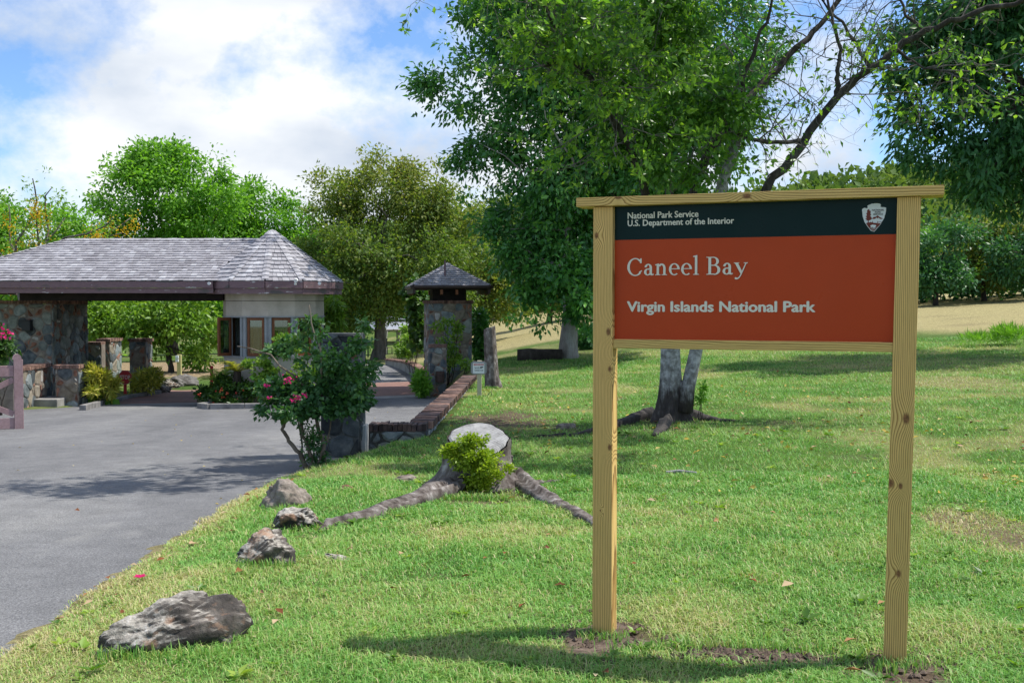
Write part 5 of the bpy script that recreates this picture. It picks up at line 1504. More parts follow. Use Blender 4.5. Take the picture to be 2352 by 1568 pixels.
# ------------------------------------------------------------------ stump with roots and its sprouts
st = hit(1095, 1125)
STUMP = thing('tree_stump', 'cut grey tree stump with long bare roots on the lawn', 'stump', st)
BARK_S = bark('bark_stump', [(.03, .023, .02), (.10, .08, .07), (.20, .175, .16), (.42, .39, .37)], 11, (1, 1, .6), 1.0)
m, t, b = newmat('weathered_cut_wood'); N = NB(t)
oc = N.coord('Object')
sx_ = N.n('ShaderNodeSeparateXYZ'); N.l(oc, sx_.inputs[0])
rr_ = N.math('SQRT', N.math('ADD', N.math('MULTIPLY', sx_.outputs[0], sx_.outputs[0]), N.math('MULTIPLY', sx_.outputs[1], sx_.outputs[1])))
rg = N.math('SINE', N.math('MULTIPLY', N.math('ADD', rr_, N.math('MULTIPLY', N.noise(oc, 6, 3), .06)), 260))
c = N.mix(.6, N.ramp(N.noise(oc, 9, 6, .7), [(.3, (.15, .145, .14)), (.5, (.32, .315, .31)), (.7, (.46, .455, .45))]), N.ramp(rg, [(0, (.6, .6, .6)), (1, (1, 1, 1))]), 'MULTIPLY')
N.l(c, b.inputs['Base Color']); b.inputs['Roughness'].default_value = .9; N.bump(rg, b, .25, .004)
CUT = m
SR = 72 * st.y / 2450
mb = MB(); rs = random.Random(4)
n, lv = 56, 14
hfun = lambda a: .43 + .13 * math.sin(a)                       # the saw cut slopes up towards the back
for i in range(lv):
    t_ = i / (lv - 1)
    for j in range(n):
        a = 2 * math.pi * j / n
        z = lerp(-.15, hfun(a), t_)
        k = math.exp(-max(0, z) / .12)
        f = max(0, math.cos(a - math.pi * 1.07)) ** 6 * 1.1 + max(0, math.cos(a - math.radians(-28))) ** 8 * 1.0 + .25 * max(0, math.cos(a - 4.7)) ** 4
        rr = SR * (1 + .04 * math.sin(5 * a + 1) + .035 * math.sin(13 * a) + .025 * math.sin(29 * a + z * 9)) + k * (f * .22 + .06)
        mb.v.append(Vector((st.x + math.cos(a) * rr, st.y + SR + math.sin(a) * rr, st.z + z)))
for i in range(lv - 1):
    for j in range(n):
        a0 = i * n + j; a1 = i * n + (j + 1) % n; mb.f.append((a0, a1, a1 + n, a0 + n)); mb.m.append(0)
mb.build('trunk', BARK_S, STUMP, smooth=True)
mb = MB()
for q, (ks, dz) in enumerate(((.97, -.003), (.90, .014), (.5, .018))):
    for j in range(n):
        a = 2 * math.pi * j / n
        rr = SR * (1 + .04 * math.sin(5 * a + 1) + .03 * math.sin(13 * a)) * ks
        mb.v.append(Vector((st.x + math.cos(a) * rr, st.y + SR + math.sin(a) * rr, st.z + .43 + .13 * math.sin(a) * ks + dz)))
for i in (0, 1):
    for j in range(n):
        mb.f.append((i * n + j, i * n + (j + 1) % n, (i + 1) * n + (j + 1) % n, (i + 1) * n + j)); mb.m.append(0)
mb.f.append(tuple(2 * n + j for j in range(n))); mb.m.append(0)
mb.build('cut_face', CUT, STUMP)
for k in range(26):        # loose plates of bark
    a = rs.uniform(0, 6.28); 
    if 4.0 < a < 5.6: continue
    w_ = rs.uniform(.03, .07); h_ = rs.uniform(.12, .3); z0 = rs.uniform(.03, .16)
    R_ = SR * 1.05; c_ = Vector((st.x + math.cos(a) * R_, st.y + SR + math.sin(a) * R_, st.z + z0)); o_ = Vector((math.cos(a), math.sin(a), 0)); tg = Vector((-o_.y, o_.x, 0))
    mb = MB(); V = []
    for (s_, zz, ou) in ((-1, 0, .012), (1, 0, .0), (1.1, h_ * .5, .012), (.7, h_, .025), (-.8, h_ * .96, .03), (-1.15, h_ * .5, .02)):
        V.append(c_ + tg * s_ * w_ * .5 + Vector((0, 0, zz)) + o_ * ou)
    V += [v + o_ * .014 for v in V]
    mb.add(V, [(0, 1, 2, 3, 4, 5), (11, 10, 9, 8, 7, 6)] + [(i, (i + 1) % 6, (i + 1) % 6 + 6, i + 6) for i in range(6)])
    mb.build('bark_plate', BARK_S, STUMP)
for pts, rad in (([(1065, 1118), (1030, 1133), (985, 1150), (930, 1166), (870, 1184), (800, 1200), (757, 1208), (735, 1220)], [.14, .115, .092, .075, .062, .05, .04, .018]),
                 ([(1130, 1112), (1172, 1112), (1205, 1122), (1235, 1140), (1265, 1158), (1300, 1175), (1335, 1192), (1375, 1215)], [.14, .12, .10, .082, .070, .056, .046, .03]),
                 ([(1205, 1120), (1240, 1113), (1290, 1105)], [.04, .03, .012])):
    mb = MB(); root(mb, pts, rad, 10, .14); mb.build('root', BARK_S, STUMP, smooth=True)
rS = np.random.default_rng(9)
YS = st.y - .12
def shrub(name, label, base, blobs, seed, nclump, nleaf, crad, L, mat, aspect=.5, droop=.2, flat_=.5, stems=8, cat='shrub', stem_r=.008, barkm=None, tint_hi=None, group=None, shell=.5):
    r = np.random.default_rng(seed); base = Vector(base)
    th = thing(name, label, cat, base, group)
    C, Dd = blob_points(blobs, nclump, r, shell)
    tn = np.clip(r.normal(.45, .2, nclump), 0, 1)
    if tint_hi is not None: tn = tint_hi(C, tn, r)
    Pp, D, Nm, Ls, W_, tint = clumps(C, Dd, r, nleaf, crad * (.6 + .8 * r.random(nclump)), L, aspect, droop, flat_, tn)
    obj('foliage', leaf_mesh('foliage', Pp, D, Nm, Ls, W_, tint, mat), th, kind='stuff')
    if stems:
        mb = MB()
        for c in C[r.choice(nclump, min(stems, nclump), replace=False)]:
            mb.tube(wander(np.array(tuple(base)) + r.normal(0, .04, 3) * np.array([1, 1, 0]) - np.array([0, 0, .05]), c, 6, .1, r), [stem_r * (1 - i / 8) for i in range(6)], 5)
        mb.build('stems', barkm or BARK_D, th, smooth=True)
    return th
shrub('stump_sprouts', 'lime green bush of sprouts growing against the front of the stump', Vector((st.x, YS, G(st.x, YS))), [sp(1090, 1075, YS, 66, 60, .18), sp(1080, 1018, YS, 48, 30, .13), sp(1045, 1040, YS, 35, 25, .12), sp(1130, 1070, YS, 42, 35, .14), sp(1030, 1032, YS, 22, 10, .08), sp(1090, 1110, YS, 45, 22, .14)], 401, 520, 17, .042, .032, LF_LIME, .6, 0, .5, 26, stem_r=.004, shell=.35)

# ------------------------------------------------------------------ rocks
m, t, b = newmat('lichened_rock'); N = NB(t)
vec = N.wcoord()
n1_ = N.noise(vec, 5, 7, .65); n2_ = N.noise(N.wcoord(loc=(4, 2, 1)), 3.2, 6, .62); n3_ = N.noise(vec, 34, 5, .7)
gn_ = N.n('ShaderNodeNewGeometry'); sn_ = N.n('ShaderNodeSeparateXYZ'); N.l(gn_.outputs['True Normal'], sn_.inputs[0])
c = N.ramp(n1_, [(.34, (.022, .018, .015)), (.52, (.065, .055, .047)), (.70, (.19, .165, .14))])
c = N.mix(N.ramp(N.math('ADD', N.math('MULTIPLY', sn_.outputs[2], .22), n2_), [(.62, (0, 0, 0)), (.73, (1, 1, 1))]), c, N.ramp(n3_, [(.35, (.22, .20, .17)), (.55, (.42, .385, .33)), (.7, (.52, .50, .47))]))
c = N.mix(N.ramp(N.noise(N.wcoord(loc=(9, 1, 3)), 6, 5, .6), [(.56, (0, 0, 0)), (.66, (.8, .8, .8))]), c, (.34, .19, .11))
c = N.mix(.5, c, N.ramp(n3_, [(.3, (.5, .5, .5)), (.7, (1.2, 1.2, 1.2))]), 'MULTIPLY')
N.l(c, b.inputs['Base Color']); b.inputs['Roughness'].default_value = .9; N.bump(N.math('ADD', n1_, N.math('MULTIPLY', n3_, .6)), b, .9, .02)
ROCK = m
ROCKT = M_noise('tan_rock', [(.10, .085, .07), (.24, .20, .165), (.40, .35, .30)], 7, .9, .9, .02, fine=50)
def rock(name, label, c, size, rotz, seed, mat=ROCK, sink=.25, box=.8, tilt=0.0, group=None):
    r = random.Random(seed)
    bm = bmesh.new(); bmesh.ops.create_icosphere(bm, subdivisions=5, radius=1)
    planes = [(Vector((r.uniform(-1, 1), r.uniform(-1, 1), r.uniform(-.4, 1))).normalized(), r.uniform(.62, .86)) for _ in range(9)]
    from mathutils import noise as mn
    off = Vector((seed * 3.7, seed * 1.3, 0))
    for v in bm.verts:
        p = Vector([math.copysign(abs(q) ** box, q) for q in v.co])
        for nn, d in planes:
            k = p.dot(nn) - d
            if k > 0: p -= nn * k * .85
        p *= 1 + .20 * mn.fractal(p * 1.6 + off, 1.0, 2.0, 5) + .09 * mn.fractal(p * 5 + off, .8, 2.1, 5)
        v.co = p
    R = Matrix.Rotation(rotz, 4, 'Z') @ Matrix.Rotation(tilt, 4, 'Y') @ Matrix.Diagonal((size[0], size[1], size[2], 1))
    bm.transform(Matrix.Translation((0, 0, size[2] * (1 - 2 * sink) * .5 + .0)) @ R)
    me = bpy.data.meshes.new(name); bm.to_mesh(me); bm.free(); me.materials.append(mat); me.polygons.foreach_set('use_smooth', np.ones(len(me.polygons), bool))
    o = bpy.data.objects.new(name, me); COL.objects.link(o); o.location = (c[0], c[1], G(c[0], c[1]))
    return setp(o, label, 'rock', group)
GR_ = None
h_ = hit(375, 1500); rock('rock', 'largest rock, long and dark with pale orange lichened top, in the near left foreground', (h_.x - .01, h_.y + .16), (.36, .18, .17), .46, 31, sink=.27, tilt=-.12, box=.72)
h_ = hit(600, 1300); rock('rock', 'wedge-shaped dark rock, second nearest in the row by the road edge', (h_.x, h_.y + .1), (.21, .15, .17), .35, 8, sink=.3, tilt=-.3)
h_ = hit(672, 1215); rock('rock', 'black angular rock in front of the tan boulder by the road edge', (h_.x, h_.y + .1), (.20, .16, .16), -.2, 12, sink=.28, tilt=.15)
h_ = hit(650, 1168); rock('rock', 'tan boulder farthest up the row of rocks by the road edge', (h_.x, h_.y + .15), (.215, .18, .19), .3, 17, ROCKT, sink=.22)
h_ = hit(930, 1105); rock('rock', 'small pale flat rock on the lawn left of the stump', (h_.x, h_.y), (.11, .07, .05), .2, 21, ROCKT)
h_ = hit(797, 1125); rock('rock', 'small reddish stone on the lawn between the boulders and stump', (h_.x, h_.y), (.07, .05, .04), .2, 22, CHIP)
h_ = hit(775, 1285); rock('rock', 'small flat dark stone sunk in the lawn near the wedge-shaped rock', (h_.x, h_.y), (.10, .06, .03), -.3, 23)
h_ = hit(1300, 984); rock('rock', 'small brown stone lying by the tree root left of the sign post', (h_.x, h_.y), (.15, .08, .07), .1, 24, ROCKT)
h_ = hit(388, 890); rock('rock', 'dark boulder at the far end of the left kerb', (h_.x, h_.y), (.32, .3, .22), .1, 25)
h_ = hit(412, 885); rock('rock', 'grey boulder beside the yellow post', (h_.x + .1, h_.y), (.45, .35, .27), .1, 26, M_noise('grey_rock', [(.07, .065, .06), (.16, .15, .14), (.26, .25, .235)], 4, .9, .8, .02))
h_ = hit(370, 902); rock('rock', 'small grey rock at the tip of the kerb', (h_.x, h_.y), (.26, .22, .22), .5, 27)
tb2 = hit(1235, 826)
lg = thing('fallen_log', 'dark fallen log lying in shade beside the hanging tree', 'log', tb2)
mb = MB(); lp_ = [P(u, v, tb2.y - .2) for u, v in ((1188, 824), (1215, 818), (1240, 817), (1265, 818), (1292, 817))]
for p in lp_: p.z = G(p.x, p.y) + .14
mb.tube(lp_, [.2, .24, .2, .19, .16], 12, jit=.10); mb.build('log', BARK_D, lg, smooth=True)

# --- sawn-off trunk standing by the warning sign
cp0 = hit(1131, 890)
CP = thing('cut_trunk', 'tall sawn-off grey trunk standing beside the warning sign', 'stump', cp0)
mb = MB(); n, lv = 28, 10; hh = 138 * cp0.y / 2450
for i in range(lv):
    t_ = i / (lv - 1)
    for j in range(n):
        a = 2 * math.pi * j / n; z = lerp(-.1, hh + .04 * math.cos(a), t_)
        rr = lerp(.165, .115, t_ ** .7) * (1 + .05 * math.sin(4 * a) + .05 * math.sin(11 * a + t_ * 2) + .025 * math.sin(17 * a)) + .05 * math.exp(-max(0, z) / .1) * (1 + math.cos(a))
        mb.v.append(Vector((cp0.x + math.cos(a) * rr - .06 * t_, cp0.y + math.sin(a) * rr, cp0.z + z)))
for i in range(lv - 1):
    for j in range(n):
        a0 = i * n + j; a1 = i * n + (j + 1) % n; mb.f.append((a0, a1, a1 + n, a0 + n)); mb.m.append(0)
tr3 = mb.build('trunk', BARK_S, CP, smooth=True)
mb2 = MB(); top_ = [v.copy() + Vector((0, 0, .002)) for v in mb.v[-n:]]; mb2.add(top_, [tuple(range(n))]); mb2.build('cut_face', CUT, CP)

# ------------------------------------------------------------------ warning sign
ws = hit(1101, 912); ws.y -= .0
WS = thing('warning_sign', 'small red and white camera warning sign on a cream post at the low wall', 'sign', ws)
CREAM = M_plain('cream_post_paint', (.50, .46, .33), .6, .3, grain=.15)
GREYP = M_plain('grey_backing_board', (.26, .28, .29), .6, .3, grain=.1)
WSGN = M_plain('sign_white', (.72, .76, .78), .4); WRED = M_plain('sign_red', (.50, .03, .04), .4); WNAVY = M_plain('sign_navy', (.02, .03, .05), .5)
k_ = ws.y / 2450
def W(u, v): p = P(u, v, ws.y); return p.x, p.z
xx0, zt = W(1081.5, 830); xx1, zb = W(1117.5, 859)
mb = MB(); mb.box((ws.x - .042, ws.y, ws.z - .1), (ws.x + .042, ws.y + .085, W(1100, 828)[1])); mb.build('post', CREAM, WS, bevel=.006)
e = .035
oct_ = [(xx0, zb + e), (xx0 + e, zb + .0), (xx1 - e, zb), (xx1, zb + e), (xx1, zt - e), (xx1 - e, zt), (xx0 + e, zt), (xx0, zt - e)]
mb = MB(); mb.add([Vector((x, ws.y - .02, z)) for x, z in oct_] + [Vector((x, ws.y - .001, z)) for x, z in oct_], [tuple(range(8)), tuple(range(15, 7, -1))] + [((i + 1) % 8, i, i + 8, (i + 1) % 8 + 8) for i in range(8)])
bk = mb.build('backing_board', GREYP, WS)
def sflat(name, polys, mat, parent, y):
    o = flat(name, polys, mat, None, y); o.data.transform(Matrix.Translation(-rootloc(parent))); o.parent = parent; return o
a0, z1 = W(1086.3, 833); a1, z0 = W(1112.6, 857)
sflat('sign_face', [rect(a0, z0, a1, z1)], WSGN, bk, ws.y - .023)
b0, y1_ = W(1088.2, 834.8); b1, y0_ = W(1111, 839.2)
sflat('sign_header', [rect(b0, y0_, b1, y1_)], WRED, bk, ws.y - .025)
def stext(body, u0, u1, vb, vt, mat, y, par, bold=.01):
    x0_, zb_ = W(u0, vb); x1_, zt_ = W(u1, vt)
    o = put_text(body, x0_, x1_, zb_, zt_ - zb_, y, mat, None, bold); o.data.transform(Matrix.Translation(-rootloc(par))); o.parent = par
stext('WARNING', 1089.0, 1110.2, 838.7, 835.3, WSGN, ws.y - .027, bk, .015)
stext('Security', 1090, 1101.5, 846, 842, WNAVY, ws.y - .025, bk, .015)
stext('Cameras In Use', 1090, 1109.8, 851.5, 847.6, WNAVY, ws.y - .025, bk, .015)
cx_, cz_ = W(1104, 843.8)
sflat('camera_symbol', [[(cx_ + math.cos(a) * .012, cz_ + math.sin(a) * .015) for a in np.linspace(0, 6.28, 14)[:-1]], [(cx_ + .008, cz_ - .014), (cx_ + .05, cz_ + .0), (cx_ + .05, cz_ + .018), (cx_ + .008, cz_ + .016)]], WNAVY, bk, ws.y - .025)
for sx, sz in ((a0 - .004, z0), (a1 + .004, z0), (a0 - .004, z1), (a1 + .004, z1)):
    mb = MB(); mb.tube([Vector((sx, ws.y - .02, sz)), Vector((sx, ws.y - .032, sz))], .009, 10); mb.build('bolt', M_plain('dull_steel', (.3, .3, .32), .4, .5, .8) if 'dull_steel' not in bpy.data.materials else bpy.data.materials['dull_steel'], WS)
wire = thing('loose_cable', 'thin black cable looping out of the lawn beside the warning sign post', 'cable', hit(1116, 911))
mb = MB(); mb.tube([P(1108, 908, ws.y), P(1114, 910, ws.y), P(1119, 911, ws.y), P(1123, 904, ws.y), P(1128, 898, ws.y), P(1130, 903, ws.y), P(1127, 910, ws.y)], .006, 6); mb.build('cable', M_plain('black_rubber', (.015, .015, .016), .6), wire, smooth=True)

# ------------------------------------------------------------------ stop sign
sY = 30.4
so_ = P(287, 905, sY); so_.z = -.95
ST = thing('stop_sign', 'small red octagonal stop sign on a low red post at the left lane', 'sign', so_)
RED = M_plain('weathered_red', (.58, .035, .04), .55, grain=.2); 
cx_, cz_ = P(288, 866, sY).x, P(288, 866, sY).z; R8 = 15.8 * sY / 2450
mb = MB(); mb.box((so_.x - .04, sY, -1.0), (so_.x + .04, sY + .05, cz_ - R8 * .7)); mb.build('post', RED, ST)
o8 = lambda R: [(cx_ + R * math.cos(math.radians(22.5 + 45 * k)), cz_ + R * math.sin(math.radians(22.5 + 45 * k))) for k in range(8)]
mb = MB(); q8 = o8(R8 / math.cos(math.radians(22.5))); mb.add([Vector((x, sY - .012, z)) for x, z in q8] + [Vector((x, sY - .001, z)) for x, z in q8], [tuple(range(8)), tuple(range(15, 7, -1))] + [((i + 1) % 8, i, i + 8, (i + 1) % 8 + 8) for i in range(8)])
pl8 = mb.build('plate', M_plain('faded_white', (.42, .34, .33), .5), ST)
sflat('red_face', [o8(R8 / math.cos(math.radians(22.5)) * .95)], RED, pl8, sY - .015)
o = put_text('STOP', cx_ - R8 * .74, cx_ + R8 * .74, cz_ - R8 * .26, R8 * .56, sY - .018, M_plain('faded_letters', (.78, .66, .60), .5), None, .02); o.data.transform(Matrix.Translation(-so_)); o.parent = pl8

# ------------------------------------------------------------------ bougainvillea
bg0 = hit(702, 1075)
BYY = bg0.y
LF_BOUG = M_leaf('leaf_bougainvillea', [(.028, .09, .036), (.05, .14, .046), (.09, .21, .055), (.22, .34, .065)], .42, .3, .4)
PINK = M_leaf('bract_magenta', [(.55, .012, .13), (.68, .03, .20), (.8, .06, .27)], .5, .3, .2, (1.1, .9, .9))
BG = thing('bougainvillea', 'bougainvillea bush with magenta flowers and crooked stems beside the stone pillar', 'shrub', bg0)
rB = np.random.default_rng(33)
bl = [sp(745, 885, BYY, 115, 60, .6), sp(660, 890, BYY, 60, 45, .45), sp(820, 870, BYY + .2, 62, 50, .45), sp(745, 825, BYY + .1, 95, 32, .45), sp(690, 790, BYY + .1, 40, 22, .3), sp(790, 795, BYY + .1, 50, 28, .3), sp(720, 930, BYY - .1, 110, 32, .5), sp(800, 930, BYY, 50, 32, .4), sp(620, 920, BYY - .1, 48, 30, .35), sp(845, 790, BYY + .2, 25, 12, .2), sp(640, 810, BYY, 60, 18, .3), sp(720, 755, BYY, 35, 28, .25), sp(870, 880, BYY, 22, 14, .2), sp(560, 800, BYY, 30, 8, .1), sp(700, 740, BYY + .1, 25, 16, .15), sp(570, 925, BYY, 32, 14, .2), sp(840, 740, BYY, 14, 6, .1)]
C, Dd = blob_points(bl, 460, rB, .35, 7)
hi_ = sstep(.35, 1.3, C[:, 2])
tn = np.clip(rB.normal(.28, .16, len(C)) + .35 * hi_, 0, 1)
Pp, D, Nm, Ls, W_, tint = clumps(C, Dd, rB, 17, .10 * (.6 + .8 * rB.random(len(C))), .068, .68, .35, .75, tn)
obj('foliage', leaf_mesh('foliage', Pp, D, Nm, Ls, W_, tint, LF_BOUG, .12), BG, kind='stuff')
stems = [[(702, 1075), (690, 1040), (665, 1012), (650, 985), (652, 960), (662, 930), (650, 890)], [(712, 1075), (715, 1040), (695, 1000), (688, 950), (700, 890)], [(745, 1068), (742, 1020), (728, 975), (725, 930), (760, 880)], [(720, 1075), (740, 1040), (755, 1000), (760, 950), (800, 880)], [(712, 1078), (700, 1060), (690, 1000), (685, 960), (640, 850)], [(740, 880), (735, 800), (715, 740), (710, 700)], [(740, 880), (780, 820), (850, 785)], [(700, 890), (620, 815), (545, 795)]]
for k, s_ in enumerate(stems):
    pp = [P(u, v, BYY + .02 * k * (-1) ** k) for u, v in s_]
    q = []
    for i in range(len(pp) - 1):
        for a in range(3): q.append(pp[i].lerp(pp[i + 1], a / 3) + Vector(rB.normal(0, .008, 3)))
    q.append(pp[-1]); n = len(q); r0 = .030 if k in (0, 1, 2) else .014
    mb = MB(); mb.tube(q, [r0 * lerp(1, .4, i / n) for i in range(n)], 8, jit=.06); mb.build('stem', bark('bark_bougainvillea', [(.09, .07, .05), (.20, .16, .12), (.30, .25, .19)], 9) if k == 0 else bpy.data.materials['bark_bougainvillea'], BG, smooth=True)
# leafy suckers round the foot
C, Dd = blob_points([sp(720, 1020, BYY, 30, 48, .14), sp(730, 1060, BYY - .05, 34, 18, .16), sp(700, 985, BYY, 14, 40, .08)], 90, rB, .3)
Pp, D, Nm, Ls, W_, tint = clumps(C, Dd, rB, 10, np.full(len(C), .05), .045, .6, .3, .6, np.clip(rB.normal(.4, .2, len(C)), 0, 1))
obj('foliage', leaf_mesh('foliage', Pp, D, Nm, Ls, W_, tint, LF_BOUG), BG, kind='stuff')
for (u, v, ru, n) in ((660, 872, 14, 7), (684, 912, 7, 4), (674, 918, 5, 4), (614, 885, 5, 3), (618, 912, 5, 2), (701, 906, 6, 3)):
    Cc_ = np.array(tuple(P(u, v, BYY - .62))) + rB.normal(0, 1, (n * 3, 3)) * np.array([ru * .0021, .03, ru * .0016])
    dd_ = rB.normal(0, 1, (n * 3, 3)); obj('flower', leaf_mesh('flower', Cc_, dd_, np.array([0, -1, .4]) + rB.normal(0, .4, (n * 3, 3)), np.full(n * 3, .030), np.full(n * 3, .026), rB.random(n * 3), PINK), BG)

# ------------------------------------------------------------------ planting bed of the booth, kerbs, left bed
KERB = M_noise('kerb_concrete', [(.15, .145, .14), (.26, .25, .24), (.34, .33, .315)], 4, .9, .4, .006, fine=80)
def kerb(name, label, pts, wd=.15, h=.13, piece_l=.9):
    """kerb stones laid one by one along a line"""
    th = thing(name, label, 'kerb', (pts[0][0], pts[0][1], -.96))
    for i in range(len(pts) - 1):
        a = Vector((pts[i][0], pts[i][1], 0)); c_ = Vector((pts[i + 1][0], pts[i + 1][1], 0)); L = (c_ - a).length; n = max(1, round(L / piece_l)); d = (c_ - a) / L; nn = Vector((-d.y, d.x, 0))
        for k in range(n):
            s0 = a + d * (k * L / n + .004); s1 = a + d * ((k + 1) * L / n - .004)
            mb = MB(); q = [s0 - nn * wd / 2, s1 - nn * wd / 2, s1 + nn * wd / 2, s0 + nn * wd / 2]
            zs = [float(zroad(p.y)) for p in q]
            mb.add([Vector((p.x, p.y, z - .1)) for p, z in zip(q, zs)] + [Vector((p.x, p.y, z + h + random.uniform(-.006, .006))) for p, z in zip(q, zs)], [(3, 2, 1, 0), (4, 5, 6, 7), (0, 1, 5, 4), (1, 2, 6, 5), (2, 3, 7, 6), (3, 0, 4, 7)])
            mb.build('kerb_stone', KERB, th, bevel=.012)
    return th
def px(u, v, Y=None):
    """road-level point seen at (u, v)"""
    d = ray(u, v); y = 5.0
    while EYE + d.z * y > float(zroad(y)): y += .02
    return (d.x * y, y)
i0 = px(448, 940); i1 = px(640, 938); i2 = px(800, 922)
kerb('kerb', 'low kerb round the planting bed in front of the booth', [(i0[0] + .3, 30.5), (i0[0], i0[1] + .4), (i0[0] + .35, i0[1]), i1, (i1[0] + 1.2, i1[1] + .8), (-4.35, 31.5)])
bed = setp(obj('planting_bed', npmesh('planting_bed', np.array([(i0[0] + .3, 30.5, -.85), (i0[0] + .05, i0[1] + .4, -.85), (i0[0] + .35, i0[1] + .06, -.85), (i1[0], i1[1] + .06, -.85), (i1[0] + 1.15, i1[1] + .85, -.85), (-4.4, 31.5, -.85)]), [(0, 1, 2, 3, 4, 5)], SOIL)), kind='structure')
l0 = px(190, 943); l1 = px(235, 930); l2 = px(300, 917); l3 = px(366, 906)
kerb('kerb', 'long low kerb of the left bed running past the stop sign', [l0, l1, l2, l3])
LF_CROT = M_leaf('leaf_croton_yellow', [(.10, .17, .02), (.30, .33, .04), (.55, .50, .09), (.72, .62, .20)], .4, .25, .4)
LF_HEDGE = M_leaf('leaf_hedge', [(.018, .055, .014), (.035, .095, .018), (.07, .15, .025), (.16, .26, .04)], .4, .25, .4)
zr = -.95
def bush(name, label, u, v, Y, bl, seed, nc, nl, cr_, L, mat, **k):
    p = P(u, v, Y); p.z = G(p.x, Y)
    return shrub(name, label, p, bl, seed, nc, nl, cr_, L, mat, **k)
bush('croton_bush', 'yellow variegated croton bush between the left pillar and the stop sign', 225, 930, 26.1, [sp(220, 888, 26.1, 32, 42, .4), sp(242, 895, 26.4, 26, 30, .35), sp(213, 860, 26.2, 18, 20, .25), sp(255, 892, 26.8, 16, 24, .3)], 501, 170, 16, .12, .15, LF_CROT, aspect=.26, droop=-.1)
bush('croton_bush', 'yellow-green croton bush right of the stop sign at the pillar foot', 335, 905, 29.6, [sp(335, 878, 29.6, 32, 26, .4), sp(328, 868, 29.8, 14, 18, .3), sp(355, 865, 29.6, 14, 18, .3)], 502, 120, 16, .12, .15, LF_CROT, aspect=.26, droop=-.1, tint_hi=lambda C, t_, r: t_ * .8)
bush('broad_leaved_plant', 'low broad-leaved green plant at the kerb below the croton', 243, 925, 26.9, [sp(238, 918, 26.9, 20, 12, .2)], 503, 16, 5, .1, .26, LF_BRIGHT, aspect=.7, stems=4)
bush('hedge_shrub', 'flowering green shrub with red blossoms at the left of the booth bed', 500, 935, 26.0, [sp(490, 910, 26, 38, 24, .4), sp(540, 905, 25.9, 50, 32, .45), sp(470, 895, 26.2, 22, 16, .35), sp(520, 880, 26.1, 44, 20, .35)], 504, 300, 16, .10, .085, LF_HEDGE, aspect=.55)
bush('hedge_shrub', 'green shrub in the booth bed behind the bougainvillea', 600, 935, 25.9, [sp(600, 895, 25.9, 50, 40, .4), sp(640, 885, 25.9, 50, 46, .4), sp(600, 845, 26, 44, 30, .35), sp(690, 880, 26, 45, 50, .4), sp(650, 800, 26, 40, 30, .3)], 505, 340, 16, .10, .09, LF_FRESH, aspect=.55)
REDF = M_leaf('petal_red', [(.5, .02, .03), (.65, .08, .05), (.7, .2, .08)], .5, .2, .2, (1, .9, .9))
hs = [o for o in COL.objects if o.name == 'hedge_shrub'][0]
rH = np.random.default_rng(8)
for k in range(12):
    u = rH.uniform(455, 560); v = rH.uniform(885, 925); c0 = np.array(tuple(P(u, v, 25.6)))
    nn = 5; obj('flower', leaf_mesh('flower', c0 + rH.normal(0, .012, (nn, 3)), rH.normal(0, 1, (nn, 3)), np.array([0, -1, .5]) + rH.normal(0, .3, (nn, 3)), np.full(nn, .035), np.full(nn, .03), rH.random(nn), REDF), hs)
# cycad: arching fronds with many narrow leaflets
def cycad(name, label, c, R, nf, seed, mat, tone=.5):
    r = np.random.default_rng(seed); th = thing(name, label, 'cycad', c)
    for k in range(nf):
        a = r.random() * 6.28; el = r.uniform(.2, 1.1); L = R * r.uniform(.75, 1.1); n = 22
        s_ = np.linspace(0, 1, n); h = np.array([math.cos(a), math.sin(a), 0])
        pts = np.array(tuple(c)) + h * (s_ * L * math.cos(el * .8))[:, None] + np.array([0, 0, 1.0]) * (np.sin(s_ * 2.2) * L * math.sin(el) * .62)[:, None]
        tg = unit(np.gradient(pts, axis=0)); sd = np.array([-h[1], h[0], 0])
        Pp = np.concatenate([pts, pts]); D = np.concatenate([sd + tg * .6, -sd + tg * .6]); D[:, 2] += .15
        Ls = np.tile(L * .30 * np.sin(np.clip(s_ * 2.6 + .45, 0, 3.1)) + .01, 2)
        obj('frond', leaf_mesh('frond', Pp, D, np.tile([0, 0, 1.0], (2 * n, 1)) + r.normal(0, .1, (2 * n, 3)), Ls, np.full(2 * n, .022), np.clip(np.full(2 * n, tone) + r.normal(0, .15, 2 * n), 0, 1), mat), th)
    mb = MB(); mb.tube([Vector(c) - Vector((0, 0, .25)), Vector(c) + Vector((0, 0, .03))], [.1, .09], 9); mb.build('stem', BARK_D, th)
cycad('cycad', 'yellow-green cycad with arching fronds at the left end of the booth bed', P(500, 878, 26.3), .62, 22, 61, LF_FRESH, .75)
cycad('cycad', 'yellowing cycad with drier fronds below the booth windows', P(545, 855, 26.0), .55, 20, 62, LF_CROT, .45)
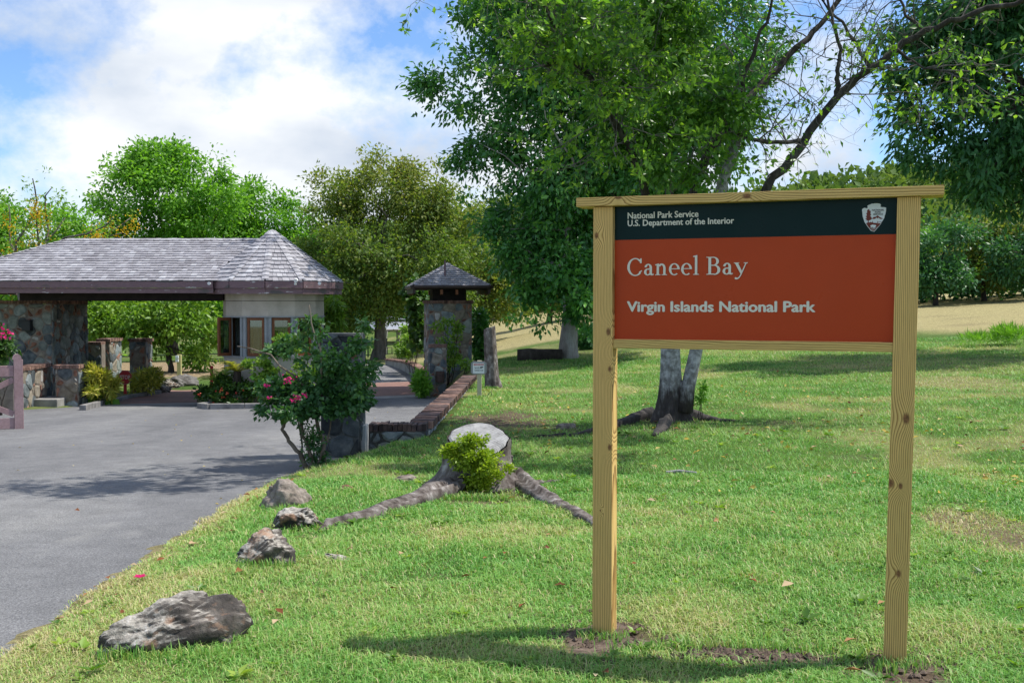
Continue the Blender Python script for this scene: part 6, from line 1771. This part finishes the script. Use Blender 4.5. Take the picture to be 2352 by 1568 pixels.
# red post and little brick pier behind the hedge
rp0 = P(486, 878, 30.5); rp0.z = -.95
RPO = thing('red_post', 'short red painted post between the cycad and the lane', 'post', rp0)
mb = MB(); mb.tube([Vector((rp0.x, 30.5, -1)), P(486, 842, 30.5)], .045, 10); mb.build('post', RED, RPO, smooth=True)
mb = MB(); mb.tube([P(486, 842.5, 30.5), P(486, 840, 30.5)], [.05, .04], 10); mb.build('cap', RED, RPO)
ys0 = P(411, 866, 37.5); ys0.z = G(ys0.x, 37.5)
YP = thing('yellow_post', 'slim yellow post with small white boxes by the boulders', 'post', ys0)
mb = MB(); mb.box((ys0.x - .07, 37.5, ys0.z - .1), (ys0.x + .07, 37.62, P(411, 814, 37.5).z)); mb.build('post', M_plain('pale_yellow_paint', (.50, .46, .2), .6, grain=.15), YP, bevel=.01)
for v in (820, 828):
    p = P(406, v, 37.4); mb = MB(); mb.box((p.x - .05, 37.4, p.z - .05), (p.x + .05, 37.48, p.z + .05)); mb.build('meter_box', WSGN, YP, bevel=.008)

# ------------------------------------------------------------------ wooden gate leaf and hibiscus at the left edge
MAUVE = M_noise('mauve_gate_paint', [(.27, .165, .165), (.37, .24, .24), (.42, .285, .285)], 3, .65, .25, .004, fine=30, contrast=(.28, .6))
ge_ = P(44, 985, 18.8); gd = Vector((-.88, -.47, 0)).normalized(); gn_ = Vector((gd.y, -gd.x, 0))
gz0 = ge_.z
GT = thing('wooden_gate', 'mauve painted wooden gate leaf standing open at the left edge', 'gate', (ge_.x, 18.8, gz0))
def gbar(name, p, q, w_, th_=.06, off=0):
    """a timber from p to q in the gate's own plane: (distance along the leaf, height)"""
    d = Vector((q[0] - p[0], q[1] - p[1])); L = d.length; d /= L; nn = Vector((-d.y, d.x)) * w_ / 2
    mb = MB(); V = []
    for y in (off - th_ / 2, off + th_ / 2):
        for c_, s_ in ((p, -1), (q, -1), (q, 1), (p, 1)):
            a, z = c_[0] + nn.x * s_, c_[1] + nn.y * s_
            V.append(Vector((ge_.x, 18.8, gz0)) + gd * a + Vector((0, 0, z)) + gn_ * y)
    mb.add(V, [(0, 1, 2, 3), (7, 6, 5, 4), (0, 4, 5, 1), (1, 5, 6, 2), (2, 6, 7, 3), (3, 7, 4, 0)])
    return mb.build(name, MAUVE, GT, bevel=.006)
H_ = 1.23
gbar('end_post', (0, .0), (0, H_), .15, .09)
mb = MB(); n = 12; V = []
for y in (-.045, .045):
    for k in range(n):
        a = math.pi * k / (n - 1); V.append(Vector((ge_.x, 18.8, gz0)) + gd * (.075 * math.cos(a) + .02) + Vector((0, 0, H_ + .10 * math.sin(a))) + gn_ * y)
mb.add(V, [tuple(range(n)), tuple(range(2 * n - 1, n - 1, -1))] + [(k, k + n, (k + 1) % n + n, (k + 1) % n) for k in range(n)]); mb.build('post_finial', MAUVE, GT)
gbar('top_rail', (.076, 1.03), (3.2, 1.03), .19, .05); gbar('bottom_rail', (.076, .11), (3.2, .11), .19, .05)
gbar('brace', (.08, .88), (.62, .60), .10, .045); gbar('brace', (.08, .27), (.62, .50), .10, .045)
gbar('inner_stile', (.66, .36), (.66, .80), .12, .05); gbar('inner_rail', (.72, .76), (3.2, .76), .12, .045); gbar('inner_rail', (.72, .40), (3.2, .40), .12, .045)
for k in range(5): gbar('panel_board', (.80 + k * .2, .47), (.80 + k * .2, .69), .19, .02)
gbar('hinge_stile', (3.2, .02), (3.2, 1.3), .14, .08)
bush('hibiscus_bush', 'glossy bush with bright pink flowers at the left edge above the gate', 0, 905, 22.5, [sp(-15, 790, 22.5, 34, 40, .4), sp(5, 800, 22.3, 24, 28, .3), sp(-40, 850, 22.5, 40, 60, .5)], 506, 130, 12, .12, .14, LF_HEDGE, aspect=.55, droop=.4)
hb = [o for o in COL.objects if o.name == 'hibiscus_bush'][0]
for u, v, n in ((3, 752, 6), (18, 768, 10), (10, 766, 8)):
    c0 = np.array(tuple(P(u, v, 21.95))); obj('flower', leaf_mesh('flower', c0 + rH.normal(0, .035, (n, 3)), rH.normal(0, 1, (n, 3)), np.array([0, -1, .4]) + rH.normal(0, .3, (n, 3)), np.full(n, .085), np.full(n, .075), rH.random(n), PINK), hb)

# ------------------------------------------------------------------ fittings on the buildings
BLK = M_plain('black_metal', (.02, .022, .024), .5, .4)
wl0 = P(64, 747, 27.93)
LB = thing('wall_lamp', 'black box lamp on the stone pier under the gate roof', 'lamp', wl0)
mb = MB(); mb.box((wl0.x - .11, 27.80, wl0.z - .14), (wl0.x + .11, 27.985, wl0.z + .12)); mb.build('housing', BLK, LB, bevel=.01)
mb = MB(); mb.box((wl0.x - .125, 27.785, wl0.z + .121), (wl0.x + .125, 27.985, wl0.z + .145)); mb.build('cap', BLK, LB)
pl0 = P(1010, 865, 29.45)
PLL = thing('wall_lamp', 'rusty half-round louvred lamp on the short stone pillar', 'lamp', pl0)
RUST = M_noise('rusty_metal', [(.07, .045, .038), (.14, .09, .075)], 8, .7, .3, .004)
mb = MB(); n = 12
for z in (-.15, .15):
    for k in range(n):
        a = math.pi + math.pi * k / (n - 1); mb.v.append(Vector((pl0.x + .12 * math.cos(a), 29.56 + .13 * math.sin(a), pl0.z + z)))
mb.f += [(k, k + 1, k + 1 + n, k + n) for k in range(n - 1)] + [tuple(range(n))[::-1], tuple(range(n, 2 * n)), (0, n, 2 * n - 1, n - 1)]; mb.m += [0] * (n + 2)
mb.build('housing', RUST, PLL)
for k in range(6):
    z = pl0.z - .11 + k * .044; mb = MB(); mb.tube([Vector((pl0.x + .125 * math.cos(math.pi + math.pi * j / 10), 29.56 + .135 * math.sin(math.pi + math.pi * j / 10), z)) for j in range(11)], .007, 5); mb.build('louvre', RUST, PLL)
cm = P(681, 648, 25.98)
CAMW = thing('security_camera', 'small white security camera on the booth fascia', 'camera', cm)
WPL = M_plain('white_plastic', (.7, .7, .68), .4)
mb = MB(); mb.tube([cm + Vector((0, -.01, .05)), cm + Vector((.0, -.10, .03))], .045, 12); mb.build('body', WPL, CAMW)
mb = MB(); mb.tube([cm + Vector((-.03, .05, -.05)), cm + Vector((-.03, -.04, -.05)), cm + Vector((0, -.05, .0))], .025, 8); mb.build('bracket', WPL, CAMW)
for u in (482, 735):
    p = P(u, 651, 26.0); q = thing('soffit_spotlight', 'tiny pale spotlight on the fascia %s of the booth' % ('left' if u < 600 else 'right'), 'lamp', p)
    mb = MB(); mb.tube([p, p + Vector((0, -.08, 0))], [.03, .04], 10); mb.build('housing', WPL, q)

# ------------------------------------------------------------------ beyond: gazebo, table and chairs, curved path wall
gzY = 66.0
gc = P(905, 812, gzY); gc.z = G(gc.x, gzY)
GZ = thing('gazebo', 'grey-roofed garden gazebo with tied curtains seen far down the path', 'gazebo', gc)
GRF = M_noise('gazebo_roof_panel', [(.22, .24, .28), (.30, .32, .37)], 1, .45, .05, .004, fine=0); ALU = M_plain('gazebo_frame', (.22, .2, .19), .5); CURT = M_noise('curtain_cloth', [(.30, .29, .27), (.5, .48, .45)], 8, .9, .2, .01, stretch=(8, 8, .5))
kz = gzY / 2450; z_e = P(905, 757, gzY).z; z_m = P(905, 737, gzY).z; z_m2 = P(905, 734, gzY).z; z_a = P(905, 726, gzY).z
Rz = Matrix.Rotation(math.radians(38), 4, 'Z'); ctr = Vector((P(897, 800, gzY + 1.2).x, gzY + 1.2, 0))
def sq(r, z): return [ctr + Rz @ Vector((x * r, y * r, 0)) + Vector((0, 0, z)) for x, y in ((-1, -1), (1, -1), (1, 1), (-1, 1))]
lo, hi = sq(1.45, z_e), sq(.55, z_m)
for k in range(4):
    mb = MB(); q = [lo[k], lo[(k + 1) % 4], hi[(k + 1) % 4], hi[k]]; mb.add(q + [v - Vector((0, 0, .03)) for v in q], [(0, 1, 2, 3), (7, 6, 5, 4), (0, 4, 5, 1)]); mb.build('roof_panel', GRF, GZ)
    mb = MB(); mb.tube([lo[k] + Vector((0, 0, .02)), hi[k] + Vector((0, 0, .02))], .03, 6); mb.build('roof_rib', WPL, GZ)
    mb = MB(); mb.tube([lo[k], lo[(k + 1) % 4]], .05, 6); mb.build('eave_bar', ALU, GZ)
lo2, ap2 = sq(.72, z_m2), ctr + Vector((0, 0, z_a))
for k in range(4):
    mb = MB(); mb.add([lo2[k], lo2[(k + 1) % 4], ap2], [(0, 1, 2)]); mb.build('cupola_panel', GRF, GZ)
for p in sq(1.3, 0):
    mb = MB(); mb.box((p.x - .05, p.y - .05, gc.z - .1), (p.x + .05, p.y + .05, z_e)); mb.build('post', ALU, GZ)
    mb = MB(); h_t = z_e - gc.z; mb.tube([p + Vector((.1, -.08, gc.z + h_t * s_)) for s_ in (.02, .25, .45, .6, .95)], [.17, .12, .07, .12, .18], 9, jit=.1); mb.build('curtain', CURT, GZ)
TIM = M_noise('brown_table_wood', [(.10, .065, .04), (.18, .12, .075)], 6, .7, .2, .004)
tp0 = ctr + Vector((.2, .1, 0)); tp0.z = G(tp0.x, tp0.y)
TB = thing('picnic_table', 'brown wooden table standing under the gazebo', 'table', tp0)
mb = MB(); mb.box((tp0.x - .9, tp0.y - .45, tp0.z + .72), (tp0.x + .9, tp0.y + .45, tp0.z + .77)); mb.build('table_top', TIM, TB)
for sx in (-.8, .8):
    for sy in (-.35, .35):
        mb = MB(); mb.box((tp0.x + sx - .04, tp0.y + sy - .04, tp0.z - .05), (tp0.x + sx + .04, tp0.y + sy + .04, tp0.z + .719)); mb.build('leg', TIM, TB)
def chair(label, c, rot, mat):
    th = thing('garden_chair', label, 'chair', c, None); R = Matrix.Translation(c) @ Matrix.Rotation(rot, 4, 'Z')
    mb = MB(); mb.box((-.25, -.25, .42), (.25, .25, .46), R); mb.build('seat', mat, th)
    for k in range(5): mb = MB(); mb.box((-.24 + k * .1, .23, .5), (-.17 + k * .1, .26, .95), R); mb.build('back_slat', mat, th)
    mb = MB(); mb.box((-.26, .225, .951), (.26, .265, 1.0), R); mb.build('back_rail', mat, th)
    for sx in (-.23, .23):
        for sy in (-.23, .23): mb = MB(); mb.box((sx - .02, sy - .02, -.02), (sx + .02, sy + .02, .419), R); mb.build('leg', mat, th)
        mb = MB(); mb.box((sx - .03, -.25, .64), (sx + .03, .22, .67), R); mb.build('armrest', mat, th)
TEAL = M_plain('dark_green_metal', (.02, .06, .055), .5)
for k, (u, dy_) in enumerate(((826, -8), (836, -7), (888, -1.6))):
    Y_ = gzY + dy_; p = P(u, 812, Y_); p.z = G(p.x, Y_); chair(['dark green garden chair left of the bronze-leaved tree trunk', 'dark green garden chair touching the bronze-leaved tree trunk', 'dark chair at the gazebo table'][k], p, .6 + k, TEAL if k < 2 else BLK)
# curved rendered wall with brick coping beside the path
cw = [(885, 824, 46.5), (905, 826, 44), (925, 829, 41.5), (942, 834, 39), (955, 842, 36.5), (962, 850, 34.5)]
CW = thing('curved_wall', 'low curved rendered wall with brick coping along the path', 'wall', (P(925, 840, 41).x, 41, -.96))
top_ = [P(u, v, Y) for u, v, Y in cw]
mb = MB(); V = []
for p in top_:
    V += [Vector((p.x, p.y, -1.2)), Vector((p.x, p.y, p.z - .06)), Vector((p.x + .25, p.y + .1, p.z - .06)), Vector((p.x + .25, p.y + .1, -1.2))]
Fc = []
for i in range(len(top_) - 1):
    a = i * 4; Fc += [(a, a + 4, a + 5, a + 1), (a + 1, a + 5, a + 6, a + 2), (a + 2, a + 6, a + 7, a + 3)]
mb.add(V, Fc); mb.build('render', CONC, CW)
for i in range(len(top_) - 1):
    bricks(CW, top_[i] + Vector((.11, .05, -.028)), top_[i + 1] + Vector((.11, .05, -.028)), .34, .07, .16)

# ------------------------------------------------------------------ shrubs along the right-hand path
bush('path_shrub', 'loose pale green shrub behind the curved wall', 945, 840, 39, [sp(945, 790, 39, 26, 40, .6), sp(925, 805, 40, 20, 20, .5), sp(958, 770, 38, 16, 26, .4)], 511, 230, 16, .16, .13, LF_FRESH, aspect=.5)
bush('fern_clump', 'deep green fern clump at the foot of the short lamp pillar', 968, 905, 29.3, [sp(965, 875, 29.3, 15, 28, .22), sp(972, 890, 29.2, 12, 18, .2)], 512, 90, 14, .10, .13, LF_BRIGHT, aspect=.4)
bush('sea_grape', 'round-leaved sea grape behind the roofed pillar', 950, 850, 36, [sp(956, 690, 36, 12, 45, .5), sp(962, 760, 36, 10, 40, .4), sp(948, 668, 36, 12, 14, .3)], 513, 130, 10, .2, .2, LF_HEDGE, aspect=.9)
bush('sapling', 'thin light green sapling growing in front of the roofed pillar', 1030, 862, 30.6, [sp(1010, 745, 30.6, 18, 14, .2), sp(1045, 750, 30.6, 16, 18, .2), sp(1030, 790, 30.6, 28, 22, .25), sp(1040, 830, 30.6, 20, 24, .25), sp(1055, 745, 30.6, 10, 12, .15)], 514, 80, 13, .10, .12, LF_FRESH, aspect=.42, stem_r=.015)
bush('sapling', 'little leafy sprig at the wall behind the warning sign', 1070, 862, 28.6, [sp(1068, 835, 28.6, 16, 10, .15)], 515, 22, 10, .08, .09, LF_FRESH, aspect=.45, stem_r=.008)
bush('dark_shrub', 'dark leafy shrub filling the gap between roofed pillar and cut trunk', 1103, 840, 33.5, [sp(1100, 760, 33.5, 16, 60, .4), sp(1108, 800, 33.5, 14, 40, .4)], 516, 130, 14, .16, .16, LF_DARK, aspect=.5)
bush('mango_sapling', 'young tree with long drooping leaves at the right side of the booth', 765, 850, 29.5, [sp(765, 705, 29.5, 16, 34, .3), sp(775, 730, 29.5, 14, 24, .25), sp(760, 790, 29.5, 16, 50, .3)], 517, 80, 14, .12, .24, LF_FRESH, aspect=.24, droop=.9, stem_r=.02)
bush('dark_shrub', 'dark low shrub on the lawn right of the pale flaking trunk', 1345, 800, 36, [sp(1345, 780, 36, 22, 28, .5), sp(1400, 798, 36, 30, 6, .3)], 518, 120, 14, .18, .16, LF_DEEP, aspect=.4)
bush('tall_grass_tuft', 'tuft of tall grass on the meadow at the right edge', 2310, 785, 30, [sp(2315, 770, 30, 36, 18, .5), sp(2250, 778, 30, 40, 6, .4)], 519, 120, 12, .12, .22, LF_BRIGHT, aspect=.09, droop=-.8, stems=0)
bush('root_sucker', 'tiny leafy sprig against the pale two-stemmed tree', 1612, 935, TAY - .1, [sp(1612, 905, TAY - .1, 8, 24, .08)], 520, 18, 9, .05, .06, LF_BRIGHT, stems=3)

# ------------------------------------------------------------------ yellow-flowering tree over the left end of the roof
fy = 40.0
fb = P(40, 880, fy); fb.z = G(fb.x, fy)
FT = thing('flowering_tree', 'sparse tree with hanging yellow flower clusters behind the left roof', 'tree', fb)
rF = np.random.default_rng(55)
mb = MB(); lim = []
for e_ in ((-60, 500), (20, 470), (90, 480), (150, 500), (220, 520), (280, 535), (60, 560), (180, 560), (0, 580), (120, 430), (75, 410), (260, 500), (300, 500)):
    p = wander(np.array([fb.x + .4, fy, fb.z + 2.2]), np.array(tuple(P(e_[0], e_[1], fy + rF.uniform(-1, 1)))), 9, .13, rF, .06); lim.append(p)
    mb.tube(p, [.075 * (1 - i / 10.5) for i in range(9)], 7, jit=.05)
mb.tube([fb - Vector((0, 0, .2)), fb + Vector((.1, 0, 1.2)), fb + Vector((.4, 0, 2.3))], [.2, .17, .14], 10); mb.build('trunk', BARK_G, FT, smooth=True)
allp = np.concatenate([l[3:] for l in lim])
C = allp[rF.choice(len(allp), 150)] + rF.normal(0, .28, (150, 3))
Pp, D, Nm, Ls, W_, tint = clumps(C, np.tile([0, 0, .3], (150, 1)), rF, 12, np.full(150, .28), .17, .38, .4, .5)
obj('crown', leaf_mesh('crown', Pp, D, Nm, Ls, W_, tint, LF_FRESH), FT, kind='stuff')
LF_YEL = M_leaf('petal_yellow', [(.55, .33, .012), (.68, .45, .02), (.78, .58, .05)], .5, .35, .2, (1.1, 1.0, .5))
for k in range(46):
    c0 = allp[rF.integers(len(allp))] + np.array([0, -.15, -.28]) + rF.normal(0, .12, 3); n = 34
    q = c0 + rF.normal(0, 1, (n, 3)) * np.array([.13, .12, .22]); obj('flower_cluster', leaf_mesh('flower_cluster', q, rF.normal(0, 1, (n, 3)), rF.normal(0, 1, (n, 3)), np.full(n, .085), np.full(n, .075), rF.random(n), LF_YEL), FT, kind='stuff')

# ------------------------------------------------------------------ litter on lawn and road
rL = np.random.default_rng(66)
def fallen(name, label, u, v, L, W_, mat_t, mat):
    p = hit(u, v) if name != 'x' else None
    th = thing(name, label, 'leaf', p)
    n = 1; a = rL.random() * 6.28
    me = leaf_mesh('leaf_blade', np.array([[p.x, p.y, p.z + .03]]), np.array([[math.cos(a), math.sin(a), .1]]), np.array([[.2, -.3, 1.0]]), np.array([L]), np.array([W_]), np.array([mat_t]), mat, .35)
    obj('leaf_blade', me, th)
LF_DRY = M_leaf('leaf_dead', [(.10, .035, .018), (.24, .09, .035), (.40, .24, .12), (.50, .40, .26)], .8, .1, .15, (1, .9, .7))
LF_YLW = M_leaf('leaf_fallen_yellow', [(.45, .32, .05), (.55, .42, .10), (.5, .42, .22)], .7, .15, .2, (1, 1, .6))
fallen('fallen_leaf', 'curled brown leaf lying on the asphalt at left', 160, 1186, .15, .09, .3, LF_DRY)
fallen('fallen_leaf', 'brown leaf on the lawn in front of the wedge-shaped rock', 560, 1322, .09, .055, .25, LF_DRY)
fallen('fallen_leaf', 'grey dead leaf on the lawn between the two sign posts', 1795, 1360, .09, .05, .9, LF_DRY)
fallen('fallen_leaf', 'orange leaf at the foot of the tan boulder', 690, 1162, .12, .06, .35, LF_DRY)
p = hit(322, 1340)
FF = thing('fallen_flower', 'wilted magenta flower lying on the grass near the road edge', 'flower', p)
for k in range(5):
    a = k * 1.26; obj('petal', leaf_mesh('petal', np.array([[p.x, p.y, p.z + .035]]), np.array([[math.cos(a), math.sin(a), .3]]), np.array([[0, 0, 1.0]]), np.array([.05]), np.array([.035]), np.array([.1]), PINK), FF)
n = 1500
Y_ = rL.uniform(4, 24, n); X = lerp(-2.6, .55 * Y_ + 1, rL.random(n)); ok = (X > xr(Y_) + .02) & (rL.random(n) < np.where(X - xr(Y_) < .5, 1, .22) + .35 * (np.abs(Y_ - 15) < 3.5))
X, Y_ = X[ok], Y_[ok]; n = len(X)
Pp = np.stack([X, Y_, gz(X, Y_) + .022 + .012 * rL.random(n)], -1); D = rL.normal(0, 1, (n, 3)); D[:, 2] *= .25
Ls = .035 + .05 * rL.random(n)
setp(obj('leaf_litter', leaf_mesh('leaf_litter', Pp, D, np.array([0, 0, 1.0]) + rL.normal(0, .35, (n, 3)), Ls, Ls * .5, rL.random(n), LF_DRY, .3)), 'scattered dead brown leaves lying over the lawn', 'leaf litter', kind='stuff')
n = 260
Y_ = rL.uniform(9, 22, n); X = rL.uniform(-1, 6, n); Pp = np.stack([X, Y_, gz(X, Y_) + .03], -1); D = rL.normal(0, 1, (n, 3)); D[:, 2] *= .3
setp(obj('leaf_litter', leaf_mesh('leaf_litter', Pp, D, np.array([0, 0, 1.0]) + rL.normal(0, .4, (n, 3)), np.full(n, .075), np.full(n, .045), rL.random(n), LF_YLW, .3)), 'yellow fallen leaves under the pale two-stemmed tree', 'leaf litter', kind='stuff')
n = 60
Y_ = rL.uniform(5, 24, n); X = rL.uniform(-8, -2.7, n); Pp = np.stack([X, Y_, zroad(Y_) + .012], -1); D = rL.normal(0, 1, (n, 3)); D[:, 2] *= .1
setp(obj('leaf_litter', leaf_mesh('leaf_litter', Pp, D, np.array([0, 0, 1.0]) + rL.normal(0, .2, (n, 3)), np.full(n, .04), np.full(n, .022), rL.random(n), LF_YLW, .3)), 'few tiny yellow leaves scattered on the asphalt', 'leaf litter', kind='stuff')
h_ = hit(1565, 1092); br_ = thing('dead_stick', 'pale bare stick lying on the lawn seen under the sign', 'stick', h_)
mb = MB(); mb.tube([hit(1530, 1092) + Vector((0, 0, .03)), hit(1560, 1090) + Vector((0, 0, .035)), hit(1600, 1092) + Vector((0, 0, .03))], [.014, .018, .01], 7, jit=.15); mb.build('stick', CUT, br_)

# ------------------------------------------------------------------ longer grass left by the mower round rocks, stump, wall and posts
def tall_grass(spots, label, seed, hgt=.06):
    r = np.random.default_rng(seed); XS, YS_ = [], []
    for (u, v, ru, n) in spots:
        a = hit(u - ru, v); c_ = hit(u + ru, v); t_ = r.random(n)
        XS.append(lerp(a.x, c_.x, t_) + r.normal(0, .025, n)); YS_.append(lerp(a.y, c_.y, t_) + r.normal(-.01, .035, n))
    X = np.concatenate(XS); Y = np.concatenate(YS_); k = len(X); Z = gz(X, Y) - .004
    H = hgt * (.4 + 1.0 * r.random(k)); W_ = .0045 * (.7 + .6 * r.random(k)) * (Y / 4.6) ** .8
    a = r.random(k) * 6.283; dx, dy = np.cos(a), np.sin(a); ln = .2 + .9 * r.random(k)
    base = np.stack([X, Y, Z], -1); side = np.stack([-dy, dx, dx * 0], -1) * W_[:, None] * .5; fwd = np.stack([dx, dy, dx * 0], -1); up = np.array([0, 0, 1.0])
    midp = base + fwd * (H * ln * .2)[:, None] + up * (H * .6)[:, None]; tip = base + fwd * (H * ln * .7)[:, None] + up * (H * (1 - .15 * ln))[:, None]
    Vv = np.stack([base - side, base + side, midp + side * .8, midp - side * .8, tip], 1).reshape(-1, 3); j = np.arange(k)[:, None] * 5
    Fc = np.concatenate([j + np.array([[0, 1, 2]]), j + np.array([[0, 2, 3]]), j + np.array([[3, 2, 4]])])
    setp(obj('lawn_grass', npmesh('lawn_grass', Vv, Fc, GRASS, False, {'tint': np.repeat(.15 + .7 * r.random(k), 5)})), label, 'grass', kind='stuff')
tall_grass([(370, 1512, 150, 420), (470, 1475, 80, 200), (600, 1303, 65, 420), (672, 1217, 55, 350), (650, 1172, 50, 260), (1090, 1148, 90, 500), (900, 1185, 110, 350), (1260, 1165, 80, 300), (1385, 1470, 50, 260), (2055, 1538, 60, 260), (905, 1040, 85, 500), (780, 1068, 60, 300), (1540, 985, 90, 300), (1130, 892, 16, 120), (1100, 914, 12, 80), (1650, 1500, 250, 500)], 'longer grass blades left round rocks, stump and posts', 91)

# broad-leaved weeds scattered through the turf
rW = np.random.default_rng(12); n = 420
Y_ = (3.9 ** .5 + rW.random(n) * (15 ** .5 - 3.9 ** .5)) ** 2; X = lerp(-2.4, .55 * Y_ + 1, rW.random(n)); kp = (X > xr(Y_) + .15) & (fbm(X * 1.1, Y_ * 1.1, 97) > .48)
X, Y_ = X[kp], Y_[kp]; n = len(X); m_ = 9
C = np.repeat(np.stack([X, Y_, gz(X, Y_) + .012], -1), m_, 0); k = len(C); a = rW.random(k) * 6.283
D = np.stack([np.cos(a), np.sin(a), .15 + .5 * rW.random(k)], -1); Ls = np.repeat(.02 + .035 * rW.random(n), m_) * (.6 + .8 * rW.random(k)) * (1 + .04 * C[:, 1])
setp(obj('lawn_weeds', leaf_mesh('lawn_weeds', C + D * .006, D, np.tile([0, 0, 1.0], (k, 1)) + rW.normal(0, .25, (k, 3)), Ls, Ls * .48, np.repeat(rW.random(n), m_), LF_FRESH)), 'low broad-leaved weeds scattered through the lawn', 'weeds', kind='stuff')
